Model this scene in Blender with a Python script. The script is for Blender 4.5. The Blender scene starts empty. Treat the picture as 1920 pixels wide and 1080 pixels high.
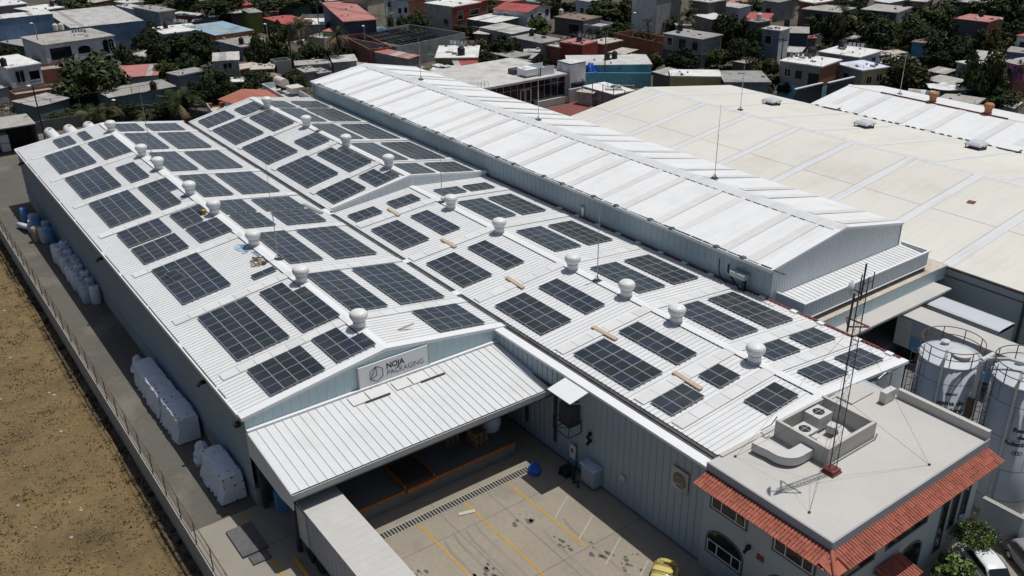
import bpy, math, random
from mathutils import Vector, Matrix

# ------------------------------------------------------------------ camera, sky, sun, exposure
S = bpy.context.scene
COL = S.collection
CAMH = 40.0
FOC = 1713.86                      # focal length in pixels of the 1920 wide photograph
YAW, PITCH, ROLL = 2.51484618, 0.445999280, -0.0135520693
_f = Vector((math.cos(YAW)*math.cos(PITCH), math.sin(YAW)*math.cos(PITCH), -math.sin(PITCH)))
_r = Vector((math.sin(YAW), -math.cos(YAW), 0)); _u = _r.cross(_f)
CR = _r*math.cos(ROLL)+_u*math.sin(ROLL); CU = -_r*math.sin(ROLL)+_u*math.cos(ROLL); CF = _f
cam = bpy.data.cameras.new('camera'); camo = bpy.data.objects.new('camera', cam); COL.objects.link(camo)
cam.sensor_width = 36; cam.lens = FOC/1920*36; cam.clip_start = .5; cam.clip_end = 6000
camo.matrix_world = Matrix(((CR.x, CU.x, -CF.x, 0), (CR.y, CU.y, -CF.y, 0), (CR.z, CU.z, -CF.z, CAMH), (0, 0, 0, 1)))
S.camera = camo

SUN_TO = Vector((.055, .31, 1)).normalized()       # towards the sun
w = bpy.data.worlds.new('World'); S.world = w; w.use_nodes = True
nt = w.node_tree; bg = nt.nodes['Background']
sk = nt.nodes.new('ShaderNodeTexSky'); sk.sky_type = 'NISHITA'; sk.sun_disc = False
sk.sun_elevation = math.asin(SUN_TO.z); sk.sun_rotation = math.atan2(SUN_TO.x, SUN_TO.y)
sk.air_density = 1.0; sk.dust_density = 2.5; sk.ozone_density = 1.0
nt.links.new(sk.outputs[0], bg.inputs[0]); bg.inputs[1].default_value = .068
sun = bpy.data.lights.new('sun', 'SUN'); sun.energy = 3.9; sun.angle = math.radians(.53); sun.color = (1, .982, .952)
suno = bpy.data.objects.new('sun', sun); COL.objects.link(suno)
suno.rotation_euler = (-SUN_TO).to_track_quat('-Z', 'Y').to_euler()
S.view_settings.view_transform = 'Standard'; S.view_settings.look = 'None'
S.view_settings.exposure = -.26; S.view_settings.gamma = 1; S.view_settings.use_curve_mapping = False
S.cycles.max_bounces = 6; S.cycles.diffuse_bounces = 3; S.cycles.glossy_bounces = 3
S.cycles.transparent_max_bounces = 12

# ------------------------------------------------------------------ helpers
rnd = random.Random(7)
def ray(px, py): return CF+CR*((px-960)/FOC)-CU*((py-540)/FOC)
EYE = Vector((0, 0, CAMH))
def G(px, py, z=0.0):                                # the place at height z that is seen at a photograph pixel
    d = ray(px, py); return EYE+d*((z-CAMH)/d.z)
def GX(px, py, x): d = ray(px, py); return EYE+d*(x/d.x)
def GY(px, py, y): d = ray(px, py); return EYE+d*(y/d.y)
def GS(px, py, y0, z0, s):                           # on the plane z = z0 + s (y - y0)
    d = ray(px, py); return EYE+d*((z0-s*y0-CAMH)/(d.z-s*d.y))
def HT(p, px, py):                                   # height above ground point p of what is seen at a pixel over it
    d = ray(px, py); return CAMH+d.z*math.hypot(p.x, p.y)/math.hypot(d.x, d.y)
def V(*a): return Vector(a)

class MB:
    def __init__(s): s.v = []; s.f = []; s.m = []
    def add(s, vs, fs, mi=0):
        b = len(s.v); s.v += [tuple(q) for q in vs]; s.f += [tuple(b+i for i in f) for f in fs]; s.m += [mi]*len(fs)
    def hexa(s, c, mi=0):                            # 8 corners: bottom 4, top 4 in the same turning sense
        s.add(c, [(3, 2, 1, 0), (4, 5, 6, 7), (0, 1, 5, 4), (1, 2, 6, 5), (2, 3, 7, 6), (3, 0, 4, 7)], mi)
    def box(s, x0, x1, y0, y1, z0, z1, mi=0):
        s.hexa([(x0, y0, z0), (x1, y0, z0), (x1, y1, z0), (x0, y1, z0), (x0, y0, z1), (x1, y0, z1), (x1, y1, z1), (x0, y1, z1)], mi)
    def obox(s, o, a, b, c, mi=0):                   # origin corner and three edge vectors
        o = Vector(o); a = Vector(a); b = Vector(b); c = Vector(c)
        s.hexa([o, o+a, o+a+b, o+b, o+c, o+a+c, o+a+b+c, o+b+c], mi)
    def quad(s, a, b, c, d, mi=0): s.add([a, b, c, d], [(0, 1, 2, 3)], mi)
    def tube(s, p0, p1, r0, r1=None, n=6, mi=0, caps=True):
        p0 = Vector(p0); p1 = Vector(p1); r1 = r0 if r1 is None else r1
        d = (p1-p0).normalized(); a = d.orthogonal().normalized(); b = d.cross(a)
        vs = []
        for p, r in ((p0, r0), (p1, r1)):
            for i in range(n):
                t = 2*math.pi*i/n; vs.append(p+a*(r*math.cos(t))+b*(r*math.sin(t)))
        fs = [(i, (i+1) % n, n+(i+1) % n, n+i) for i in range(n)]
        if caps: fs += [tuple(range(n-1, -1, -1)), tuple(range(n, 2*n))]
        s.add(vs, fs, mi)
    def path(s, pts, r, n=6, mi=0):
        for a, b in zip(pts[:-1], pts[1:]): s.tube(a, b, r, n=n, mi=mi)
    def lathe(s, c, prof, n=16, mi=0, fins=0, depth=0):
        vs = []; c = Vector(c)
        for r, z in prof:
            for i in range(n):
                t = 2*math.pi*i/n; q = r-(depth if fins and i % 2 and r > .05 else 0)
                vs.append(c+V(q*math.cos(t), q*math.sin(t), z))
        fs = []
        for k in range(len(prof)-1):
            for i in range(n): fs.append((k*n+i, k*n+(i+1) % n, (k+1)*n+(i+1) % n, (k+1)*n+i))
        fs.append(tuple(range((len(prof)-1)*n, len(prof)*n)))
        s.add(vs, fs, mi)
    def prism(s, pts, d, mi=0):                      # polygon pushed along d
        n = len(pts); d = Vector(d); p = [Vector(q) for q in pts]
        s.add(p+[q+d for q in p], [tuple(range(n-1, -1, -1)), tuple(range(n, 2*n))]+[(i, (i+1) % n, n+(i+1) % n, n+i) for i in range(n)], mi)
    def ribbed(s, O, U, Vv, N, pitch, rw, rh, mi=0, mr=None):   # sheet with trapezoid ribs running along Vv
        O = Vector(O); U = Vector(U); Vv = Vector(Vv); N = Vector(N).normalized(); L = U.length; u = U/L
        n = max(1, round(L/pitch)); p = L/n; prof = []
        for i in range(n):
            a = i*p; prof += [(a, 0), (a+p-rw, 0), (a+p-rw*.7, rh), (a+p-rw*.3, rh)]
        prof.append((L, 0)); mr = mi if mr is None else mr
        vs = [O+u*a+N*h for a, h in prof]+[O+u*a+N*h+Vv for a, h in prof]; k = len(prof)
        for i in range(k-1): s.f.append((len(s.v)+i, len(s.v)+i+1, len(s.v)+k+i+1, len(s.v)+k+i)); s.m.append(mi if i % 4 == 0 else mr)
        s.v += [tuple(q) for q in vs]
    def build(s, name, mats, parent=None, smooth=False, local=False):
        off = V(0, 0, 0) if (local or parent is None) else WL.get(parent.name, V(0, 0, 0))
        if parent is None and not local:             # a thing that is one mesh: its origin at its base centre
            xs = [q[0] for q in s.v]; ys = [q[1] for q in s.v]; zs = [q[2] for q in s.v]
            off = V((min(xs)+max(xs))/2, (min(ys)+max(ys))/2, min(zs))
        me = bpy.data.meshes.new(name)
        me.from_pydata([(q[0]-off.x, q[1]-off.y, q[2]-off.z) for q in s.v], [], s.f)
        for m in (mats if isinstance(mats, (list, tuple)) else [mats]): me.materials.append(m)
        me.polygons.foreach_set('material_index', s.m)
        if smooth: me.polygons.foreach_set('use_smooth', [True]*len(s.f))
        me.update()
        o = bpy.data.objects.new(name, me); COL.objects.link(o)
        if parent is not None: o.parent = parent; WL[o.name] = off
        else:
            if not local: o.location = off
            WL[o.name] = off
        return o
WL = {}
def tag(o, label=None, cat=None, group=None, kind=None):
    if label: o['label'] = label
    if cat: o['category'] = cat
    if group: o['group'] = group
    if kind: o['kind'] = kind
    return o
def thing(name, label, cat, loc=(0, 0, 0), rz=0, group=None):
    o = bpy.data.objects.new(name, None); COL.objects.link(o); o.location = loc; o.rotation_euler.z = rz
    o.empty_display_size = .3; WL[o.name] = Vector(loc)
    return tag(o, label, cat, group)
def dup(o, parent=None):
    c = o.copy(); COL.objects.link(c); WL[c.name] = WL.get(o.name, V(0, 0, 0))
    if parent is not None: c.parent = parent
    for ch in o.children: dup(ch, c)
    return c
def inst(name, me, parent, loc=(0, 0, 0), rot=None):  # one more child that shares a mesh
    o = bpy.data.objects.new(name, me); COL.objects.link(o); o.parent = parent; o.location = loc
    if rot: o.rotation_euler = rot
    return o
def struct(mb, name, m, label=None, kind='structure'):
    o = mb.build(name, m); o['kind'] = kind
    if label: o['label'] = label
    return o

# ------------------------------------------------------------------ materials
def mat(name, col, rough=.75, var=.12, scale=.6, metal=0.0, bump=0.0, fine=9.0, spec=.35, col2=None, obj=0.0, stain=None, stain_amt=.5, stain_scale=.12, contrast=1.0, streak=0):
    m = bpy.data.materials.new(name); m.use_nodes = True; t = m.node_tree; N = t.nodes; L = t.links
    b = N['Principled BSDF']; b.inputs['Roughness'].default_value = rough; b.inputs['Metallic'].default_value = metal
    b.inputs['Specular IOR Level'].default_value = spec
    g = N.new('ShaderNodeNewGeometry')
    n1 = N.new('ShaderNodeTexNoise'); n1.inputs['Scale'].default_value = scale; n1.inputs['Detail'].default_value = 6; n1.inputs['Roughness'].default_value = .65
    L.new(g.outputs['Position'], n1.inputs['Vector'])
    rmp = N.new('ShaderNodeValToRGB'); c2 = col2 or tuple(min(1, c*(1+var)) for c in col); c1 = tuple(c*(1-var) for c in col) if col2 is None else col
    rmp.color_ramp.elements[0].position = .5-.22/contrast; rmp.color_ramp.elements[1].position = .5+.22/contrast
    rmp.color_ramp.elements[0].color = (*c1, 1); rmp.color_ramp.elements[1].color = (*c2, 1)
    L.new(n1.outputs['Fac'], rmp.inputs[0]); out = rmp.outputs[0]
    n2 = N.new('ShaderNodeTexNoise'); n2.inputs['Scale'].default_value = fine; n2.inputs['Detail'].default_value = 3
    L.new(g.outputs['Position'], n2.inputs['Vector'])
    mx = N.new('ShaderNodeMix'); mx.data_type = 'RGBA'; mx.blend_type = 'MULTIPLY'; mx.inputs[0].default_value = min(1, var*3)
    r2 = N.new('ShaderNodeValToRGB'); r2.color_ramp.elements[0].color = (.72, .72, .72, 1); r2.color_ramp.elements[1].color = (1.12, 1.12, 1.12, 1)
    r2.color_ramp.elements[0].position = .3; r2.color_ramp.elements[1].position = .7
    L.new(n2.outputs['Fac'], r2.inputs[0]); L.new(out, mx.inputs[6]); L.new(r2.outputs[0], mx.inputs[7]); out = mx.outputs[2]
    if stain:
        n3 = N.new('ShaderNodeTexNoise'); n3.inputs['Scale'].default_value = stain_scale; n3.inputs['Detail'].default_value = 8; n3.inputs['Roughness'].default_value = .7
        L.new(g.outputs['Position'], n3.inputs['Vector'])
        r3 = N.new('ShaderNodeValToRGB'); r3.color_ramp.elements[0].position = .52; r3.color_ramp.elements[1].position = .68
        r3.color_ramp.elements[0].color = (0, 0, 0, 1); r3.color_ramp.elements[1].color = (stain_amt,)*3+(1,)
        L.new(n3.outputs['Fac'], r3.inputs[0])
        m3 = N.new('ShaderNodeMix'); m3.data_type = 'RGBA'; m3.inputs[7].default_value = (*stain, 1)
        L.new(r3.outputs[0], m3.inputs[0]); L.new(out, m3.inputs[6]); out = m3.outputs[2]
    if streak:                                       # dirt washed down the slope (along y)
        mp = N.new('ShaderNodeMapping'); mp.inputs['Scale'].default_value = (2.6, .13, .13); L.new(g.outputs['Position'], mp.inputs['Vector'])
        n4 = N.new('ShaderNodeTexNoise'); n4.inputs['Scale'].default_value = 1; n4.inputs['Detail'].default_value = 5; L.new(mp.outputs[0], n4.inputs['Vector'])
        r4 = N.new('ShaderNodeMapRange'); r4.inputs[1].default_value = .42; r4.inputs[2].default_value = .72; r4.inputs[3].default_value = 1; r4.inputs[4].default_value = 1-streak; L.new(n4.outputs[0], r4.inputs[0])
        m6 = N.new('ShaderNodeVectorMath'); m6.operation = 'SCALE'; L.new(out, m6.inputs[0]); L.new(r4.outputs[0], m6.inputs['Scale']); out = m6.outputs[0]
    if obj:
        oi = N.new('ShaderNodeObjectInfo'); mr = N.new('ShaderNodeMapRange'); mr.inputs[3].default_value = 1-obj; mr.inputs[4].default_value = 1+obj
        L.new(oi.outputs['Random'], mr.inputs[0]); m4 = N.new('ShaderNodeVectorMath'); m4.operation = 'SCALE'
        L.new(out, m4.inputs[0]); L.new(mr.outputs[0], m4.inputs['Scale']); out = m4.outputs[0]
    L.new(out, b.inputs['Base Color'])
    if bump:
        bp = N.new('ShaderNodeBump'); bp.inputs['Strength'].default_value = bump; bp.inputs['Distance'].default_value = .05
        L.new(n2.outputs['Fac'], bp.inputs['Height']); L.new(bp.outputs[0], b.inputs['Normal'])
    return m

M = {}
def D(name, *a, **k): M[name] = mat(name, *a, **k); return M[name]
D('roof_white', (.72, .725, .72), .45, .035, .25, stain=(.54, .535, .51), stain_amt=.40, stain_scale=.3, streak=.09)
D('canopy_white', (.66, .665, .66), .45, .04, .3, stain=(.54, .535, .51), stain_amt=.4, stain_scale=.35)
D('roof_rib', (.62, .625, .62), .5, .04, .25)
D('roof_high', (.75, .755, .75), .5, .03, .2, stain=(.58, .58, .555), stain_amt=.4, stain_scale=.3, streak=.06)
D('roof_cream', (.665, .645, .575), .6, .05, .08, stain=(.57, .535, .47), stain_amt=.75, stain_scale=.09, streak=.06)
D('roof_strip', (.665, .67, .665), .55, .05, .3, streak=.12)
D('skylight', (.67, .67, .655), .4, .05, .5, obj=.05)
D('skylight_band', (.675, .67, .645), .45, .06, .5, obj=.05)
D('trim', (.74, .75, .75), .5, .04, .5)
D('trim_grey', (.42, .44, .44), .5, .08, .6)
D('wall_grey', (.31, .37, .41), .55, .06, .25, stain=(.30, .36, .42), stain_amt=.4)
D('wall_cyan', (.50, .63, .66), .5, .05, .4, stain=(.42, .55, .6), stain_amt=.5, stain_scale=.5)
D('wall_teal', (.36, .45, .485), .55, .07, .3, stain=(.27, .34, .37), stain_amt=.45, stain_scale=.4)
D('wall_pale', (.62, .66, .68), .5, .04, .4)
D('rail_blue', (.10, .29, .47), .5, .1, .5)
D('concrete', (.34, .33, .30), .9, .12, .3, bump=.15, stain=(.22, .21, .19), stain_amt=.5, stain_scale=.25)
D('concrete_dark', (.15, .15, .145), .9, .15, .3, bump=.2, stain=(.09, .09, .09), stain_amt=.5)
D('yard', (.29, .255, .20), .9, .10, .22, bump=.15, stain=(.20, .18, .155), stain_amt=.6, stain_scale=.35, fine=4)
D('lane', (.115, .106, .09), .92, .14, .2, bump=.2, stain=(.24, .21, .17), stain_amt=.5, stain_scale=.15, fine=4)
D('pavement', (.28, .255, .21), .9, .1, .3, bump=.1, stain=(.26, .24, .2), stain_amt=.4, stain_scale=.3)
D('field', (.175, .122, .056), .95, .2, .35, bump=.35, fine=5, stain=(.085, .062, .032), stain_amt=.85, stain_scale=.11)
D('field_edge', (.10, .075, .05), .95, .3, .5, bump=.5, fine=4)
D('straw', (.27, .195, .085), .9, .3, .4, obj=0)
D('straw_dark', (.125, .093, .047), .9, .3, .4)
D('ground', (.095, .078, .06), .95, .3, .07, bump=.3, stain=(.10, .10, .085), stain_amt=.8, stain_scale=.05, fine=1.5, contrast=1.5)
D('yellow', (.46, .26, .025), .7, .12, 1.5, stain=(.38, .32, .2), stain_amt=.6, stain_scale=1.2)
D('white_line', (.40, .355, .29), .8, .15, 1.5, stain=(.40, .355, .285), stain_amt=.9, stain_scale=1.3)
D('orange', (.34, .11, .025), .65, .15, 1)
D('black', (.018, .018, .02), .6, .2, 1)
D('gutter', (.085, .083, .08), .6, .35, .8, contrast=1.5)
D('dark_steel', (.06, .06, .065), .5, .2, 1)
D('steel', (.45, .46, .47), .35, .1, 1, metal=.7)
D('alu', (.40, .41, .415), .4, .04, 1, metal=.3)
D('red_steel', (.20, .05, .042), .6, .25, .7)
D('plank', (.50, .39, .285), .8, .12, 1.5, bump=.2)
D('paint_blue', (.40, .54, .65), .5, .2, 2.5)
D('rust', (.125, .085, .06), .75, .3, 2)
D('vent', (.72, .72, .70), .42, .03, 1.5, stain=(.5, .49, .46), stain_amt=.25, stain_scale=1.2)
D('vent_base', (.50, .51, .51), .5, .1, 1)
D('vent_dark', (.22, .24, .25), .6, .1, 1)
D('vent_rust', (.44, .17, .085), .7, .2, 1.5)
D('sign', (.78, .785, .785), .4, .02, .5)
D('letter', (.035, .05, .065), .5, .05, 1)
D('truck_white', (.50, .49, .46), .5, .06, .5, stain=(.55, .53, .49), stain_amt=.5, stain_scale=.5)
D('truck_side', (.36, .38, .43), .5, .06, .5)
D('office_wall', (.36, .41, .43), .8, .05, .4, bump=.05)
D('office_roof', (.50, .485, .45), .8, .06, .25, stain=(.5, .48, .44), stain_amt=.5, stain_scale=.5)
D('duct', (.56, .55, .53), .6, .05, 1)
D('window_trim', (.085, .11, .12), .7, .08, 1)
D('glass', (.012, .016, .021), .10, .1, 1, spec=.35)
D('white_frame', (.62, .64, .64), .5, .04, 1)
D('tile', (.36, .115, .075), .8, .18, 1.4, obj=.16)
D('tile_roof', (.50, .19, .13), .8, .15, .7, obj=.12)
D('silo', (.52, .545, .58), .42, .05, .4, stain=(.52, .54, .56), stain_amt=.35, stain_scale=.4)
D('silo_seam', (.16, .18, .2), .5, .1, 1)
D('rubber', (.02, .02, .02), .8, .1, 1)
D('car_yellow', (.62, .50, .16), .3, .04, 1, spec=.5)
D('car_red', (.30, .02, .025), .3, .05, 1, spec=.5)
D('car_white', (.70, .71, .72), .3, .03, 1, spec=.5)
D('car_grey', (.24, .25, .27), .3, .03, 1, spec=.5)
D('lamp_red', (.7, .03, .04), .3, .02, 1)
D('blue_tarp', (.02, .10, .52), .45, .25, 1.5)
D('tarp_white', (.62, .67, .73), .5, .08, 1.2, bump=.2)
D('roll_wrap', (.42, .50, .58), .35, .12, 1.5)
D('roll_core', (.36, .27, .17), .8, .1, 1)
D('roll_blue', (.08, .20, .42), .45, .15, 1)
D('pallet', (.26, .18, .10), .85, .2, 2)
D('terracotta', (.20, .07, .058), .9, .15, .4)
D('leaf_a', (.042, .056, .022), .9, .35, .8, obj=.4, spec=.12)
D('leaf_b', (.024, .034, .016), .9, .35, .8, obj=.4, spec=.12)
D('leaf_c', (.080, .098, .034), .9, .3, .8, obj=.35, spec=.12)
D('leaf_y', (.125, .108, .045), .9, .3, .8, obj=.3, spec=.12)
D('leaf_lime', (.12, .20, .04), .6, .3, .8)
D('bark', (.13, .10, .075), .9, .25, 1.5)
D('frond_dry', (.22, .16, .08), .85, .25, 1)
D('tank_black', (.016, .017, .019), .45, .2, 2)
D('tank_cream', (.62, .58, .50), .5, .06, 2)
D('lpg', (.74, .74, .72), .4, .04, 1)
D('pot', (.28, .07, .045), .7, .1, 1)
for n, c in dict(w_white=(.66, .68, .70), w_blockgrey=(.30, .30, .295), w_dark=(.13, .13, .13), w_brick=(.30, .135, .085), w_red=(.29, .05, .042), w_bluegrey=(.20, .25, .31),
                 w_teal=(.12, .19, .19), w_cyan=(.20, .54, .62), w_yellow=(.46, .40, .17), w_cream=(.56, .50, .36), w_beige=(.50, .46, .40), w_pink=(.48, .13, .34), w_blue=(.16, .26, .40),
                 w_salmon=(.50, .24, .17), w_green=(.10, .16, .12), w_navy=(.065, .085, .13), w_olive=(.34, .30, .13), w_lightblue=(.54, .63, .72), w_lavender=(.46, .46, .52), w_orange=(.55, .27, .12),
                 w_greenpaint=(.02, .12, .07), w_lime=(.20, .27, .06), w_bluewall=(.10, .28, .48), w_mintblock=(.24, .29, .27)).items():
    D(n, tuple(q*.9 for q in c), .9, .2, .5, bump=.15, stain=tuple(q*.4+.02 for q in c), stain_amt=.75, stain_scale=.35, fine=3)
for n, c in dict(r_white=(.74, .735, .71), r_grey=(.33, .32, .30), r_dark=(.17, .17, .17), r_lav=(.66, .69, .78), r_red=(.40, .10, .09), r_rose=(.46, .20, .18), r_blue=(.36, .50, .58), r_brown=(.24, .17, .13),
                 r_tin=(.50, .48, .45), r_asb=(.40, .38, .35), r_sand=(.55, .49, .41), r_pale=(.56, .55, .52)).items():
    D(n, tuple(q*.93 for q in c), .88, .16, .5, bump=.15, stain=tuple(q*.45 for q in c), stain_amt=.8, stain_scale=.22, fine=2.5)

# solar glass: dark cells, fine bus bars along the panel, one line across its middle (flat print of the panel)
def solar_mat():
    m = bpy.data.materials.new('solar_glass'); m.use_nodes = True; t = m.node_tree; N = t.nodes; L = t.links; b = N['Principled BSDF']
    tc = N.new('ShaderNodeTexCoord'); sp = N.new('ShaderNodeSeparateXYZ'); L.new(tc.outputs['Object'], sp.inputs[0])
    def mth(op, a, c=None):
        q = N.new('ShaderNodeMath'); q.operation = op
        for i, z in ((0, a), (1, c)):
            if z is None: continue
            if isinstance(z, (int, float)): q.inputs[i].default_value = z
            else: L.new(z, q.inputs[i])
        return q.outputs[0]
    fr = mth('ABSOLUTE', mth('SUBTRACT', mth('FRACT', mth('ADD', mth('MULTIPLY', sp.outputs[1], 6.3), .5)), .5))
    bars = mth('LESS_THAN', fr, .085); mid = mth('LESS_THAN', mth('ABSOLUTE', sp.outputs[0]), .022)
    oi = N.new('ShaderNodeObjectInfo'); rp = N.new('ShaderNodeValToRGB'); e = rp.color_ramp.elements
    e[0].color = (.006, .008, .010, 1); e[1].color = (.014, .019, .034, 1); e[1].position = .9
    q = e.new(.45); q.color = (.012, .018, .017, 1)
    L.new(oi.outputs['Random'], rp.inputs[0])
    m1 = N.new('ShaderNodeMix'); m1.data_type = 'RGBA'; m1.inputs[7].default_value = (.055, .062, .062, 1); L.new(bars, m1.inputs[0]); L.new(rp.outputs[0], m1.inputs[6])
    m2 = N.new('ShaderNodeMix'); m2.data_type = 'RGBA'; m2.inputs[7].default_value = (.21, .22, .22, 1); L.new(mid, m2.inputs[0]); L.new(m1.outputs[2], m2.inputs[6])
    g = N.new('ShaderNodeNewGeometry'); n = N.new('ShaderNodeTexNoise'); n.inputs['Scale'].default_value = .5; n.inputs['Detail'].default_value = 4
    L.new(g.outputs['Position'], n.inputs['Vector'])
    r = N.new('ShaderNodeMapRange'); r.inputs[3].default_value = .05; r.inputs[4].default_value = .16; L.new(n.outputs[0], r.inputs[0]); L.new(r.outputs[0], b.inputs['Roughness'])
    n5 = N.new('ShaderNodeTexNoise'); n5.inputs['Scale'].default_value = .35; n5.inputs['Detail'].default_value = 5; L.new(g.outputs['Position'], n5.inputs['Vector'])
    d1 = N.new('ShaderNodeMapRange'); d1.inputs[1].default_value = .4; d1.inputs[2].default_value = .75; d1.inputs[3].default_value = .01; d1.inputs[4].default_value = .13; L.new(n5.outputs[0], d1.inputs[0])
    m7 = N.new('ShaderNodeMix'); m7.data_type = 'RGBA'; m7.inputs[7].default_value = (.20, .20, .19, 1); L.new(d1.outputs[0], m7.inputs[0]); L.new(m2.outputs[2], m7.inputs[6]); m2 = m7
    b.inputs['Sheen Weight'].default_value = .7; b.inputs['Sheen Roughness'].default_value = .3
    L.new(m2.outputs[2], b.inputs['Base Color']); b.inputs['Specular IOR Level'].default_value = 1.0
    return m
M['solar'] = solar_mat()
def dot_mat():                                       # white film with a printed grid of small dark dots
    m = M['tarp_white'].copy(); m.name = 'film_dotted'; t = m.node_tree; N = t.nodes; L = t.links; b = N['Principled BSDF']
    g = N.new('ShaderNodeNewGeometry'); v = N.new('ShaderNodeTexVoronoi'); v.inputs['Scale'].default_value = 1.5; v.inputs['Randomness'].default_value = .25
    L.new(g.outputs['Position'], v.inputs['Vector']); c = N.new('ShaderNodeMath'); c.operation = 'LESS_THAN'; c.inputs[1].default_value = .12
    L.new(v.outputs['Distance'], c.inputs[0]); x = N.new('ShaderNodeMix'); x.data_type = 'RGBA'; x.inputs[7].default_value = (.05, .06, .1, 1)
    src = b.inputs['Base Color'].links[0].from_socket; L.new(src, x.inputs[6]); L.new(c.outputs[0], x.inputs[0]); L.new(x.outputs[2], b.inputs['Base Color'])
    return m
M['film'] = dot_mat()
def text_mesh(txt, size, off=0.0, space=1.0):        # flat lettering as a mesh in the xy plane, baseline at 0
    cu = bpy.data.curves.new('lettering', 'FONT'); cu.body = txt; cu.size = size; cu.offset = off; cu.space_character = space; cu.resolution_u = 4
    o = bpy.data.objects.new('lettering', cu); COL.objects.link(o)
    dg = bpy.context.evaluated_depsgraph_get(); me = bpy.data.meshes.new_from_object(o.evaluated_get(dg))
    bpy.data.objects.remove(o); bpy.data.curves.remove(cu)
    vs = [v.co.copy() for v in me.vertices]; fs = [tuple(p.vertices) for p in me.polygons]; bpy.data.meshes.remove(me)
    return vs, fs
# ------------------------------------------------------------------ setting: ground, field, lane, yard
mb = MB(); [mb.quad((a, c, -.06), (b_, c, -.06), (b_, d, -.06), (a, d, -.06)) for a, b_, c, d in ((-1500, 900, 10.3, 1500), (-1500, -174.9, -24.9, 10.3), (-10.1, 900, -24.9, 10.3), (-1500, 900, -1200, -24.9))]; struct(mb, 'ground', M['ground'], 'bare brown ground between the houses and the factory')
FZ = -1.9
mb = MB()                                             # field of dry grass, gently uneven
nx, ny = 60, 22
def fz(x, y): return FZ+.16*math.sin(x*.21)*math.cos(y*.33)+.09*math.sin(x*.7+y*.5)
fx = [-175+i*(165/nx) for i in range(nx+1)]; fy = [-25+j*(34.6/ny) for j in range(ny+1)]
mb.add([(x, y, fz(x, y)*(1 if y < 9 else 1)) for y in fy for x in fx], [(j*(nx+1)+i, j*(nx+1)+i+1, (j+1)*(nx+1)+i+1, (j+1)*(nx+1)+i) for j in range(ny) for i in range(nx)])
struct(mb, 'field', M['field'], 'dry tan grass field beside the fenced lane')
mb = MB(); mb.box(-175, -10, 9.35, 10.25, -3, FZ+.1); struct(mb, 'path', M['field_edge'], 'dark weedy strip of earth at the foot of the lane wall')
# the lot's own base: lane, pavement, yard
mb = MB(); mb.box(-175, -50.7, 10.4, 15.2, -1.2, 0.0); struct(mb, 'lane', M['lane'], 'grey asphalt lane between the fence and the warehouse')
mb = MB(); mb.box(-50.7, -8, 10.4, 14.2, -1.2, .012); struct(mb, 'pavement', M['pavement'], 'pale concrete paving at the end of the lane')
mb = MB(); mb.box(-50.7, 12, 14.2, 56, -1.2, .004); struct(mb, 'yard', M['yard'], 'stained concrete loading yard with painted bays')
mb = MB(); mb.box(-45, 12, 56, 76.2, -1.2, 0); struct(mb, 'yard', M['concrete_dark'], 'dark inner yard between the silos and the cream hall')
mb = MB(); mb.box(-165, -125, 10.4, 46, -.5, -.01); struct(mb, 'yard', M['lane'], 'grey asphalt court behind the warehouse')
mb = MB()
for x in (-46.5, -40.2, -34, -27.8): mb.quad((x, 14.2, .0075), (x+.05, 14.2, .0075), (x+.05, 34.9, .0075), (x, 34.9, .0075))
for y in (19.5, 24.5, 28.3): mb.quad((-44, y, .0078), (-12, y, .0078), (-12, y+.05, .0078), (-44, y+.05, .0078))
for x in (-60, -70, -80, -92): mb.quad((x, 10.5, .004), (x+.05, 10.5, .004), (x+.05, 15, .004), (x, 15, .004))
struct(mb, 'joint_line', M['concrete_dark'], 'thin dark joints between the concrete slabs')
mb = MB()                                             # oil stains and tyre marks of the yard (flat wear)
_oc = [(-38.8, 28.6), (-35.2, 29.2), (-33.2, 30.6), (-36.2, 24.2), (-31.5, 31.4), (-38, 20.5)]
for _k in range(70):
    _c = rnd.choice(_oc); cx, cy, r = rnd.gauss(_c[0], .55), rnd.gauss(_c[1], .3), abs(rnd.gauss(0, .10))+.025
    n = 9; ps = [V(cx+r*rnd.uniform(.5, 1.1)*math.cos(6.283*i/n)*1.5, cy+r*rnd.uniform(.5, 1.1)*math.sin(6.283*i/n), .0105) for i in range(n)]
    mb.add(ps, [tuple(range(n))])
struct(mb, 'oil_stain', M['lane'], 'dark oil stains on the concrete yard', 'stuff')
def line_mark(p, q, wd, m, label, z=.014):
    p = V(*p, z); q = V(*q, z); d = (q-p).normalized(); s = V(-d.y, d.x, 0)*(wd/2); b = MB(); b.quad(p-s, q-s, q+s, p+s)
    o = struct(b, 'road_marking', M[m], label); return o
line_mark((-42.6, 22.81), (-27, 22.9), .14, 'yellow', 'yellow bay line nearest the white semi trailer')
line_mark((-42.4, 26.48), (-28, 26.55), .14, 'yellow', 'middle one of the three long yellow bay lines')
line_mark((-42.3, 30.07), (-34.2, 30.22), .14, 'yellow', 'yellow bay line nearest the seamed facade')
for i, (a, b) in enumerate((((-38.7, 32.5), (-37.45, 30.4)), ((-36.1, 32.5), (-34.9, 30.3)), ((-33.4, 32.5), (-32.1, 30.1)), ((-30.8, 32.5), (-29.6, 30.2)))):
    line_mark(a, b, .10, 'white_line', ['first faded slanted bay stripe counted from the drain', 'second faded slanted bay stripe counted from the drain', 'third faded slanted bay stripe, close to the yellow car', 'fourth faded slanted bay stripe, beside the yellow car'][i])
line_mark((-50.6, 13.78), (-20, 13.4), .16, 'yellow', 'yellow edge line along the pale paving', .03)
mb = MB()
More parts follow.
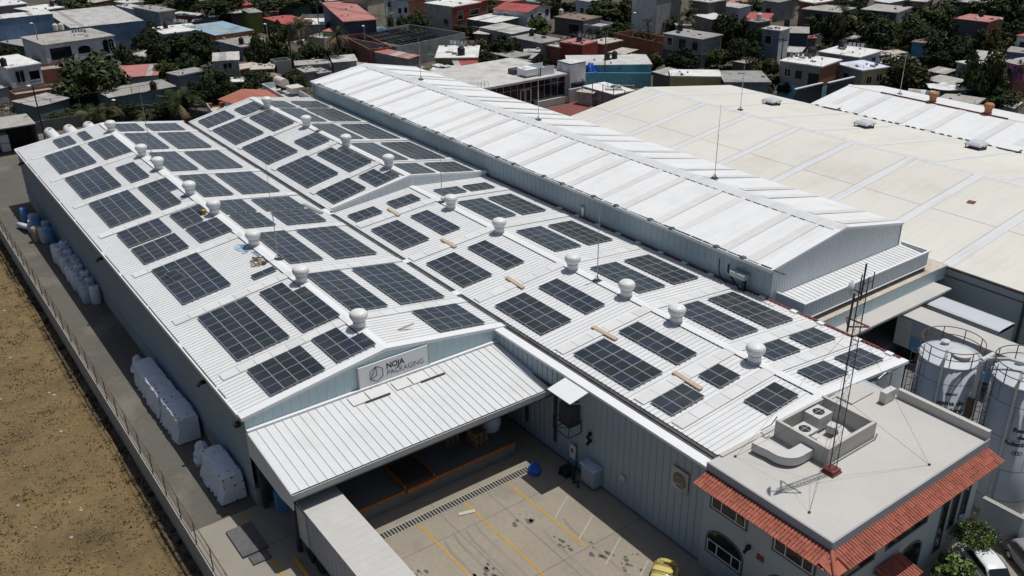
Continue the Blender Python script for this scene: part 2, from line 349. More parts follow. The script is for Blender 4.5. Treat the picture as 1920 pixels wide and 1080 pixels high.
for k in range(4):                                    # faint tyre tracks turning into the bays
    y0 = rnd.uniform(19, 31); x0 = rnd.uniform(-41, -36); pts = [V(x0+i*1.1, y0+rnd.choice((-1, 1))*.0+((i-3)**2)*rnd.uniform(-.02, .03), .0092) for i in range(8)]
    for a, c in zip(pts[:-1], pts[1:]):
        for o in (0, 1.7): d = (c-a).normalized(); s = V(-d.y, d.x, 0)*.09; mb.quad(a-s+V(0, o, 0), c-s+V(0, o, 0), c+s+V(0, o, 0), a+s+V(0, o, 0))
struct(mb, 'tyre_track', mat('tyre_mark', (.252, .222, .175), .9, .1, .4), 'faint dark tyre tracks on the yard', 'stuff')
# drain with steel grate
t = thing('drain_grate', 'slotted steel drain running across the yard before the dock', 'drain', (-42.75, 25.3, .004))
mb = MB(); mb.quad((-43.05, 18.3, .012), (-42.45, 18.3, .012), (-42.45, 32.2, .012), (-43.05, 32.2, .012)); mb.build('channel', M['black'], t)
mb = MB(); y = 18.3
while y < 32.2: mb.box(-43.05, -42.45, y, y+.10, .013, .035); y += .235
mb.build('grate_bar', M['pavement'], t)['kind'] = 'stuff'
for x0 in (-43.13, -42.45):
    mb = MB(); mb.box(x0, x0+.08, 18.3, 32.2, .005, .03); mb.build('edge_rail', M['concrete'], t)

# lane wall with a wire fence on it
t = thing('wall', 'low grey concrete wall dividing the lane from the dry field', 'wall', (-90, 10.3, -1.2))
mb = MB(); mb.box(-175, -8, 10.22, 10.42, -2.6, .32); mb.build('wall_body', M['concrete'], t)
t = thing('fence', 'rusty wire mesh fence on posts along the lane wall', 'fence', (-90, 10.4, .32))
post = None; x = -174
wire = MB()
while x < -8:
    mb = MB(); mb.tube((x, 10.34, .3), (x, 10.34, 2.25), .04, n=6); mb.tube((x, 10.34, 2.25), (x, 10.2, 2.5), .022, n=5)
    if post is None: post = mb.build('post', M['rust'], t); px0 = x
    else: inst('post', post.data, t, (x-px0, 0, 0))
    x += 3.05
for z in (.36, 1.3, 2.25): wire.tube((-174, 10.34, z), (-8, 10.34, z), .022, n=4)
for q in ((10.29, 2.33), (10.24, 2.42)): wire.tube((-174, q[0], q[1]), (-8, q[0], q[1]), .008, n=3)
wire.build('wire', M['rust'], t)
mesh_m = bpy.data.materials.new('wire_mesh'); mesh_m.use_nodes = True
_n = mesh_m.node_tree.nodes; _l = mesh_m.node_tree.links; _b = _n['Principled BSDF']; _b.inputs['Base Color'].default_value = (.20, .19, .16, 1); _b.inputs['Alpha'].default_value = .13
mb = MB(); mb.quad((-174, 10.34, .36), (-8, 10.34, .36), (-8, 10.34, 2.25), (-174, 10.34, 2.25)); mb.build('mesh_net', mesh_m, t)
# dry tufts on the field and along the wall foot
mb = MB()
def tuft(mb, x, y, z, r, h, n, mi):
    for _ in range(n):
        a = rnd.uniform(0, 6.28); q = r*rnd.random()**.5; bx, by = x+q*math.cos(a), y+q*math.sin(a); a2 = rnd.uniform(0, 6.28); l = h*rnd.uniform(.5, 1)
        wd = .05*rnd.uniform(.6, 1.4); dx, dy = math.cos(a2), math.sin(a2)
        mb.add([(bx-dy*wd, by+dx*wd, z), (bx+dy*wd, by-dx*wd, z), (bx+dx*l*.7, by+dy*l*.7, z+l*.75)], [(0, 1, 2)], mi)
for _ in range(5200):
    x = rnd.uniform(-140, -30); y = rnd.uniform(-3, 9.3); k = rnd.random()
    tuft(mb, x, y, fz(x, y), rnd.uniform(.15, .5), rnd.uniform(.12, .3), 7, 0 if k < .75 else (1 if k < .99 else 2))
for _ in range(420):
    x = rnd.uniform(-140, -30); y = rnd.uniform(9.2, 10.15)
    tuft(mb, x, y, FZ+.1, rnd.uniform(.2, .45), rnd.uniform(.2, .5), 10, rnd.choice((0, 1, 1, 2)))
o = mb.build('grass', [M['straw'], M['straw_dark'], M['leaf_b']]); tag(o, 'tufts of dry yellow grass over the field', kind='stuff')
mb = MB()
for _ in range(40):
    x = rnd.uniform(-120, -40); y = rnd.uniform(0, 9.5); r = rnd.uniform(.06, .22); mb.lathe((x, y, fz(x, y)), [(r, 0), (r*.8, r*.5), (.02, r*.7)], 6)
tag(mb.build('rubble', M['concrete']), 'small pale stones lying about the dry field', kind='stuff')

# ------------------------------------------------------------------ the signed warehouse
XF, XB, YL, YR, YV = -50.55, -126.0, 15.06, 25.6, 36.05
ZE, ZR = 7.12, 8.65; XN, XS = -28.9, -81.0; Y2R, Z2R = 45.65, 7.97; YE = 55.35
s1 = (ZR-ZE)/(YR-YL); s1r = (ZR-ZE)/(YV-YR); s2 = (Z2R-7.1)/(Y2R-36.1); s2r = (Z2R-7.1)/(YE-Y2R)
sb = (9.2-7.2)/(45.5-36.1); sbr = (9.2-7.55)/(55.5-45.5)
W = thing('warehouse', 'long white roofed factory warehouse carrying the company sign and solar arrays', 'warehouse', (-85, 30, 0))
RP = .42
def slope_roof(x0, x1, y0, z0, y1, z1, parent=None, pitch=RP, m='roof_white', mr='roof_rib', name='roof', rh=.055, rw=.085):
    b = MB(); N = V(0, -(z1-z0), (y1-y0)); N = N if N.z > 0 else -N
    b.ribbed((x0, y0, z0), (x1-x0, 0, 0), (0, y1-y0, z1-z0), N, pitch, rw, rh, 0, 1)
    b.quad((x0, y0, z0-.12), (x0, y1, z1-.12), (x1, y1, z1-.12), (x1, y0, z0-.12), 0)
    return b.build(name, [M[m], M[mr]], parent or W)
r1L = slope_roof(XB, XF, YL-.12, ZE-.02, YR, ZR); r1R = slope_roof(XB, XF, YR, ZR, YV-.22, ZE+.03)
rBL = slope_roof(-124.6, XS, 36.35, 7.23, 45.5, 9.2); rBR = slope_roof(-124.6, XS, 45.5, 9.2, 55.4, 7.56)
r2L = slope_roof(XS, XN, 36.35, 7.12, Y2R, Z2R); r2R = slope_roof(XS, XN, Y2R, Z2R, YE, 7.1)
def tiles(roof, xs, y0, pz, n, pitch, wd):           # translucent sheets let into the roof, one by one
    sl = pz(1)-pz(0); a = math.atan(sl); L = pitch/math.cos(a)-.03; b = MB(); b.box(-wd/2, wd/2, 0, L, .05, .078); me = None; c0 = WL[roof.name]
    for x in xs:
        for k in range(n):
            y = y0+k*pitch; l = V(x, y, pz(y)+rnd.uniform(0, .012))-c0
            if me is None: o = b.build('skylight_panel', M['skylight'], roof, local=True); me = o.data; o.location = l; o.rotation_euler = (a, 0, 0)
            else: inst('skylight_panel', me, roof, l, (a, 0, 0))
p1L = lambda y: ZE+s1*(y-YL)
p1R = lambda y: ZR-s1r*(y-YR)
p2L = lambda y: 7.1+s2*(y-36.1)
p2R = lambda y: Z2R-s2r*(y-Y2R)
pBL = lambda y: 7.2+sb*(y-36.1)
pBR = lambda y: 9.2-sbr*(y-45.5)
xs1 = [-56.17, -66.45, -77.4, -88.6, -98.8, -109.4, -119.8]; xs2 = [-33.0, -36.5, -44.85, -55.45, -65.85, -75.9]; xsb = [-118.2, -107.75, -97.3, -87.1]
tiles(r1L, xs1, 15.66, p1L, 8, 1.25, .98); tiles(r1R, xs1, 25.85, p1R, 8, 1.25, .98)
tiles(r2L, xs2, 36.6, p2L, 6, 1.49, .98); tiles(r2R, xs2, 45.75, p2R, 6, 1.49, .98)
tiles(rBL, xsb, 36.9, pBL, 7, 1.2, .98); tiles(rBR, xsb, 45.8, pBR, 7, 1.3, .98)
def ridge_cap(x0, x1, y, z, sl, sr, wd=.38, m='trim'):
    b = MB(); b.add([(x0, y-wd, z-sl*wd+.07), (x0, y, z+.09), (x0, y+wd, z-sr*wd+.07), (x1, y-wd, z-sl*wd+.07), (x1, y, z+.09), (x1, y+wd, z-sr*wd+.07)], [(0, 1, 4, 3), (1, 2, 5, 4)])
    b.build('ridge_cap', M[m], W)
ridge_cap(XB, XF, YR, ZR, s1, s1r, .45); ridge_cap(-124.6, XS, 45.5, 9.2, sb, sbr, .4); ridge_cap(XS, XN, Y2R, Z2R, s2, s2r, .36)
for (x0, x1, y, z) in ((XB, XF, YR-.49, ZR-.02), (-124.6, XS+.2, 45.06, 9.16), (XS, XN, Y2R-.40, Z2R)):       # dark strip drawn as the shadow gap beside each ridge cap
    b = MB(); b.box(x0+.4, x1-.5, y, y+.05, z-.08, z+.045); b.build('ridge_gap_shade', M['gutter'], W)
# walls
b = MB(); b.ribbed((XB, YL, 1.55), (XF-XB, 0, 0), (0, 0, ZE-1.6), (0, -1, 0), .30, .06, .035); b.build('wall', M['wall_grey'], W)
b = MB(); b.box(XB, XF, YL+.02, YL+.35, 0, 1.44); b.build('plinth', M['concrete'], W)
b = MB(); b.box(XB, XF+.02, YL-.07, YL+.02, 1.44, 1.57); b.build('rail', M['rail_blue'], W)
b = MB(); b.box(XB, -30, YL+.1, YL+.3, .5, 7); b.box(XB, XB+.2, YL+.3, 36, 0, 7); b.box(-124.6, -124.4, 36, 55, 0, 7); b.box(-124.6, XN, 55.1, 55.3, 0, 6.9); b.f = b.f[6:]; b.m = b.m[6:]; b.build('wall', M['wall_grey'], W)
b = MB()                                              # gable over the canopy, ribbed, trimmed to the roof slope
def gable(b, x, pts, pitch, sgn, mi=0):               # pts: (y, ztop) breakpoints, base z given per point
    for (y0, a0, c0), (y1, a1, c1) in zip(pts[:-1], pts[1:]):
        n = max(1, round((y1-y0)/pitch)); d = (y1-y0)/n
        for i in range(n):
            ya, yb = y0+i*d, y0+(i+1)*d; za = a0+(a1-a0)*i/n; zb = a0+(a1-a0)*(i+1)/n; ca = c0+(c1-c0)*i/n; cb = c0+(c1-c0)*(i+1)/n
            ym = yb-.07; zm = za+(zb-za)*(ym-ya)/d; cm = ca+(cb-ca)*(ym-ya)/d
            b.quad((x, ya, ca), (x, ym, cm), (x, ym, zm), (x, ya, za), mi); b.quad((x, ym, cm), (x+sgn*.035, ym+.02, cm), (x+sgn*.035, ym+.02, zm), (x, ym, zm), mi)
            b.quad((x+sgn*.035, ym+.02, cm), (x+sgn*.035, yb-.02, cb), (x+sgn*.035, yb-.02, zb), (x+sgn*.035, ym+.02, zm), mi); b.quad((x+sgn*.035, yb-.02, cb), (x, yb, cb), (x, yb, zb), (x+sgn*.035, yb-.02, zb), mi)
gable(b, XF, [(YL, ZE-.03, 4.2), (YR, ZR-.03, 4.2), (YV, ZE-.03, 4.2)], .68, 1); b.build('gable_wall', M['wall_cyan'], W)
b = MB(); gable(b, XB, [(YL, ZE-.03, 0), (YR, ZR-.03, 0), (YV, ZE-.03, 0)], .68, -1); b.build('gable_wall', M['wall_cyan'], W)
b = MB(); gable(b, XS, [(36.35, 7.6, 7.1), (45.5, 9.08, 7.9), (55.3, 7.5, 7.0)], .72, 1); b.build('gable_wall', M['wall_pale'], W)
b = MB(); gable(b, -124.6, [(36.35, 7.25, 0), (45.5, 9.18, 0), (55.4, 7.5, 0)], .72, -1); b.build('gable_wall', M['wall_cyan'], W)
def verge(x0, x1, pts, up=.06, th=.16, m='trim'):      # folded white flashing along a gable edge
    b = MB()
    for (ya, za), (yb, zb) in zip(pts[:-1], pts[1:]):
        b.hexa([(x0, ya, za-th), (x1, ya, za-th), (x1, yb, zb-th), (x0, yb, zb-th), (x0, ya, za+up), (x1, ya, za+up), (x1, yb, zb+up), (x0, yb, zb+up)])
    b.build('gable_flashing', M[m], W)
verge(XF-.62, XF+.09, [(YL-.2, ZE), (YR, ZR+.02), (YV-.15, ZE)], .075); verge(XB-.08, XB+.35, [(YL-.2, ZE), (YR, ZR), (YV, ZE)])
verge(XS-.35, XS+.08, [(36.3, 7.62), (45.5, 9.2), (55.45, 7.62)], .07); verge(-124.68, -124.4, [(36.3, 7.25), (45.5, 9.22), (55.4, 7.58)])
verge(XN-.45, XN+.1, [(YV+.3, 7.16), (Y2R, Z2R+.02), (YE, 7.16)], .06)
b = MB()                                              # lane eave: white flashing and dark gutter line in broken lengths
b.box(XB, XF-.62, YL-.24, YL-.13, 6.86, 7.15); b.build('eave_flashing', M['trim'], W)
b = MB(); x = XB+1
while x < XF-3:
    l = rnd.uniform(4, 11); b.box(x, min(x+l, XF-3), YL-.12, YL-.02, 7.1, 7.165); x += l+rnd.uniform(.2, 1.2)
b.build('eave_gutter', M['gutter'], W)
b = MB(); b.box(-124.5, XF-.05, YV-.24, YV+.02, 6.85, 7.05); b.box(-124.5, XN, YV+.02, YV+.3, 6.85, 7.06); b.build('valley_gutter', M['gutter'], W)
b = MB()
for x0, x1 in ((-124, -84), (-80, -66.3), (-65.4, -58.2), (-57.2, -51.2)):
    b.box(x0, x1, YV-.27, YV-.21, 7.0, 7.17); b.box(x0, x1, YV+.27, YV+.33, 7.0, 7.17)
b.build('gutter_edge', M['trim_grey'], W)
b = MB(); b.box(-82.5, -80.6, YV-.25, YV+.35, 7.1, 7.2); b.box(-66.2, -65.5, YV-.25, YV+.32, 7.08, 7.18); b.box(-58.1, -57.3, YV-.25, YV+.32, 7.08, 7.18); b.build('gutter_cover', M['trim'], W)
# red lead flashing along the tall shed, in lengths with white blobs of sealant
b = MB(); x = XS
while x < XN: l = rnd.uniform(1.6, 2.6); b.box(x, min(x+l-.05, XN), YE-.1, YE+.08, 7.08, 7.2+rnd.uniform(0, .05)); x += l
b.build('flashing', M['red_steel'], W)
b = MB()
for k in range(14): x = -68+k*2.9+rnd.uniform(-.3, .3); b.box(x, x+.55, YE-.35, YE+.05, 7.16, 7.26)
b.build('roof_clip', M['trim'], W)
b = MB(); b.box(-124, XS-.4, YE-.25, YE-.05, 7.5, 7.62, 0); b.box(-124, XS-.4, YE-.65, YE-.45, 7.55, 7.66, 1); b.build('eave_gutter', [M['trim'], M['trim_grey']], W)
# facade on the yard: seamed sheets, white coping, black gutter behind it
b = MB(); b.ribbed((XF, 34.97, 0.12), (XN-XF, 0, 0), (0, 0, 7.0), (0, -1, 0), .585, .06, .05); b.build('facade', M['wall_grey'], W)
b = MB(); b.box(XF, XN, 34.88, 35.62, 7.0, 7.18); b.build('coping', M['trim'], W)
b = MB(); b.box(XF-.05, XN, 35.62, 36.0, 6.9, 7.02); b.build('valley_gutter', M['gutter'], W)
b = MB(); b.box(XF, XN, 34.9, 35.2, 0, .16); b.build('plinth', M['concrete_dark'], W)
b = MB(); b.box(XN-.3, XN, 50.2, 55.3, 0, 6.9); b.build('wall', M['wall_pale'], W)
# canopy over the dock
CX, CZ0, CZ1 = -43.55, 6.15, 5.35
b = MB(); U = V(0, 34.95-YL, 0); Vv = V(CX-XF, 0, CZ1-CZ0)
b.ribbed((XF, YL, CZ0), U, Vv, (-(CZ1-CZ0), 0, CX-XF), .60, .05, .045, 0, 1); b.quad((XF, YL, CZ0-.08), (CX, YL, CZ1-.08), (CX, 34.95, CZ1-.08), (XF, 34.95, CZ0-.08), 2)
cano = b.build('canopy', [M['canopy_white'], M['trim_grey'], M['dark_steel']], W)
b = MB(); b.box(CX, CX+.1, YL-.02, 34.95, CZ1-.42, CZ1+.02, 0); b.box(CX+.1, CX+.16, YL, 34.95, CZ1-.46, CZ1-.40, 1); b.box(CX-.02, CX+.03, YL, 34.95, CZ1+.02, CZ1+.075, 1); b.build('canopy_fascia', [M['trim_grey'], M['black']], W)
b = MB(); b.box(XF+.04, XF+.3, YL, 35.0, CZ0+.0, CZ0+.12); b.build('canopy_flashing', M['trim'], W)
b = MB(); b.prism([(XF, YL-.03, CZ0), (CX, YL-.03, CZ1), (CX, YL-.03, 4.2), (-45.6, YL-.03, 3.9), (XF, YL-.03, 4.2)], (0, .06, 0)); b.build('canopy_side', M['wall_pale'], W)
for x, y in ((-44.9, 15.35), (-50.3, 15.3)):
    b = MB(); b.box(x, x+.3, y, y+.3, 0, 5.3); b.build('post', M['dark_steel'], W)
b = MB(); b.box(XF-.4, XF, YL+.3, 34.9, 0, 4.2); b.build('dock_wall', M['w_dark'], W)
for y in (17.6, 24.2, 28.6):
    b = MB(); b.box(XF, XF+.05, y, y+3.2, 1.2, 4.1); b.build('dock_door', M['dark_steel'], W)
for k in range(4):                                    # sheets patched on the canopy below the sign
    y = 22.1+k*1.35+(.7 if k > 1 else 0); b = MB(); z = CZ0-.13*(.5+.0)/1.0; b.obox((XF+.5, y, CZ0-.02), (1.0, 0, -.115), (0, 1.25, 0), (0, 0, .06)); b.build('patch_sheet', M['skylight'], W)
b = MB(); b.box(XF+1.5, XF+1.62, 23.0, 24.9, 6.02, 6.1); b.box(XF+1.5, XF+1.62, 27.4, 29.4, 6.02, 6.1); b.build('patch_edge', M['gutter'], W)
# sign
sg = thing('sign_board', 'white company sign board high on the pale cyan gable', 'sign', (XF+.1, 26.1, 6.25))
b = MB(); b.box(XF+.06, XF+.16, 23.32, 28.9, 6.27, 7.93); b.build('board', M['sign'], sg)
b = MB(); b.box(XF+.05, XF+.18, 23.22, 23.31, 6.2, 8.0); b.box(XF+.05, XF+.18, 28.91, 28.98, 6.2, 8.0); b.box(XF+.05, XF+.2, 23.31, 28.91, 6.17, 6.26); b.build('sign_frame', M['trim_grey'], sg)
def put_text(parent, name, txt, size, org, ux, uz, off=0, m='letter', nrm=None, depth=.02, space=1.0, fit=None):
    vs, fs = text_mesh(txt, size, off, space)
    if fit: q = fit/max(v.x for v in vs); vs = [V(v.x*q, v.y, 0) for v in vs]
    b = MB(); ux = Vector(ux); uz = Vector(uz); n = ux.cross(uz)
    b.add([Vector(org)+ux*v.x+uz*v.y+n*depth for v in vs], fs); o = b.build(name, M[m], parent); return o
put_text(sg, 'lettering', 'NOJA', .62, (XF+.16, 25.45, 7.16), (0, 1, 0), (0, 0, 1), .022, fit=1.48)
put_text(sg, 'lettering', 'PACKAGING', .58, (XF+.16, 25.45, 6.60), (0, 1, 0), (0, 0, 1), -.002, fit=3.0)
b = MB(); hc = (24.66, 7.03); hp = [(hc[0]+.58*math.sin(a), hc[1]+.60*math.cos(a)) for a in [i*math.pi/3 for i in range(6)]]; X = XF+.175
pts = [V(X, *q) for q in hp]; b.path(pts+[pts[0]], .022, 5)
b.path([pts[0], V(X, hc[0]+.02, hc[1]-.10), pts[4], pts[0]], .02, 5); b.build('emblem', M['letter'], sg)

# ------------------------------------------------------------------ solar arrays
ARR = {
    '1L':[(-124.51,19.1,2,2),(-124.4,22.08,2,1),(-119.09,17.0,4,4),(-118.93,22.06,4,3),(-108.66,16.98,4,4),(-106.46,22.05,3,2),(-98.24,17.04,4,4),(-98.03,22.1,4,3),(-87.53,22.15,2,3),(-82.9,22.19,2,3),(-87.72,17.05,2,4),(-82.87,17.06,2,4),(-76.99,17.14,4,4),(-65.59,17.25,4,4),(-65.42,22.3,4,3),(-55.54,17.27,2,4),(-55.64,22.3,2,3)],
    '1R':[(-124.65,26.45,2,3),(-124.25,30.37,2,4),(-119.0,26.45,4,3),(-118.78,30.41,4,4),(-108.73,26.45,4,3),(-108.52,30.43,4,4),(-98.06,26.45,4,3),(-98.0,30.43,4,4),(-87.66,26.45,2,3),(-87.45,30.42,2,4),(-82.92,26.45,2,3),(-82.77,30.51,2,4),(-76.94,26.45,4,3),(-76.77,30.53,4,4),(-65.57,26.45,4,3),(-65.52,30.57,4,4),(-55.54,30.57,2,4)],
    'BL':[(-122.22,41.95,2,3),(-123.26,37.14,2,4),(-116.82,41.95,4,3),(-117.62,37.15,4,4),(-102.61,41.95,2,3),(-107.47,37.17,4,4),(-96.19,41.95,4,3),(-96.9,37.2,4,4),(-86.56,37.25,2,4),(-85.92,41.95,2,3)],
    'BR':[(-121.43,45.9,2,3),(-121.46,49.83,2,4),(-116.19,45.9,4,3),(-116.2,49.81,4,4),(-106.1,45.9,4,3),(-105.92,49.79,4,4),(-95.46,45.9,4,3),(-95.49,49.86,4,4),(-85.41,45.9,2,3),(-85.37,49.81,2,4)],
    '2L':[(-79.02,36.98,1,3),(-78.9,41.4,1,3),(-74.19,37.01,3,3),(-74.05,41.35,3,2),(-64.07,37.03,3,3),(-64.04,41.41,3,2),(-53.59,37.04,3,3),(-53.55,41.41,3,2),(-43.81,37.05,3,3),(-43.82,41.41,3,2),(-35.89,37.03,1,3),(-35.88,41.47,1,2),(-31.89,41.47,1,3)],
    '2R':[(-78.59,46.8,1,3),(-78.51,50.41,1,3),(-73.91,46.8,3,3),(-73.82,50.47,3,3),(-63.99,46.8,3,3),(-63.95,50.57,3,3),(-53.36,46.8,3,3),(-53.34,50.7,3,3),(-43.73,46.8,3,3),(-43.67,50.81,3,3),(-35.84,46.8,1,3),(-35.82,50.87,1,3),(-31.92,46.8,1,3),(-31.89,50.93,1,3)]}
NOTCH = {('1L', 7): [(2, 2), (3, 2)], ('1L', 8): [(1, 2)], ('1L', 14): [(0, 2)], ('1L', 16): [(0, 2)], ('BL', 6): [(0, 2)], ('BL', 9): [(0, 2)]}
SL = {'1L': (p1L, s1, 2.10, 1.025, YR, 'lane-side slope of signed roof', 'the sign', YL), '1R': (p1R, -s1r, 2.105, 1.02, YR, 'gutter-side slope of signed roof', 'the sign', YV),
      'BL': (pBL, sb, 2.06, .96, 45.5, 'gutter-side slope of raised roof', 'its gable step', 36), 'BR': (pBR, -sbr, 2.10, 1.01, 45.5, 'shed-side slope of raised roof', 'its gable step', 55.4),
      '2L': (p2L, s2, 2.03, 1.0, Y2R, 'gutter-side slope of low roof', 'the office', 36), '2R': (p2R, -s2r, 2.03, 1.0, Y2R, 'red-edged slope of low roof', 'the office', 55.3)}
def panel_mesh(px, py):
    b = MB(); a, c = px/2-.010, py/2-.010; f = .026
    b.box(-a, a, -c, c, 0, .036, 0)
    b.f.pop(1); b.m.pop(1)
    o = [(-a, -c, .036), (a, -c, .036), (a, c, .036), (-a, c, .036)]; i = [(-a+f, -c+f, .036), (a-f, -c+f, .036), (a-f, c-f, .036), (-a+f, c-f, .036)]; g = [(x, y, .031) for x, y, z in i]
    b.add(o+i, [(0, 1, 5, 4), (1, 2, 6, 5), (2, 3, 7, 6), (3, 0, 4, 7)], 0); b.add(i+g, [(0, 1, 5, 4), (1, 2, 6, 5), (2, 3, 7, 6), (3, 0, 4, 7)], 0); b.add(g, [(0, 1, 2, 3)], 1)
    me = bpy.data.meshes.new('solar_panel'); me.from_pydata(b.v, [], b.f); me.materials.append(M['alu']); me.materials.append(M['solar']); me.polygons.foreach_set('material_index', b.m); return me
ORD = ['first', 'second', 'third', 'fourth', 'fifth', 'sixth', 'seventh', 'eighth', 'ninth', 'tenth']
for key, lst in ARR.items():
    pz, sl, ppx, ppy, yr, slab, frm, ye = SL[key]; a = math.atan(sl); me = panel_mesh(ppx, ppy/math.cos(a)); rail = None
    sides = {True: [], False: []}
    for i, (x, y, nx, ny) in enumerate(lst): sides[abs(y+ny*ppy/2-yr) < abs(y+ny*ppy/2-ye)].append((-(x+nx*ppx), i))
    for near, l in sides.items():
        for row, (_, i) in enumerate(sorted(l)):
            x, y, nx, ny = lst[i]; miss = NOTCH.get((key, i), []); n = nx*ny-len(miss); num = {2: 'two', 3: 'three', 4: 'four', 5: 'five', 6: 'six', 8: 'eight', 9: 'nine', 11: 'eleven', 12: 'twelve', 16: 'sixteen', 10: 'ten'}[n]
            A = thing('solar_array', f"{num}-panel {'ridge-side' if near else 'eave-side'} array, {ORD[row]} row from {frm}, {slab}", 'solar array', (x+nx*ppx/2, y+ny*ppy/2, pz(y+ny*ppy/2)+.13), 0, 'solar arrays on the factory roofs')
            A.rotation_euler = (a, 0, 0); ca = math.cos(a)
            for ix in range(nx):
                for iy in range(ny):
                    if (ix, iy) in miss: continue
                    inst('solar_panel', me, A, ((ix-nx/2+.5)*ppx, (iy-ny/2+.5)*ppy/ca, .02+rnd.uniform(-.006, .006)), (rnd.uniform(-.004, .004), rnd.uniform(-.003, .003), rnd.uniform(-.003, .003)))
            b = MB()
            for iy in range(ny):
                for q in (.22, .78):
                    yy = (iy-ny/2+q)*ppy/ca; full = [ix for ix in range(nx) if (ix, iy) not in miss]
                    b.box((min(full)-nx/2)*ppx-.08, (max(full)+1-nx/2)*ppx+.08, yy-.025, yy+.025, -.06, .012)
            b.build('mounting_rail', M['steel'], A, local=True)
A = thing('loose_module', 'single loose solar panel lying atop a sixteen-panel array', 'solar panel', (-73.9, 18.25, p1L(18.25)+.27)); A.rotation_euler = (math.atan(s1)+.02, .04, .12)
inst('solar_panel', panel_mesh(2.04, 1.0), A)
A = thing('loose_module', 'single solar panel laid crosswise near the ridge, beyond the twisted debris', 'solar panel', (-68.3, 23.95, p1L(23.95)+.14)); A.rotation_euler = (0, -math.atan(s1), math.pi/2)
inst('solar_panel', panel_mesh(2.04, .95), A)

# ------------------------------------------------------------------ turbine ventilators
def make_vent(loc, label, body='vent'):
    t = thing('roof_ventilator', label, 'ventilator', loc, 0, 'turbine ventilators on the roofs')
    b = MB(); b.lathe((0, 0, -.25), [(.60, 0), (.56, .12), (.50, .30), (.47, .45)], 20); b.build('base_collar', M['vent_base' if body == 'vent' else body], t, local=True, smooth=True)
    b = MB(); b.lathe((0, 0, .2), [(.47, 0), (.46, .30), (.50, .42)], 20); b.build('neck', M[body], t, local=True, smooth=True)
    b = MB(); b.lathe((0, 0, .60), [(.47, 0), (.57, .13), (.66, .30), (.69, .44), (.66, .56), (.58, .66), (.46, .74)], 52, 0, 1, .04); b.build('turbine_head', M[body], t, local=True)
    b = MB(); b.lathe((0, 0, 1.22), [(.60, .02), (.52, .10), (.38, .17), (.2, .21), (.04, .22)], 24); b.build('cap', M[body], t, local=True, smooth=True)
    return t
VP = [(-120.84, 25.5, 8.68), (-107.69, 25.5, 8.68), (-101.5, 25.5, 8.68), (-91.11, 25.5, 8.68), (-84.05, 25.5, 8.68), (-74.15, 25.5, 8.68), (-64.38, 25.6, 8.68), (-54.5, 25.65, 8.68)]
VQ = [(-117.98, 45.1, 9.2), (-105.67, 45.15, 9.2), (-94.87, 45.15, 9.2), (-84.92, 45.2, 9.2)]
VR = [(-72.73, 45.3, 8.0), (-64.57, 45.4, 8.0), (-53.96, 45.42, 8.0), (-47.4, 45.5, 8.0), (-41.92, 45.5, 8.0), (-34.46, 45.5, 8.0)]
v0 = make_vent(VP[0], 'white turbine ventilator, eighth from the sign on the signed ridge')
def vent_at(p, label):
    c = dup(v0); c.location = p; c['label'] = label; c.rotation_euler.z = rnd.uniform(0, 6); return c
for k, p in enumerate(VP[1:], 1): vent_at(p, ('white turbine ventilator, %s from the sign on the signed ridge' % ORD[7-k]) if k != 5 else 'white turbine ventilator with blue paint spilt round it, third from the sign')
for k, p in enumerate(VQ): vent_at(p, 'white turbine ventilator on the raised roof ridge, %s from the gable step' % ORD[3-k])
for k, p in enumerate(VR): vent_at(p, 'white turbine ventilator on the long low ridge, %s from the office' % ORD[5-k])
make_vent((-68.4, 123.5, 7.25), 'rust orange ventilator on the far white roof, nearer the tall mast', 'vent_rust'); make_vent((-60.3, 123.4, 7.25), 'rust orange ventilator on the far white roof, farther from the mast', 'vent_rust')

# ------------------------------------------------------------------ lightning rods
def rod(loc, h, label, r=.038):
    t = thing('lightning_rod', label, 'lightning rod', loc, 0, 'lightning rods on the roofs')
    b = MB(); b.tube((0, 0, 0), (0, 0, h*.6), r, n=6); b.tube((0, 0, h*.6), (0, 0, h), r*.7, r*.4, n=5); b.build('mast', M['steel'], t, local=True)
    b = MB(); b.box(-.3, .3, -.3, .3, -.06, .02)
    for k in range(3): a = k*2.09; b.tube((.38*math.cos(a), .38*math.sin(a), -.02), (0, 0, .42), .03, n=5)
    b.build('foot', M['dark_steel'], t, local=True); return t
rod((-69.9, 25.95, 8.72), 8.8, 'thin lightning rod on the signed ridge beside the fallen debris'); rod((-105.1, 25.9, 8.72), 8.4, 'thin lightning rod on the signed ridge between two ventilators')
rod((-102.7, 45.4, 9.26), 4.2, 'thin lightning rod on the raised roof ridge'); rod((-74.75, 45.55, 8.05), 6.6, 'lightning rod on the low ridge just past the gable step')
rod((-51.0, 45.6, 8.05), 6.2, 'lightning rod on the low ridge midway between two ventilators'); rod((-111.8, 65.6, 11.1), 5.8, 'pale rod at the far end of the tall shed ridge')
rod((-84.5, 65.4, 11.1), 5.6, 'pale rod halfway along the tall shed ridge'); rod((-57.0, 65.8, 11.05), 7.3, 'tall rod nearest the gable of the tall shed')
rod((-80.0, 96.3, 8.2), 6.0, 'pale rod on the ridge of the cream hall'); rod((-74.0, 124.2, 7.2), 5.4, 'mast with small arms on the far white roof', .05)

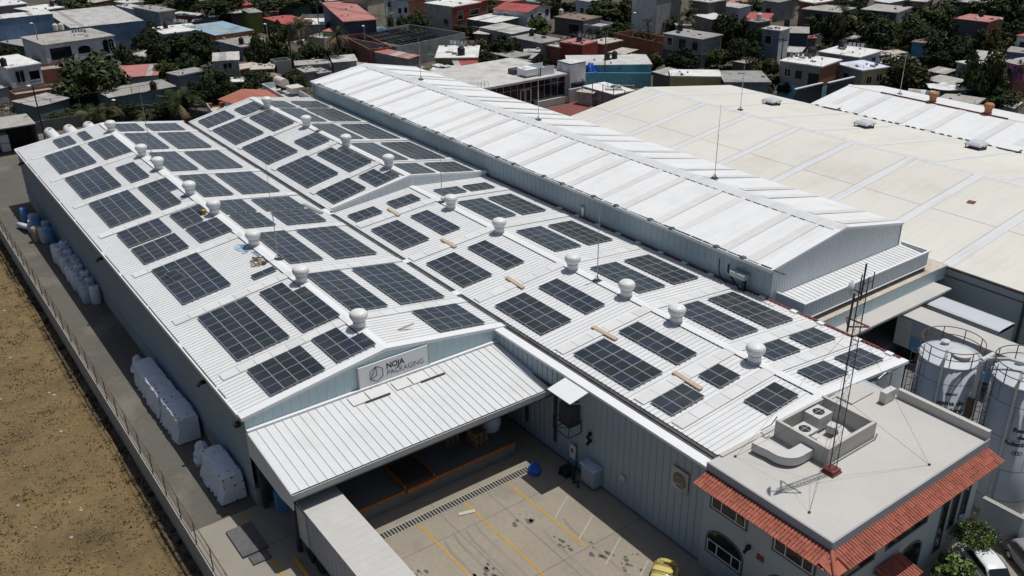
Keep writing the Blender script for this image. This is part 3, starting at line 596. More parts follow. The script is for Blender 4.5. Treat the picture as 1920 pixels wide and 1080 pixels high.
# ------------------------------------------------------------------ loose things on the roof
for k, (x0, x1, y) in enumerate(((-77.5, -75.05, 40.8), (-67.3, -64.9, 40.75), (-56.85, -54.3, 40.6), (-45.7, -43.1, 40.55), (-37.3, -34.6, 40.6))):
    b = MB(); z = p2L(y)+.06; dy = rnd.uniform(-.15, .15); b.obox((x0, y-.16, z), (x1-x0, dy, 0), (0, .34, .03), (0, 0, .09))
    tag(b.build('plank', M['plank']), 'bare wooden plank on the low roof, %s one counted from the office' % ORD[4-k], 'plank', 'wooden planks on the low roof')
b = MB(); z = p1R(24)
for k in range(2): x = -84.3+.0; y = 35.0+k*.25; b.obox((-84.6, y-.35, p1R(y)+.08), (3.6, .35, 0), (0, .12, 0), (0, 0, .14))
tag(b.build('gutter_length', M['trim_grey']), 'two grey gutter lengths lying beside the valley gutter', 'gutter')
b = MB(); b.obox((-53.1, 28.0, p1R(28.4)+.06), (.25, 1.25, .25), (.16, -.05, 0), (0, 0, .07)); tag(b.build('timber_offcut', M['plank']), 'small timber offcut propped near the sign apex', 'timber')
b = MB()
for k in range(22):
    x, y = rnd.uniform(-71.6, -69.9), rnd.uniform(24.0, 25.0); a = rnd.uniform(0, 6); r = rnd.uniform(.12, .3); pts = [V(x+r*math.cos(a+q), y+r*math.sin(a+q), p1L(y)+.08+.1*math.sin(q*2)+.06*q/3) for q in (0, 1, 2, 3, 4)]; b.path(pts, .05, 4, k % 2)
tag(b.build('debris', [M['rust'], M['plank']]), 'heap of twisted brown debris on the signed ridge', 'debris')
b = MB(); b.lathe((-85.0, 24.75, p1L(24.75)+.05), [(.22, 0), (.24, .1), (.24, .38), (.1, .45)], 10, 0); b.box(-85.3, -84.9, 24.35, 24.5, p1L(24.4)+.05, p1L(24.4)+.5, 1)
tag(b.build('bucket', [M['yellow'], M['dark_steel']]), 'yellow bucket and dark tool at a ventilator foot', 'bucket')
def splat(cx, cy, rx, ry, n, pz, lab, rot=0):          # spilt paint, flat on the roof
    b = MB()
    for _ in range(n):
        x = cx+rnd.gauss(0, rx); y = cy+rnd.gauss(0, ry); r = rnd.uniform(.08, .34); k = 8
        b.add([V(x+r*1.6*rnd.uniform(.6, 1.1)*math.cos(6.283*i/k), y+r*rnd.uniform(.6, 1.1)*math.sin(6.283*i/k), 0) for i in range(k)], [tuple(range(k))])
    b.v = [(q[0], q[1], pz(q[1])+.058) for q in b.v]; o = b.build('paint_stain', M['paint_blue'], W); o['kind'] = 'stuff'; o['label'] = lab
splat(-74.4, 24.75, .8, .25, 20, p1L, 'blue paint spilt over the roof'); splat(-72.2, 25.15, .7, .1, 12, p1L, 'blue paint spilt over the roof'); splat(-90.9, 24.7, .3, .25, 8, p1L, 'blue paint spilt over the roof'); splat(-101.2, 24.9, .25, .15, 5, p1L, 'blue paint spilt over the roof')
b = MB(); b.tube((-64.5, 55.6, 7.1), (-64.5, 55.6, 8.2), .28, n=14); b.lathe((-64.5, 55.6, 8.2), [(.38, 0), (.36, .1), (.05, .22)], 14); tag(b.build('flue_pipe', M['steel']), 'short steel flue pipe against the tall shed wall', 'flue')
# ------------------------------------------------------------------ the tall shed behind the low roof
HX0, HX1, HY0, HYR, HY1 = -126.3, -41.25, 55.45, 64.55, 73.3; HZ0, HZR, HZ1 = 9.72, 11.12, 9.4
T = thing('warehouse', 'tall narrow white shed with translucent roof bands and grey teal side', 'warehouse', (-84, 64, 0))
hs = (HZR-HZ0)/(HYR-HY0); hs1 = (HZR-HZ1)/(HY1-HYR)
tr = slope_roof(HX0, HX1, HY0-.1, HZ0, HYR, HZR, T, .33, 'roof_high', 'roof_high', rh=.03, rw=.12); tr2 = slope_roof(HX0, HX1, HYR, HZR, HY1, HZ1, T, .33, 'roof_high', 'roof_high', rh=.03, rw=.12)
bands = [-122.9, -117.6, -115.2, -109.8, -106.9, -101.4, -98.5, -93.5, -90.6, -87.4, -83.6, -78.2, -75.2, -70.0, -67.0, -62.2, -59.0, -54.4, -51.7, -46.5, -43.6]
def band(parent, x, wd, y0, z0, y1, z1, m='skylight_band', name='skylight_panel', h=.045):
    b = MB(); n = 5; c = V(0, y1-y0, z1-z0)
    for i in range(n): b.obox(V(x-wd/2, y0, z0+h)+c*(i/n), (wd, 0, 0), c*(1/n)*.996, (0, 0, .012+.004*(i % 2)))
    b.build(name, M[m], parent)
for x in bands: band(tr, x, .95, HY0+.05, HZ0, HYR-.75, HZR-.12)
for x in bands[::1]: band(tr2, x+1.2, .8, HYR+.75, HZR-.11, HY1-.1, HZ1+.02)
b = MB(); b.add([(HX0, HYR-.95, HZR-.10), (HX0, HYR, HZR+.1), (HX0, HYR+.95, HZR-.14), (HX1, HYR-.95, HZR-.10), (HX1, HYR, HZR+.1), (HX1, HYR+.95, HZR-.14)], [(0, 1, 4, 3), (1, 2, 5, 4)]); b.build('ridge_cap', M['roof_strip'], T)
b = MB(); x = HX0+2
while x < HX1-1.5: b.box(x, x+rnd.uniform(.35, .8), HYR-1.0, HYR-.94, HZR-.19, HZR-.08); x += rnd.uniform(.85, 1.1)
b.build('ridge_gap_shade', M['gutter'], T)['kind'] = 'stuff'  # dark dashes stand for the shaded gaps between ribs at the ridge cap
b = MB(); b.ribbed((HX0, HY0+.12, 0), (HX1-HX0, 0, 0), (0, 0, HZ0-.12), (0, -1, 0), .72, .05, .03); b.build('wall', M['wall_teal'], T)
b = MB(); b.box(HX0, HX1, HY0-.2, HY0-.08, HZ0-.22, HZ0+.05); b.build('eave_flashing', M['trim'], T)
b = MB(); x = HX0+2                                   # dark closure strip with lumps along the eave
while x < HX1: l = rnd.uniform(.5, 1.4); b.box(x, x+l, HY0-.08, HY0+.06, HZ0+.02, HZ0+rnd.uniform(.06, .13)); x += l+rnd.uniform(0, .25)
for x in bands: b.lathe((x-.7, HY0, HZ0), [(.3, .02), (.28, .12), (.1, .2)], 8)
b.build('eave_closure', M['gutter'], T)
b = MB(); gable(b, HX1, [(HY0+.1, HZ0-.03, 0), (HYR, HZR-.03, 0), (HY1, HZ1-.03, 0)], .34, 1); b.build('gable_wall', M['wall_pale'], T)
b = MB(); gable(b, HX0, [(HY0+.1, HZ0-.03, 0), (HYR, HZR-.03, 0), (HY1, HZ1-.03, 0)], .72, -1); b.box(HX0, HX1, HY1-.2, HY1-.1, 0, HZ1-.1); b.build('gable_wall', M['wall_pale'], T)
def verge2(P, x0, x1, pts, up=.06, th=.14):
    b = MB()
    for (ya, za), (yb, zb) in zip(pts[:-1], pts[1:]):
        b.hexa([(x0, ya, za-th), (x1, ya, za-th), (x1, yb, zb-th), (x0, yb, zb-th), (x0, ya, za+up), (x1, ya, za+up), (x1, yb, zb+up), (x0, yb, zb+up)])
    b.build('gable_flashing', M['trim'], P)
verge2(T, HX1-.5, HX1+.08, [(HY0-.15, HZ0), (HYR, HZR), (HY1+.1, HZ1)]); verge2(T, HX0-.08, HX0+.5, [(HY0-.15, HZ0), (HYR, HZR), (HY1+.1, HZ1)])
# dock annex at its near end
A = thing('dock_annex', 'low flat annex with striped pale fascia below the tall shed gable', 'annex', (-40, 65, 0))
b = MB(); b.ribbed((-41.2, 56.6, 7.30), (0, 17.0, 0), (2.6, 0, -.15), (.15, 0, 2.6), .5, .09, .05, 0, 1); b.build('roof', [M['roof_white'], M['roof_rib']], A)
b = MB(); b.ribbed((-38.55, 56.4, 6.1), (0, 17.3, 0), (0, 0, 1.35), (1, 0, 0), .42, .16, .05, 0); b.ribbed((-41.25, 56.4, 5.4), (2.7, 0, 0), (0, 0, 2.05), (0, -1, 0), .6, .06, .04, 0); b.box(-41.2, -38.6, 73.6, 73.7, 5, 7.5); b.build('fascia', M['wall_pale'], A)
b = MB(); b.box(-38.62, -38.42, 56.3, 73.8, 7.45, 7.55); b.box(-41.25, -38.62, 56.3, 56.45, 7.45, 7.55); b.box(-41.25, -38.62, 73.6, 73.8, 7.45, 7.55); b.box(-38.62, -38.42, 56.3, 73.8, 6.05, 6.12); b.build('trim', M['trim'], A)
b = MB(); b.box(-41, -37.95, 57.6, 76.4, 5.5, 5.62); b.build('ledge', M['r_sand'], A)
b = MB(); b.box(-38.2, -38.0, 57.7, 76.3, 4.35, 5.5); b.build('wall', M['wall_cyan'], A)
b = MB(); b.box(-38.0, -36.3, 58.5, 74.6, 4.2, 4.4); b.build('overhang', M['office_roof'], A)
b = MB(); b.box(-39.6, -39.4, 57, 76.3, 0, 5.4); b.build('back_wall', M['w_dark'], A)
for y in (62.2, 66.2): b = MB(); b.box(-39.38, -39.3, y, y+1.9, .4, 3.3); b.build('dock_door', M['white_frame'], A)
b = MB(); b.box(-39.4, -36.8, 58.8, 75.6, 0, 1.1); b.build('dock_platform', M['concrete_dark'], A)
# extraction duct and pipes on the tall shed wall
t = thing('extractor', 'small grey extractor box with black elbow pipes at the tall shed wall', 'extractor', (-44.6, 55.0, 7.2))
b = MB(); b.box(-45.0, -43.4, 54.75, 55.35, 8.15, 8.55); b.build('casing', M['trim_grey'], t)
b = MB(); b.box(-43.7, -43.45, 54.85, 55.15, 7.1, 8.15); b.build('stand', M['black'], t)
b = MB(); b.path([(-45.4, 55.1, 8.9), (-45.4, 55.1, 8.2), (-44.6, 55.0, 7.6), (-43.8, 54.9, 7.2)], .09, 7); b.path([(-46.5, 55.2, 9.0), (-46.5, 55.2, 8.0), (-46.2, 55.1, 7.5), (-45.4, 55.0, 7.2)], .05, 6); b.build('pipe', M['black'], t)

# ------------------------------------------------------------------ the cream hall and the far white roof
H = thing('warehouse', 'broad low cream roofed hall with grey white strips across its roof', 'warehouse', (-50, 95, 0))
KX0, KX1, KY0, KYR, KY1, KZ0, KZR, KZ1 = -97.6, 22, 76.25, 95.6, 114.4, 5.45, 8.15, 5.7
ks = (KZR-KZ0)/(KYR-KY0); ks1 = (KZR-KZ1)/(KY1-KYR)
def plain_slope(P, x0, x1, y0, z0, y1, z1, m, th=.15, nm='roof'):
    b = MB(); b.hexa([(x0, y0, z0-th), (x1, y0, z0-th), (x1, y1, z1-th), (x0, y1, z1-th), (x0, y0, z0), (x1, y0, z0), (x1, y1, z1), (x0, y1, z1)]); return b.build(nm, M[m], P)
c1 = plain_slope(H, KX0, KX1, KY0, KZ0, KYR, KZR, 'roof_cream'); c2 = plain_slope(H, KX0, KX1, KYR, KZR, KY1, KZ1, 'roof_cream')
for k in range(14):
    x = -93.9+k*7.9; b = MB(); b.obox((x, KY0-.02, KZ0+.003), (1.05, 0, 0), (0, KYR-KY0-.5, ks*(KYR-KY0-.5)), (0, 0, .03)); b.build('gutter_strip', M['roof_strip'], c1)
    b = MB(); b.obox((x-.10, KY0, KZ0+.003), (.09, 0, 0), (0, KYR-KY0-.5, ks*(KYR-KY0-.5)), (0, 0, .035)); b.build('strip_edge', M['trim_grey'], c1)
    b = MB(); b.obox((x+2.4, KYR+.5, KZR-ks1*.5+.003), (.8, 0, 0), (0, KY1-KYR-.6, -ks1*(KY1-KYR-.6)), (0, 0, .03)); b.build('gutter_strip', M['roof_strip'], c2)
b = MB(); b.box(KX0, KX1, KY0+9.4, KY0+9.43, 6.75, 6.785); b.build('seam', M['trim_grey'], c1)
b = MB(); b.add([(KX0, KYR-.5, KZR-.06), (KX0, KYR, KZR+.07), (KX0, KYR+.5, KZR-.05), (KX1, KYR-.5, KZR-.06), (KX1, KYR, KZR+.07), (KX1, KYR+.5, KZR-.05)], [(0, 1, 4, 3), (1, 2, 5, 4)]); b.build('ridge_cap', M['roof_strip'], H)
b = MB(); b.box(KX0, KX1, KY0+.15, KY0+.3, 0, KZ0-.1); b.box(KX0, KX0+.2, KY0+.3, KY1, 0, 5.4); b.prism([(KX0, KY0+.3, 5.3), (KX0, KYR, KZR-.15), (KX0, KY1, 5.5)], (.2, 0, 0)); b.build('wall', M['office_wall'], H)
b = MB(); b.box(-38, KX1, KY0+.05, KY0+.13, 4.55, 4.62); b.build('red_rail', M['red_steel'], H)
b = MB(); b.box(-37.9, KX1, KY0-.1, KY0+.1, KZ0-.12, KZ0+.08); b.build('eave_gutter', M['gutter'], H)
for x in (-30.8, -22.5): b = MB(); b.box(x, x+.22, KY0-.02, KY0+.14, 0, KZ0-.12); b.build('downpipe', M['dark_steel'], H)
def hatch(loc, label):
    t = thing('roof_hatch', label, 'roof hatch', loc, 0, 'domed roof hatches on the cream hall'); b = MB()
    for sx in (-1, 1):
        for sy in (-1, 1): b.box(sx*.85-.05, sx*.85+.05, sy*.85-.05, sy*.85+.05, -.2, .4)
    b.box(-.8, .8, -.8, .8, -.2, .1); b.build('curb', M['dark_steel'], t, local=True)
    b = MB(); b.lathe((0, 0, 0), [(1.45, .38), (1.45, .55), (1.05, .78), (.3, .85)], 4); o = b.build('dome', M['silo'], t, local=True); o.rotation_euler.z = math.pi/4; return t
hatch((-82.8, 106.3, 6.85), 'domed skylight hatch farthest along the cream hall roof'); hatch((-67.5, 106.2, 6.85), 'domed skylight hatch in the middle of the cream hall roof'); hatch((-54.3, 110.0, 6.4), 'domed skylight hatch nearest on the cream hall roof')
b = MB(); b.obox((-43.5, 88.6, 7.22), (.7, .2, 0), (-.1, .6, .08), (0, 0, .05)); tag(b.build('tile_fragment', M['red_steel']), 'small reddish sheet scrap on the cream roof', 'scrap')
F2 = thing('warehouse', 'far white ribbed roof with rust orange ventilators beyond the cream hall', 'warehouse', (-50, 123, 0))
fr1 = slope_roof(-82, 22, 114.2, 5.75, 123.4, 7.2, F2, .33, 'roof_high', 'roof_high', rh=.03, rw=.12); fr2 = slope_roof(-82, 22, 123.4, 7.2, 132, 5.8, F2, .33, 'roof_high', 'roof_high', rh=.03, rw=.12)
for k in range(15): band(fr1, -79+k*5.6-(k % 2)*1.2, 1.1, 114.5, 5.8, 122.8, 7.1)
b = MB(); b.add([(-82, 122.9, 7.17), (-82, 123.4, 7.31), (-82, 123.9, 7.17), (22, 122.9, 7.17), (22, 123.4, 7.31), (22, 123.9, 7.17)], [(0, 1, 4, 3), (1, 2, 5, 4)]); b.build('ridge_cap', M['trim'], F2)
b = MB(); b.box(-76.2, -57.2, 122.78, 122.9, 7.13, 7.3); b.build('red_flashing', M['red_steel'], F2)
b = MB(); x = -81
while x < 15: b.box(x, x+.6, 114.1, 114.2, 5.74, 5.9); x += rnd.uniform(.9, 1.6)
b.build('eave_closure', M['gutter'], F2)['kind'] = 'stuff'
b = MB(); b.prism([(-82, 114.4, 0), (-82, 132, 0), (-82, 132, 5.7), (-82, 123.4, 7.0), (-82, 114.4, 5.6)], (.2, 0, 0)); b.box(-81.8, 22, 131.7, 131.9, 0, 5.6); b.build('wall', M['wall_pale'], F2)
for k, (x, y) in enumerate(((-79.7, 114.9), (-53.5, 114.9))):
    b = MB(); b.obox((x, y-1.2, 5.95), (2.6, 0, .05), (0, 1.5, .22), (0, 0, .05)); tag(b.build('roof_sheet', M['trim']), ['loose white sheet at the valley beside the dark screens', 'loose white sheet at the valley near the third hatch'][k], 'sheet')

# ------------------------------------------------------------------ glass fronted building, terracotta court
B = thing('building', 'flat white roofed building with a dark glazed front above a terracotta court', 'building', (-130, 92, 0))
b = MB(); b.box(-140, -123.2, 78, 102, 4.75, 5.05); b.box(-123.35, -122.9, 78, 102.2, 4.72, 5.09); b.build('roof', M['r_pale'], B)
b = MB(); b.box(-140, -124.2, 78.2, 101.8, 0, 4.7); b.build('wall', M['w_white'], B)
b = MB(); b.box(-124.25, -124.1, 78.2, 101.8, .3, 4.7); b.build('glass_front', M['glass'], B)
b = MB(); y = 78.4
while y < 101.6: b.box(-124.1, -124.02, y, y+.09, .3, 4.7); y += 1.45
for z in (1.2, 3.45, 4.6): b.box(-124.1, -124.0, 78.2, 101.8, z, z+.08)
b.build('mullion', M['steel'], B)
b = MB()
for y0, y1 in ((92.0, 92.2), (93.1, 93.25), (94.2, 94.4)): b.box(-124.02, -123.9, y0, y1, 0, 3.3)
b.box(-124.02, -123.9, 92, 94.4, 3.2, 3.35); b.box(-124.02, -123.9, 92, 94.4, .9, 1.05); b.build('door_frame', M['white_frame'], B)
b = MB(); b.box(-124.1, -122.7, 95, 101.5, 0, 1.15); b.box(-122.7, -122.1, 101.5, 104.5, 0, 2.4); b.build('planter_wall', M['office_roof'], B)
b = MB(); b.box(-126.2, -122.6, 101.9, 105.4, 0, 6.6); b.f.pop(1); b.m.pop(1); b.box(-126.2, -122.6, 101.9, 105.4, 6.5, 6.7); b.build('stair_tower', M['w_white'], B)
b = MB(); b.box(-122.58, -122.5, 102.1, 105.2, .2, 3.3); b.build('tower_glazing', M['glass'], B)
b = MB(); b.box(-127.5, -124.2, 96.6, 96.7, 5.05, 6.5); b.box(-124.3, -124.2, 96.6, 99.6, 5.05, 6.5); b.box(-127.5, -127.4, 96.6, 99.6, 5.05, 6.5); b.build('plant_screen', M['wall_pale'], B)
b = MB(); b.box(-127.2, -124.5, 93.8, 96.3, 5.3, 6.4, 0); b.lathe((-126, 95, 6.4), [(.9, 0), (.8, .2), (.3, .3)], 12, 0); b.box(-129.6, -127.6, 93.6, 95.6, 5.1, 5.9, 1); tag(b.build('cooling_unit', [M['trim'], M['dark_steel']]), 'white rooftop cooling unit behind the glazed front', 'cooling unit')
t = thing('roof_ladder', 'steel ladder hoops at the roof edge of the glazed building', 'ladder', (-123.2, 84, 4)); b = MB()
for y in (83.4, 84.1, 84.8): b.path([(-123, y, 4), (-123, y, 6), (-123.9, y, 6), (-123.9, y, 5.1)], .03, 5)
b.build('hoop', M['steel'], t)
mb = MB(); mb.box(-122.1, -106, 88, 103.2, -.05, .02); struct(mb, 'courtyard', M['terracotta'], 'terracotta red court beside the glazed building')
t = thing('fence', 'tall dark post fence round the terracotta court', 'fence', (-116, 103.2, 0))
for k in range(7): b = MB(); b.tube((-121+k*2.7, 103.3, 0), (-121+k*2.7, 103.3, 4.2), .07, n=6); b.build('post', M['dark_steel'], t)
b = MB()
for z in (1.4, 4.1): b.tube((-121, 103.3, z), (-104.8, 103.3, z), .03, n=4)
b.build('rail', M['steel'], t)
b = MB(); b.box(-121.5, -114, 104.2, 108.8, 0, 2.6, 0); b.box(-121.7, -113.6, 104, 109, 2.6, 2.75, 1); tag(b.build('shed', [M['w_blockgrey'], M['r_white']]), 'small shed with white slab roof behind the court fence', 'shed')
b = MB(); b.box(-113.2, -107.5, 105.2, 108, 0, 1.0, 1); b.box(-113.2, -107.5, 105.2, 108, 1.9, 2.1, 0); b.box(-113.2, -107.5, 105.2, 105.3, 1.1, 1.3, 0); b.box(-113.2, -113, 105.2, 105.4, 0, 2, 0); b.box(-107.7, -107.5, 105.2, 105.4, 0, 2, 0); tag(b.build('shelter', [M['r_white'], M['w_dark']]), 'low white railed shelter at the corner of the court', 'shelter')
for k, (x, y) in enumerate(((-86.2, 119.3), (-84.6, 125.0))):
    t = thing('screen_panel', ['dark screen wall by the hatch, the nearer of two', 'dark screen wall by the far white roof, the farther of two'][k], 'screen', (x, y, 0)); b = MB(); b.box(x-.15, x+.15, y-3.2, y+3.2, 3.6, 6.8+k*.4); b.build('sheet', M['dark_steel'], t)
    b = MB(); b.box(x-.2, x+.2, y-3.3, y+3.3, 6.8+k*.4, 6.95+k*.4); b.build('capping', M['wall_pale'], t); b = MB(); b.box(x-.1, x+.1, y-3, y-2.8, 0, 3.6); b.box(x-.1, x+.1, y+2.8, y+3, 0, 3.6); b.build('leg', M['dark_steel'], t)

# ------------------------------------------------------------------ office with tiled eaves
O = thing('office_building', 'two storey pale office with flat roof and red tiled eaves', 'office', (-24.5, 42, 0))
OX0, OX1, OY0, OY1, OZ = -28.85, -20.2, 34.85, 50.1, 7.6
b = MB(); b.box(OX0, OX1, OY0, OY1, 0, OZ-.02); b.build('wall', M['office_wall'], O)
b = MB(); b.box(OX0+.02, OX1-.04, OY0+.04, OY1-.3, OZ-.02, OZ+.004); b.build('roof', M['office_roof'], O)
b = MB(); b.box(OX0+2.6, OX1+.02, OY1-.32, OY1, OZ-.05, OZ+.62); b.box(OX0-.05, OX0+.25, OY0+1, OY1-2, OZ-.6, OZ+.1); b.box(OX0-.02, OX0+1.4, OY1-3.4, OY1-1.1, OZ, OZ+.12); b.build('parapet', M['office_roof'], O)
b = MB(); b.box(OX0, OX1+.06, OY0-.06, OY0, 6.95, OZ+.015); b.box(OX1, OX1+.06, OY0, OY1, 6.95, OZ+.015); b.build('roof_band', M['office_wall'], O)
# tiled eaves: every tile its own piece
tb = MB(); n = 6
def half_tile(b, L, r):
    vs = []
    for x, rr in ((0, r*.86), (L, r)):
        for i in range(n+1): t = math.pi*i/n; vs.append((x, -rr*math.cos(t), rr*math.sin(t)))
        for i in range(n+1): t = math.pi*i/n; vs.append((x, -(rr-.022)*math.cos(t), (rr-.022)*math.sin(t)))
    k = 2*(n+1)
    fs = [(i, i+1, k+i+1, k+i) for i in range(n)]+[(k+n+1+i, k+n+2+i, n+2+i, n+1+i) for i in range(n)]+[(k+i, k+i+1, k+n+2+i, k+n+1+i) for i in range(n)]
    b.add(vs, fs)
half_tile(tb, .46, .115); tme = None
def eave_tiles(P, o, along, out, count, rows, pitch, drop, lab=None):
    global tme
    E = MB(); a = Vector(along); q = Vector(out); o = Vector(o); tot = rows*.37
    E.obox(o+V(0, 0, -.05), a*(count*pitch), q*tot+V(0, 0, -drop), (0, 0, .03)); ea = E.build('eave', M['tile_roof'], P)
    if lab: ea['label'] = lab
    ang = math.atan2(drop, tot); rz = math.atan2(q.y, q.x)
    for r in range(rows):
        for k in range(count):
            l = o+a*((k+.5)*pitch)+q*(r*.37)+V(0, 0, -drop*(r*.37)/tot+.012*rnd.random())-WL[P.name]
            if tme is None: x = tb.build('roof_tile', M['tile'], ea, local=True); tme = x.data; x.location = l; x.rotation_euler = (0, ang, rz)
            else: inst('roof_tile', tme, ea, l, (rnd.uniform(-.05, .05), ang+rnd.uniform(-.03, .03), rz+rnd.uniform(-.03, .03)))
eave_tiles(O, (OX0+.05, OY0-.03, 7.0), (1, 0, 0), (0, -1, 0), 42, 3, .216, .34)
eave_tiles(O, (OX1+.03, OY0-.05, 7.0), (0, 1, 0), (1, 0, 0), 70, 3, .217, .34)
b = MB(); b.tube((OX1+.05, OY0-.05, 7.08), (OX1+1.1, OY0-1.1, 6.72), .12, n=8); b.tube((OX1, OY0-.1, 7.05), (OX1, OY0-1.1, 6.7), .02, n=4); b.obox((OX1+.02, OY0-.04, 6.93), (1.1, 0, -.35), (0, -1.1, -.0), (0, 0, .03)); b.build('hip_tile', M['tile'], O)
b = MB(); b.box(OX0, OX1+.09, OY0-.1, OY0-.062, 6.9, 7.1); b.box(OX1+.062, OX1+.1, OY0, OY1, 6.9, 7.1); b.build('eave_flashing', M['window_trim'], O)
def win(P, o, u, w, h, n, arch=0, frame='window_trim', bars=(.28, .72), mid=.45, trim=.14, nm='window'):
    # window lying on a wall: o lower corner, u horizontal direction, n outward normal
    o = Vector(o); u = Vector(u); n = Vector(n); z = V(0, 0, 1)
    def pts(g, d):
        p = [o+u*(-g)+z*(-g), o+u*(w+g)+z*(-g)]
        if arch:
            for i in range(9): t = math.pi*i/8; p.append(o+u*(w/2+(w/2+g)*math.cos(t))+z*(h+(arch+g)*math.sin(t)))
        else: p += [o+u*(w+g)+z*(h+g), o+u*(-g)+z*(h+g)]
        return [q+n*d for q in p]
    a, c = pts(trim, .05), pts(0, .05); e = pts(0, .012); b = MB(); k = len(a)
    b.add(a+c+[q-n*.05 for q in a]+e, [(i, (i+1) % k, k+(i+1) % k, k+i) for i in range(k)]+[(2*k+i, 2*k+(i+1) % k, (i+1) % k, i) for i in range(k)]+[(k+i, k+(i+1) % k, 3*k+(i+1) % k, 3*k+i) for i in range(k)])
    f = b.build(nm, M[frame], P)
    b = MB(); b.add([q-n*.004 for q in e], [tuple(range(k))]); b.build('pane', M['glass'], f)
    if bars is not None:
        b = MB(); hh = h*mid if mid else h; s = .035
        for q in (0, 1): b.obox(o+z*(hh*q*.96)+n*.02, u*w, z*.06, n*.03)
        for q in (0,)+tuple(bars)+(.97,): b.obox(o+u*(w*q)+n*.021, u*.06, z*hh, n*.03)
        b.build('window_frame', M['white_frame'], f)
    return f
win(O, (-28.2, OY0, 4.8), (1, 0, 0), 2.55, .95, (0, -1, 0), mid=.8); win(O, (-23.6, OY0, 4.8), (1, 0, 0), 2.6, .95, (0, -1, 0), mid=.8)
win(O, (-28.25, OY0, 1.5), (1, 0, 0), 2.6, 1.0, (0, -1, 0), arch=.75, mid=.85); win(O, (-23.6, OY0, 1.5), (1, 0, 0), 2.6, 1.0, (0, -1, 0), arch=.75, mid=.85)
win(O, (OX1, 40.5, 4.2), (0, 1, 0), 3.9, 1.5, (1, 0, 0), bars=None); win(O, (OX1, 36.0, 4.2), (0, 1, 0), 3.2, 1.5, (1, 0, 0), bars=None)
for y, z in ((46.2, .9), (47.35, 2.1), (48.55, 2.4)): win(O, (OX1, y, z), (0, 1, 0), .6, 5.6-z, (1, 0, 0), bars=None, trim=.1)
win(O, (OX1, 42.2, .1), (0, 1, 0), 2.2, 2.2, (1, 0, 0), arch=.7, bars=None, nm='door')
b = MB(); b.box(OX1, OX1+1.5, 39.6, 41.8, 2.75, 2.86); b.build('porch_slab', M['office_wall'], O)
eave_tiles(O, (OX1+.1, 39.5, 3.25), (0, 1, 0), (1, 0, 0), 11, 4, .217, .38)
b = MB(); b.box(-24.65, -24.15, OY0-.04, OY0-.005, 3.35, 3.75); b.box(-24.2, -23.9, OY0-.03, OY0-.005, 2.2, 2.6); b.f = b.f[:6]; b.m = b.m[:6]; tag(b.build('notice_plate', M['red_steel']), 'small red notice plate on the office front wall', 'notice')
b = MB(); b.box(-25.3, -25.1, OY0-.3, OY0-.02, 3.7, 3.95); b.tube((-25.2, OY0-.3, 3.75), (-25.2, OY0-.5, 3.6), .1, n=8); tag(b.build('wall_lamp', M['black']), 'black floodlight on the office front wall by the arched window', 'lamp')
# ventilation well on the office roof
Wl = thing('plant_enclosure', 'open walled plant enclosure on the office roof', 'enclosure', (-26.3, 42.2, OZ))
b = MB(); z0, z1 = OZ, 8.8
b.box(-28.2, -24.4, 39.95, 40.15, z0, z1); b.box(-28.2, -24.4, 44.4, 44.6, z0, z1); b.box(-28.2, -28.0, 40.15, 44.4, z0, z1-.1); b.box(-24.6, -24.4, 40.15, 44.4, z0, z1); b.build('wall', M['office_roof'], Wl)
def ac(loc, rz, label, sx=1.0, sy=1.0, h=.95, fan_top=True):
    t = thing('air_conditioner', label, 'air conditioner', loc, rz, 'air conditioners on the office roof'); b = MB()
    b.box(-sx/2, sx/2, -sy/2, sy/2, .08, h); b.build('casing', M['duct'], t, local=True); b = MB()
    b.box(-sx/2+.05, sx/2-.05, -sy/2+.05, sy/2-.05, 0, .08); b.build('feet', M['dark_steel'], t, local=True); b = MB()
    r = min(sx, sy)*.33
    if fan_top:
        b.lathe((0, 0, h), [(r, 0), (r, .03), (r*.7, .035)], 16); b.build('fan', M['black'], t, local=True)
        b = MB(); b.tube((-r, 0, h+.045), (r, 0, h+.045), .015, n=4); b.tube((0, -r, h+.05), (0, r, h+.05), .015, n=4); b.build('fan_guard', M['duct'], t, local=True)
    else:
        b.tube((-sx/2-.01, -.12, h*.55), (-sx/2-.03, -.12, h*.55), h*.36, n=16); b.build('fan', M['dark_steel'], t, local=True)
    return t
ac((-27.3, 42.9, OZ+.1), 0, 'grey air conditioner with top fan, the farther of two in the enclosure', 1.1, 1.3, 1.0); ac((-26.9, 41.1, OZ+.1), 0, 'grey air conditioner with top fan, the nearer of two in the enclosure', 1.1, 1.2, .7)
ac((-26.4, 48.9, OZ), .0, 'white split unit with side fan by the office parapet', .45, 1.1, .85, False)
def duct(pts, w, h, label):                          # square duct swept along points in plan
    b = MB(); n = len(pts); vs = []
    for i, p in enumerate(pts):
        p = Vector(p); d = (Vector(pts[min(i+1, n-1)])-Vector(pts[max(i-1, 0)])); d.z = 0; d.normalize(); s = V(-d.y, d.x, 0)*(w/2)
        vs += [p-s, p+s, p+s+V(0, 0, h), p-s+V(0, 0, h)]
    fs = [(4*i+j, 4*i+(j+1) % 4, 4*i+4+(j+1) % 4, 4*i+4+j) for i in range(n-1) for j in range(4)]+[(3, 2, 1, 0), tuple(4*n-4+j for j in range(4))]
    b.add(vs, fs); tag(b.build('duct', M['duct']), label, 'duct', 'white air ducts on the office roof')
def arc(c, r, a0, a1, z, k=7): return [(c[0]+r*math.cos(a0+(a1-a0)*i/k), c[1]+r*math.sin(a0+(a1-a0)*i/k), z) for i in range(k+1)]
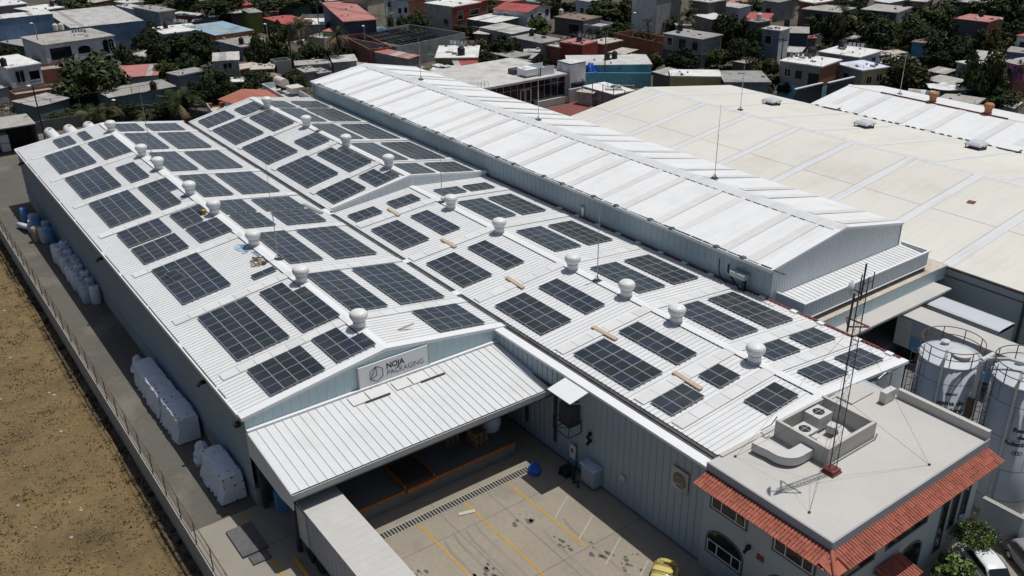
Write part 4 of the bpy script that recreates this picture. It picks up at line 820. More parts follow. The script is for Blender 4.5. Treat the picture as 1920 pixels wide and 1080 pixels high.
duct([(-28.0, 38.0, OZ+.16)]+[(-27.5, 38.05, OZ+.16), (-26.9, 38.15, OZ+.16)]+arc((-26.5, 38.9), .75, -1.57, 0, OZ+.16)+[(-25.75, 39.93, OZ+.16)], .85, .55, 'white curved duct outside the plant enclosure')
duct([(-26.5, 42.9, OZ+.2), (-25.9, 43.0, OZ+.2)]+arc((-25.9, 42.2), .8, 1.57, 0, OZ+.2)+[(-25.1, 41.4, OZ+.2), (-25.1, 40.4, OZ+.2)], .6, .5, 'white curved duct inside the enclosure, longer')
duct([(-26.3, 41.2, OZ+.2), (-25.95, 41.2, OZ+.2)]+arc((-25.95, 40.75), .45, 1.57, 0, OZ+.2, 5)+[(-25.5, 40.3, OZ+.2)], .5, .45, 'short white duct inside the enclosure by the nearer unit')
b = MB(); b.path([(-24.3, 39.9, OZ+.1), (-24.3, 44.6, OZ+.1), (-24.25, 44.6, OZ+.45)], .05, 6); b.path([(-28.9, 39.6, OZ+.2), (-28.3, 39.7, OZ+.9), (-28.3, 40.2, 8.9)], .04, 5); tag(b.build('conduit', M['steel']), 'thin conduit run along the foot of the plant enclosure', 'pipe')
# lattice mast
Mt = thing('lattice_mast', 'slender three legged lattice mast standing on the office roof', 'mast', (-23.9, 39.75, OZ))
MH = 12.4; lg = [(.24*math.cos(a), .24*math.sin(a)) for a in (.5, .5+2.094, .5+4.189)]
for q in lg:
    b = MB(); b.tube((q[0], q[1], .25), (q[0], q[1], MH), .028, n=5); b.build('leg', M['dark_steel'], Mt, local=True)
b = MB(); k = 0; z = .4
while z < MH-.3:
    for i in range(3): p, q = lg[i], lg[(i+1) % 3]; b.tube((p[0], p[1], z), (q[0], q[1], z+.8), .010, n=3, caps=False, mi=0); b.tube((p[0], p[1], z), (q[0], q[1], z), .010, n=3, caps=False)
    z += .8
b.build('bracing', M['dark_steel'], Mt, local=True)
b = MB(); b.box(-.42, .42, -.42, .42, 0, .12); b.box(-.36, .36, -.36, .36, .12, .3); b.build('foot', M['red_steel'], Mt, local=True)
b = MB(); z = 9.7
for a, c in (((.7, .1), (-.7, .1)), ((.7, .1), (0, -.75)), ((-.7, .1), (0, -.75))): b.tube((*a, z), (*c, z), .05, n=5)
b.build('guy_star', M['red_steel'], Mt, local=True)
b = MB(); b.tube((0, 0, MH-1.4), (0, 0, MH+.7), .05, n=6); b.tube((0, .1, MH-.5), (0, .9, MH-.5), .03, n=5); b.tube((0, .9, MH-1.0), (0, .9, MH), .03, n=5); b.tube((0, -.75, MH-3), (0, -.65, MH-.8), .06, n=6); b.build('antenna', M['dark_steel'], Mt, local=True)
b = MB(); b.lathe((0, 0, 0), [(.02, .22), (.25, .17), (.42, .06), (.5, 0), (.42, .03), (.25, .12), (.02, .16)], 18); o = b.build('dish', M['trim'], Mt, smooth=True, local=True); o.location = (-.3, -.5, MH-.65); o.rotation_euler = (1.35, 0, -.9)
b = MB(); b.tube((-.3, -.5, MH-.65), (0, 0, MH-1.0), .04, n=5); b.build('dish_arm', M['dark_steel'], Mt, local=True)
b = MB()
for p in ((-20.9, 44.8, 7.62), (-22.4, 35.8, 7.62), (-28.2, 36.5, 7.62)):
    for z in (OZ+9.7, OZ+5): b.tube((-23.9, 39.75, z), p, .009, n=3)
    b.box(p[0]-.06, p[0]+.06, p[1]-.06, p[1]+.06, OZ, OZ+.1)
b.build('guy_wire', M['dark_steel'], Mt)

# ------------------------------------------------------------------ silos
def silo(c, r, zt, label, lines, mark):
    t = thing('silo', label, 'silo', (c[0], c[1], 0), 0, 'white resin silos'); b = MB(); b.lathe((0, 0, 0), [(r, 0), (r, zt)], 48); b.build('shell', M['silo'], t, local=True, smooth=True)
    b = MB(); b.lathe((0, 0, zt), [(r+.03, -.1), (r+.03, .0), (r*.6, .22), (.2, .38)], 40); b.build('roof', M['silo'], t, local=True)
    b = MB(); z = 1.2
    while z < zt-.5:
        b.lathe((0, 0, z), [(r+.012, -.02), (r+.012, .02)], 48); b.f.pop(); b.m.pop(); z += 2.35
    k = 0; z = 1.2
    while z < zt-.4:
        for i in range(5): a = i*1.2566+k*.63; b.tube(((r+.005)*math.cos(a), (r+.005)*math.sin(a), z), ((r+.005)*math.cos(a), (r+.005)*math.sin(a), min(z+2.35, zt-.1)), .014, n=4)
        z += 2.35; k += 1
    b.build('seam', M['silo_seam'], t, local=True)
    b = MB()
    for zz in (.55, 1.1):
        p = [(r*math.cos(6.283*i/28), r*math.sin(6.283*i/28), zt+zz) for i in range(29)]; b.path(p, .032, 5)
    for i in range(9): a = 6.283*i/9+.3; b.tube((r*math.cos(a), r*math.sin(a), zt-.1), (r*math.cos(a), r*math.sin(a), zt+1.1), .035, n=5)
    b.build('railing', M['rust'] if mark else M['dark_steel'], t, local=True)
    a = math.atan2(-c[1], -c[0])-.95; d = V(math.cos(a), math.sin(a), 0); s = V(-d.y, d.x, 0); b = MB(); z = .3
    for q in (-.24, .24): b.tube(d*(r+.2)+s*q+V(0, 0, .2), d*(r+.2)+s*q+V(0, 0, zt+1.1), .03, n=5)
    while z < zt+.9: b.tube(d*(r+.2)-s*.24+V(0, 0, z), d*(r+.2)+s*.24+V(0, 0, z), .018, n=4); z += .32
    b.build('ladder', M['dark_steel'], t, local=True); b = MB(); z = 2.4
    while z < zt+1.2:
        p = [d*(r+.25+.62*math.sin(math.pi*i/8))+s*(.38*math.cos(math.pi*i/8))+V(0, 0, z) for i in range(9)]; b.path(p, .022, 4); z += .95
    for i in (2, 4, 6): q = d*(r+.25+.62*math.sin(math.pi*i/8))+s*(.38*math.cos(math.pi*i/8)); b.tube(q+V(0, 0, 2.4), q+V(0, 0, zt+1.1), .018, n=4)
    b.build('ladder_cage', M['dark_steel'], t, local=True)
    b = MB(); b.lathe((-.8, .6, zt+.2), [(.25, 0), (.25, .25), (.3, .3), (.1, .38)], 14); b.lathe((.75, -.1, zt+.15), [(.55, 0), (.5, .2), (.62, .22), (.62, .32), (.1, .38)], 18); b.build('roof_vent', M['duct'], t, local=True)
    b = MB(); a2 = math.atan2(-c[1], -c[0])+.1; e = V(math.cos(a2-.25), math.sin(a2-.25), 0); b.path([e*(r+.12)+V(0, 0, .3), e*(r+.12)+V(0, 0, zt+.5), e*(r-.3)+V(0, 0, zt+1.0), e*(r-1.3)+V(0, 0, zt+.9)], .085, 8); b.build('feed_pipe', M['duct'], t, local=True)
    a0, z0, size, sp = lines[0]
    for txt, zz, sz, bold in lines[1:]:
        vs, fs = text_mesh(txt, sz, .02 if bold else 0); xm = max(v.x for v in vs)/2; b = MB()
        for v in vs: pass
        b.add([V((r+.015)*math.cos(a0+(v.x-xm)/r), (r+.015)*math.sin(a0+(v.x-xm)/r), zz+v.y) for v in vs], fs); b.build('lettering', M['letter'], t, local=True)
    return t
c1s, c2s = (-25.6, 54.4), (-21.15, 55.5)
aa = math.atan2(-c1s[1], -c1s[0])
s1o = silo(c1s, 1.95, 9.5, 'white resin silo standing between the office and the trailers', [(aa+.27, 0, 0, 0), ('Resina de', 6.75, .50, 1), ('Polietileno', 6.18, .50, 1)], 1)
aa2 = math.atan2(-c2s[1], -c2s[0])
s2o = silo(c2s, 2.0, 9.6, 'white resin silo nearest the walled gate, cut by the picture edge', [(aa2+.30, 0, 0, 0), ('Resina', 6.55, .42, 1), ('de', 6.05, .42, 1), ('Polietileno', 5.52, .42, 1)], 0)
b = MB()                                              # emblem bars above the first lettering, diamond below the second
for i in range(7): a = aa+.27+(i-3)*.055; b.tube((1.965*math.cos(a), 1.965*math.sin(a), 7.5), (1.965*math.cos(a+.03), 1.965*math.sin(a+.03), 7.68), .035, n=4)
b.build('emblem', M['letter'], s1o, local=True); b = MB()
for i in range(3):
    a = aa2+.30+(i-1)*.09; q = [(2.02*math.cos(a+dx), 2.02*math.sin(a+dx), 5.0+dz) for dx, dz in ((-.07, 0), (0, .16), (.07, 0), (0, -.16), (-.07, 0))]; b.path(q, .02, 4)
b.build('emblem', M['letter'], s2o, local=True)
b = MB(); b.path([(-23.4, 54.0, .2), (-23.4, 54.0, 10.2), (-23.3, 55.2, 10.3)], .16, 8); b.tube((-23.15, 54.1, .2), (-23.15, 54.1, 9.4), .07, n=6); b.box(-23.6, -23.2, 53.7, 54.0, 6.0, 7.4, 1); b.path([(-23.4, 54.4, 10.2), (-22.2, 55.0, 10.5), (-20, 55.6, 10.5)], .12, 7)
tag(b.build('feed_pipe', [M['duct'], M['rust']]), 'pair of upright feed pipes between the two silos', 'pipe')
b = MB(); b.box(-29.0, -27.8, 51.5, 54.5, 0, 4.2, 0); b.path([(-28.6, 50.6, 7.3), (-28.0, 50.6, 7.0), (-27.8, 51.3, 6.2)], .12, 6, 1); b.path([(-28.5, 51.2, 5.2), (-28.5, 51.2, 7.4), (-28.5, 52, 7.6), (-28.5, 52.8, 7.4), (-28.5, 52.8, 5.2)], .04, 5, 1)
tag(b.build('dust_filter', [M['w_dark'], M['steel']]), 'dark machinery and pipe hoops tucked behind the office', 'machinery')
# walled gate by the office
G0 = thing('gate_wall', 'grey rendered gate wall beside the white silos', 'wall', (-19, 51.3, 0))
b = MB(); b.box(-20.1, -17.6, 51.2, 51.45, 0, 2.6); b.box(-17.85, -17.6, 51.45, 60, 0, 2.6); b.build('wall_body', M['office_wall'], G0); b = MB(); b.box(-20.15, -17.55, 51.15, 51.5, 2.6, 2.68); b.build('coping', M['concrete'], G0)
mb = MB(); mb.box(-20.0, -12, 34, 51.2, -.1, .03); struct(mb, 'pavement', M['pavement'], 'pale paving beside the office door')
line_mark((-17.9, 44.5), (-17.9, 49.5), .14, 'yellow', 'short yellow stripe on the paving by the office', .04)
# ------------------------------------------------------------------ vehicles
def loft(b, secs, mi=0, n=14):                        # secs: (x, half width, z low, z high, roundness)
    vs = []
    for x, hw, z0, z1, e in secs:
        for i in range(n):
            t = 2*math.pi*i/n; c, s = math.cos(t), math.sin(t); q = lambda v: math.copysign(abs(v)**e, v)
            vs.append((x, hw*q(c), (z0+z1)/2+(z1-z0)/2*q(s)))
    k = len(secs); b.add(vs, [(i*n+j, i*n+(j+1) % n, (i+1)*n+(j+1) % n, (i+1)*n+j) for i in range(k-1) for j in range(n)]+[tuple(range(n-1, -1, -1)), tuple((k-1)*n+j for j in range(n))], mi)
def wheel(P, x, y, r=.33, w=.19):
    b = MB(); b.tube((x, y-w/2, r), (x, y+w/2, r), r, n=18); t = b.build('wheel', M['rubber'], P, local=True); b = MB(); s = math.copysign(1, y); b.tube((x, y+s*(w/2-.01), r), (x, y+s*(w/2+.012), r), r*.62, n=14); b.build('rim', M['steel'], t, local=True)
def beetle(loc, rz, label, paint):
    t = thing('parked_car', label, 'car', loc, rz)
    b = MB(); loft(b, [(-2.0, .35, .35, .60, .7), (-1.85, .58, .28, .82, .7), (-1.4, .70, .22, .98, .75), (-.7, .74, .22, 1.0, .7), (.5, .74, .22, 1.0, .7), (1.1, .68, .24, .95, .7), (1.65, .56, .28, .82, .75), (1.98, .32, .36, .62, .7)]); b.build('body', M[paint], t, smooth=True, local=True)
    for sx in (-1.22, 1.25):
        for sy in (-1, 1): b = MB(); b.v = []; loft(b, [(sx-.55, .05, .32, .42, .8), (sx-.38, .17, .28, .68, .8), (sx, .21, .30, .80, .8), (sx+.38, .17, .28, .68, .8), (sx+.55, .05, .32, .42, .8)], n=10); b.v = [(x, y+sy*.63, z) for x, y, z in b.v]; b.build('fender', M[paint], t, smooth=True, local=True)
    b = MB(); loft(b, [(-1.38, .42, .85, .98, .6), (-1.1, .58, .85, 1.22, .6), (-.6, .64, .85, 1.46, .6), (0, .65, .85, 1.5, .6), (.42, .62, .85, 1.40, .6), (.85, .56, .85, 1.0, .6)]); b.build('cabin', M[paint], t, smooth=True, local=True)
    b = MB()
    def pane(p): b.add(p, [tuple(range(len(p)))])
    pane([(.50, -.50, 1.34), (.50, .50, 1.34), (.86, .52, 1.02), (.86, -.52, 1.02)]); pane([(-.98, -.40, 1.33), (-.98, .40, 1.33), (-1.27, .42, 1.10), (-1.27, -.42, 1.10)])
    b.v = [(x*1.012, y, z+.025) for x, y, z in b.v]; b.build('windscreen', M['glass'], t, local=True)
    for s in (-1, 1):
        b = MB(); b.add([(.35, s*.655, 1.02), (.28, s*.60, 1.36), (-.25, s*.615, 1.40), (-.30, s*.67, 1.02)], [(0, 1, 2, 3)]); b.add([(-.38, s*.67, 1.02), (-.33, s*.615, 1.39), (-.72, s*.59, 1.33), (-.85, s*.64, 1.02)], [(0, 1, 2, 3)]); b.build('side_window', M['glass'], t, local=True)
    for x in (-1.22, 1.25):
        for y in (-.64, .64): wheel(t, x, y)
    b = MB()
    for x in (-.55, .12):
        b.tube((x, -.60, 1.54), (x, .60, 1.54), .022, n=5); b.tube((x+.1, -.60, 1.54), (x+.1, .60, 1.54), .022, n=5)
        for y in (-.6, .6): b.tube((x, y, 1.54), (x, y*1.05, 1.30), .02, n=4); b.tube((x, y, 1.54), (x+.1, y, 1.54), .02, n=4)
    b.build('roof_rack', M['black'], t, local=True)
    for x in (-2.05, 2.03): b = MB(); b.path([(x*.96, -.66, .42), (x, -.45, .42), (x, .45, .42), (x*.96, .66, .42)], .05, 6); b.build('bumper', M['steel'], t, local=True)
    for y in (-.58, .58): b = MB(); b.lathe((1.72, y, .62), [(.11, 0), (.09, .05), (.02, .07)], 10); b.build('headlight', M['trim'], t, local=True); b = MB(); b.lathe((-1.72, y, .60), [(.08, 0), (.06, .05), (.02, .06)], 8); b.build('tail_light', M['lamp_red'], t, local=True)
    return t
def hatchback(loc, rz, label, paint):
    t = thing('parked_car', label, 'car', loc, rz)
    b = MB(); loft(b, [(-2.05, .70, .35, .82, .5), (-1.9, .82, .25, .92, .5), (-.8, .86, .2, .95, .5), (.9, .86, .2, .93, .5), (1.7, .80, .24, .84, .5), (2.05, .62, .32, .70, .6)], n=16); b.build('body', M[paint], t, smooth=True, local=True)
    b = MB(); loft(b, [(-1.9, .68, .85, .95, .5), (-1.5, .66, .85, 1.40, .5), (-.7, .66, .85, 1.49, .5), (.2, .66, .85, 1.47, .5), (.55, .66, .85, 1.38, .5), (1.2, .70, .85, .95, .5)], n=16); b.build('cabin', M[paint], t, smooth=True, local=True)
    b = MB(); b.add([(.58, -.58, 1.40), (.58, .58, 1.40), (1.2, .62, .98), (1.2, -.62, .98)], [(0, 1, 2, 3)]); b.add([(-1.56, -.55, 1.36), (-1.56, .55, 1.36), (-1.9, .58, 1.0), (-1.9, -.58, 1.0)], [(0, 1, 2, 3)]); b.v = [(x*1.02, y, z+.02) for x, y, z in b.v]; b.build('windscreen', M['glass'], t, local=True)
    for s in (-1, 1): b = MB(); b.add([(.75, s*.70, .98), (.40, s*.66, 1.38), (-1.2, s*.66, 1.38), (-1.5, s*.70, .98)], [(0, 1, 2, 3)]); b.build('side_window', M['glass'], t, local=True)
    for x in (-1.3, 1.3):
        for y in (-.74, .74): wheel(t, x, y, .31, .2)
    for y in (-.6, .6): b = MB(); b.box(1.93, 2.0, y-.14, y+.14, .58, .70); b.build('headlight', M['trim'], t, local=True); b = MB(); b.box(-2.06, -1.98, y-.1, y+.1, .62, .84); b.build('tail_light', M['lamp_red'], t, local=True)
    return t
beetle((-28.55, 31.35, .01), -1.0, 'small rounded yellow car with a black roof rack', 'car_yellow')
hatchback((-25.2, 32.6, .01), 2.1, 'dark red car in the facade shade beside the yellow car', 'car_red')
hatchback((-17.3, 47.6, .03), -.55, 'silver white car parked by the gate wall', 'car_white')
hatchback((-16.0, 50.4, .03), -.55, 'grey car behind the silver one by the gate wall', 'car_grey')
def trailer(x0, x1, y0, y1, zt, label, kind):
    t = thing('semi_trailer', label, 'trailer', ((x0+x1)/2, (y0+y1)/2, 0), 0, 'trailers backed up to the docks')
    b = MB(); b.box(x0, x1, y0, y1, 1.15, zt-.06); b.build('box', M['truck_side'] if kind != 2 else M['trim_grey'], t)
    b = MB()
    if kind == 2: b.prism([(x0, y0, zt-.3), (x0, y0+.12, zt-.08), (x0, y0+.35, zt), (x0, y1-.35, zt), (x0, y1-.12, zt-.08), (x0, y1, zt-.3)], (x1-x0, 0, 0)); b.build('roof', M['silo'], t)
    else: b.box(x0-.03, x1+.03, y0-.03, y1+.03, zt-.06, zt); b.build('roof', M['truck_white'], t)
    b = MB()
    for y in (y0, y1):
        for z in (1.15, zt-.14): b.box(x0, x1, y-.02, y+.02, z, z+.08)
    for x in (x0, x1-.1): b.box(x, x+.1, y0-.025, y0+.02, 1.15, zt-.06); b.box(x, x+.1, y1-.02, y1+.025, 1.15, zt-.06)
    b.build('frame', M['alu'], t)
    if kind == 1: b = MB(); b.box(x0+1.2, x1, y0-.028, y0-.02, 1.25, 2.2); b.build('blue_band', M['rail_blue'], t); b = MB(); b.box(x0+1.2, x1, y0-.030, y0-.021, 2.3, 2.42); b.build('blue_line', M['rail_blue'], t)
    if kind == 1:
        b = MB()
        for i in range(9): a = x1-4+i*.28; b.box(a, a+.16, (y0+y1)/2-.35, (y0+y1)/2+.05+(.25 if i % 2 else 0), zt+.002, zt+.006)
        b.build('roof_marking', M['trim_grey'], t)
    if kind == 0:
        b = MB(); x = x0+.3
        while x < x1: b.box(x, x+.05, y0, y1, zt, zt+.006); x += .62
        b.build('roof_bow', M['office_roof'], t); b = MB(); x = x0+.4
        while x < x1: b.box(x, x+.05, y0-.015, y0, 1.25, zt-.15); b.box(x, x+.05, y1, y1+.015, 1.25, zt-.15); x += .6
        b.build('side_post', M['truck_side'], t)['kind'] = 'stuff'
    b = MB(); b.box(x0+.2, x1-.2, y0+.7, y0+.85, .9, 1.15); b.box(x0+.2, x1-.2, y1-.85, y1-.7, .9, 1.15); b.build('chassis', M['dark_steel'], t)
    for x in (x0+1.2, x0+2.4):
        for y in (y0+.3, y1-.3): b = MB(); b.tube((x, y-.28, .5), (x, y+.28, .5), .5, n=18); b.build('wheel', M['rubber'], t)
    b = MB(); b.box(x1-3.2, x1-3.0, y0+.3, y0+.45, .05, 1.1); b.box(x1-3.2, x1-3.0, y1-.45, y1-.3, .05, 1.1); b.build('landing_leg', M['dark_steel'], t)
    for y in (y0-.05, y1-1.3): b = MB(); b.box(x0-.05, x0+1.35, (y0-.07) if y < y0 else y1+.02, (y0-.02) if y < y0 else y1+.07, 1.2, zt-.2); b.build('door', M['truck_white'], t)
    return t
trailer(-44.6, -31.0, 15.62, 18.2, 4.0, 'long white semi trailer backed under the canopy', 0)
trailer(-36.7, -24.0, 67.35, 69.95, 4.0, 'white trailer with a dark blue band in the inner yard', 1)
trailer(-36.8, -29.9, 70.9, 73.4, 4.0, 'grey round topped box body parked against the cream hall wall', 2)

# ------------------------------------------------------------------ loading dock under the canopy
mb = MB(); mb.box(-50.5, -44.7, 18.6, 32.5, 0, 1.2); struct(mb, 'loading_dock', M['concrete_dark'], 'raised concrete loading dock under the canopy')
t = thing('dock_edge', 'orange steel angle along the loading dock lip', 'dock edge', (-44.65, 25, 1.1)); y = 18.7; k = 0
while y < 31.5:
    if not 23.2 < y < 25.6: b = MB(); b.box(-44.7, -44.6, y, y+2.2, 1.02, 1.22); b.build('angle', M['orange'], t)
    y += 2.3
t = thing('dock_leveler', 'orange dock leveller with dark slatted plate', 'dock leveller', (-45.4, 24.4, 1.2)); b = MB(); b.box(-44.72, -44.45, 23.3, 25.5, .95, 1.3); b.build('lip', M['orange'], t)
b = MB()
for i in range(11): b.obox((-47.6, 23.4+i*.19, 1.25), (2.8, 0, .2), (0, .07, 0), (0, 0, .05))
b.build('slat', M['rust'], t); b = MB(); b.box(-47.7, -44.7, 23.2, 23.3, 1.2, 1.5); b.box(-47.7, -44.7, 25.5, 25.6, 1.2, 1.5); b.build('side_plate', M['orange'], t)
for k, (x, y) in enumerate(((-47.6, 28.6), (-46.3, 30.2))):
    t = thing('pallet_stack', ['stack of wooden pallets deeper in the dock shade', 'stack of wooden pallets at the dock end by the facade'][k], 'pallets', (x, y, 1.2), 0, 'pallet stacks on the dock'); b0 = None
    for j in range(6+k*2):
        b = MB()
        for i in range(6): b.box(-.6, .6, -.5+i*.17, -.5+i*.17+.12, .11, .135)
        for q in (-.5, -.05, .4): b.box(-.6, .6, q, q+.1, .0, .11)
        if b0 is None: o = b.build('pallet', M['pallet'], t, local=True); b0 = o.data
        else: o = inst('pallet', b0, t)
        o.location = (rnd.uniform(-.05, .05), rnd.uniform(-.05, .05), j*.145); o.rotation_euler.z = rnd.uniform(-.06, .06)
b = MB(); b.lathe((-47.2, 32.0, 1.2), [(.7, 0), (.85, .6), (.75, 1.3), (.3, 1.7)], 10); tag(b.build('wrapped_bundle', M['tarp_white'], smooth=True), 'pale plastic wrapped bundle in the dark corner of the dock', 'bundle')
def crumple(cx, cy, z, rx, ry, h, m, label, name, cat, seed=1, n=13):   # creased sheet heap
    r = random.Random(seed); b = MB(); vs = []
    for k in range(7):
        q = k/6
        for i in range(n): a = 6.283*i/n; f = (1-q**2.2*.75)*r.uniform(.78, 1.12); vs.append((cx+rx*f*math.cos(a), cy+ry*f*math.sin(a), z+h*q*r.uniform(.85, 1.05)))
    b.add(vs, [(k*n+i, k*n+(i+1) % n, (k+1)*n+(i+1) % n, (k+1)*n+i) for k in range(6) for i in range(n)]+[tuple(6*n+i for i in range(n))]); return tag(b.build(name, M[m]), label, cat)
crumple(-42.2, 32.3, 0, .55, .45, .9, 'blue_tarp', 'bright blue tarpaulin heap at the end of the drain', 'tarpaulin', 'tarpaulin', 3)
b = MB(); b.obox((-39.85+.0, 26.0, .02), (.35, 1.1, 0), (-.28, .1, 0), (0, 0, .04)); b.v = [(x-1.6, y-.6, z) for x, y, z in b.v]; tag(b.build('board', M['r_sand']), 'pale board dropped across a yellow bay line', 'board')
b = MB(); b.box(-49.6, -49.0, 15.9, 18.2, 0, 1.6); tag(b.build('steel_bin', M['rail_blue']), 'blue painted bin in the shade below the canopy side', 'bin')
b = MB(); b.box(-49.2, -46.2, 12.3, 14.0, .015, .16, 0); b.box(-46.1, -45.2, 12.6, 13.8, .015, .12, 0); tag(b.build('dock_plate', M['w_dark']), 'blue grey steel plates lying on the paving by the canopy post', 'plate')
b = MB(); b.box(-44.2, -30, 14.75, 14.9, 0, .34); tag(b.build('wheel_kerb', M['yellow']), 'raised yellow kerb guiding trailers to the dock', 'kerb')

# ------------------------------------------------------------------ things on the facade
t = thing('window_cooler', 'black framed air cooler under a white awning on the seamed facade', 'air cooler', (-40.7, 34.9, 3.6))
b = MB(); b.obox((-41.97, 33.25, 6.68), (2.45, 0, 0), (0, 1.62, .32), (0, 0, .05)); b.build('awning', M['trim'], t)
b = MB(); b.tube((-39.6, 33.4, 6.66), (-39.6, 34.88, 6.1), .04, n=5); b.tube((-41.9, 33.4, 6.66), (-41.9, 34.88, 6.1), .04, n=5); b.build('stay', M['trim_grey'], t)
b = MB(); b.box(-41.6, -40.4, 34.0, 34.9, 4.0, 5.6); b.build('cooler_box', M['dark_steel'], t)
b = MB()
for x in (-41.9, -40.2):
    for y in (33.75, 34.85): b.tube((x, y, 3.4), (x, y, 4.5), .035, n=5)
for z in (3.4, 4.3):
    b.path([(-41.9, 34.85, z), (-41.9, 33.75, z), (-40.2, 33.75, z), (-40.2, 34.85, z)], .035, 5)
b.tube((-41.9, 33.75, 3.4), (-40.2, 33.75, 4.3), .025, n=4); b.build('bracket', M['black'], t)
b = MB(); b.obox((-31.5, 34.86, 4.3), (1.35, 0, 0), (0, -.06, 0), (0, 0, 1.55)); sgn = b.build('emblem_board', M['r_sand']); tag(sgn, 'square beige board with a dark round emblem on the facade', 'sign')
b = MB(); cx, cz = -30.83, 5.08; b.v = []; ring = [(cx+.55*math.cos(6.283*i/20), 34.79, cz+.55*math.sin(6.283*i/20)) for i in range(20)]; b.add(ring, [tuple(range(20))]); b.build('emblem_disc', M['concrete_dark'], sgn)
b = MB(); ring = [V(cx+.40*math.cos(6.283*i/16), 34.785, cz+.20*math.sin(6.283*i/16)) for i in range(17)]; b.path(ring, .02, 4); b.tube((cx-.3, 34.785, cz+.14), (cx+.3, 34.785, cz-.14), .02, n=4); b.box(cx-.3, cx+.3, 34.78, 34.79, cz-.36, cz-.28); b.build('emblem_mark', M['r_sand'], sgn)
t = thing('evaporative_cooler', 'grey louvred cooler box with blue lid at the foot of the facade', 'air cooler', (-38.7, 34.5, .2)); b = MB(); b.box(-39.3, -37.95, 34.2, 34.92, .25, 1.65); b.build('casing', M['wall_grey'], t); b = MB(); b.box(-39.4, -37.85, 34.1, 34.92, 1.65, 1.75); b.build('lid', M['w_lightblue'], t)
b = MB()
for i in range(9): b.box(-38.95, -38.0, 34.16, 34.2, .35+i*.14, .42+i*.14)
b.build('louver', M['trim_grey'], t)
t = thing('electric_panel', 'small grey electric panel with orange label on the facade', 'panel', (-40.9, 34.8, .9)); b = MB(); b.box(-41.2, -40.65, 34.72, 34.92, .9, 2.0); b.build('cabinet', M['wall_pale'], t); b = MB(); b.box(-41.05, -40.8, 34.70, 34.72, 1.4, 1.75); b.build('plate', M['orange'], t); b = MB(); b.path([(-40.55, 34.8, .1), (-40.55, 34.8, 2.1), (-40.9, 34.8, 2.2)], .03, 5); b.build('conduit', M['black'], t)
for k, z in enumerate((3.75, 3.2)):
    b = MB(); b.box(-39.35, -39.1, 34.75, 34.92, z, z+.2); b.tube((-39.2, 34.75, z+.05), (-39.15, 34.5, z-.05), .11, n=8); tag(b.build('wall_lamp', M['black']), ['upper of two black floodlights on the facade', 'lower of two black floodlights on the facade'][k], 'lamp')
b = MB(); b.box(-36.1, -35.65, 34.84, 34.92, 1.95, 2.4); tag(b.build('outlet_box', M['r_sand']), 'small beige outlet box low on the facade', 'box')
t = thing('gas_trolley', 'dark trolley and hoses standing at the foot of the facade', 'trolley', (-40, 33.9, 0)); b = MB(); b.box(-41.0, -40.2, 33.6, 34.4, .1, .6); b.tube((-39.9, 34.0, 0), (-39.9, 34.0, 1.1), .14, n=8); b.path([(-39.6, 33.7, .1), (-39.2, 33.9, .3), (-38.9, 33.6, .1)], .07, 6); b.build('frame', M['black'], t); wheelr = MB(); wheelr.tube((-40.9, 33.55, .15), (-40.9, 33.62, .15), .15, n=10); wheelr.build('wheel', M['rubber'], t)
b = MB(); b.box(-43.2, -42.9, 34.82, 34.9, 1.1, 5.4); b.box(-46.6, -46.3, 34.82, 34.9, 1.1, 5.4); b.box(-46.6, -42.9, 34.82, 34.9, 5.4, 5.6); tag(b.build('door_frame', M['dark_steel']), 'dark steel frame of the side doorway beneath the canopy', 'door')
for k, x in enumerate((-58.0, -85.5, -122)):
    b = MB(); b.box(x, x+.3, 14.6, 15.0, 6.3, 6.5); b.tube((x+.15, 14.6, 6.4), (x+.15, 14.4, 6.2), .14, n=8); tag(b.build('wall_lamp', M['black']), 'black floodlight under the lane eave, %s from the canopy' % ORD[k], 'lamp')
b = MB(); b.box(-51.4, -51.0, 14.55, 14.95, 6.3, 6.55); tag(b.build('camera_box', M['black']), 'black camera under the eave at the canopy corner', 'camera')

# ------------------------------------------------------------------ covered stacks and film rolls along the lane wall
def cover(x0, x1, y0, y1, h, label, m='film', seed=0):
    r = random.Random(seed); b = MB(); nx = max(6, int((x1-x0)/.3)); prof = [(-.14, 0), (-.07, .25), (-.035, .5), (-.015, .75), (0, .95), (.03, .995), (.3, 1.0), (.65, 1.01), (.95, .99), (.995, .95), (1.0, .6), (1.02, 0)]
    vs = []; k = len(prof)
    for i in range(nx+1):
        q = i/nx; end = (.06 if i in (0, nx) else 0); sag = 1+.02*math.sin(q*9+seed)
        for j, (a, c) in enumerate(prof):
            aa = .5+(a-.5)*(1-end); vs.append((x0+(x1-x0)*q+r.uniform(-.05, .05), y0+(y1-y0)*aa+r.uniform(-.045, .045)*(1+(j < 3))-(.12*math.sin(q*21+seed)**2 if j < 2 else 0), max(0, h*c*(1-end*.25)*sag+(r.uniform(-.03, .03) if c > .1 else 0)) if c > .01 else r.uniform(0, .12)))
    fs = [(i*k+j, i*k+j+1, (i+1)*k+j+1, (i+1)*k+j) for i in range(nx) for j in range(k-1)]+[tuple(range(k-1, -1, -1)), tuple(nx*k+j for j in range(k))]
    b.add(vs, fs); return tag(b.build('covered_stack', M[m]), label, 'covered stack', 'film covered stacks along the lane wall')
cover(-72.4, -69.2, 13.2, 14.75, 1.9, 'dotted white film cover over the stack farthest from the canopy', seed=1)
cover(-69.0, -65.4, 13.15, 14.75, 2.05, 'dotted white film cover over the middle stack of three', seed=2)
cover(-65.2, -60.9, 13.2, 14.8, 2.15, 'dotted white film cover over the longest stack, ending in loose folds', seed=3)
cover(-56.2, -51.9, 13.3, 14.8, 2.2, 'dotted white film cover on the stack nearest the canopy', seed=4)
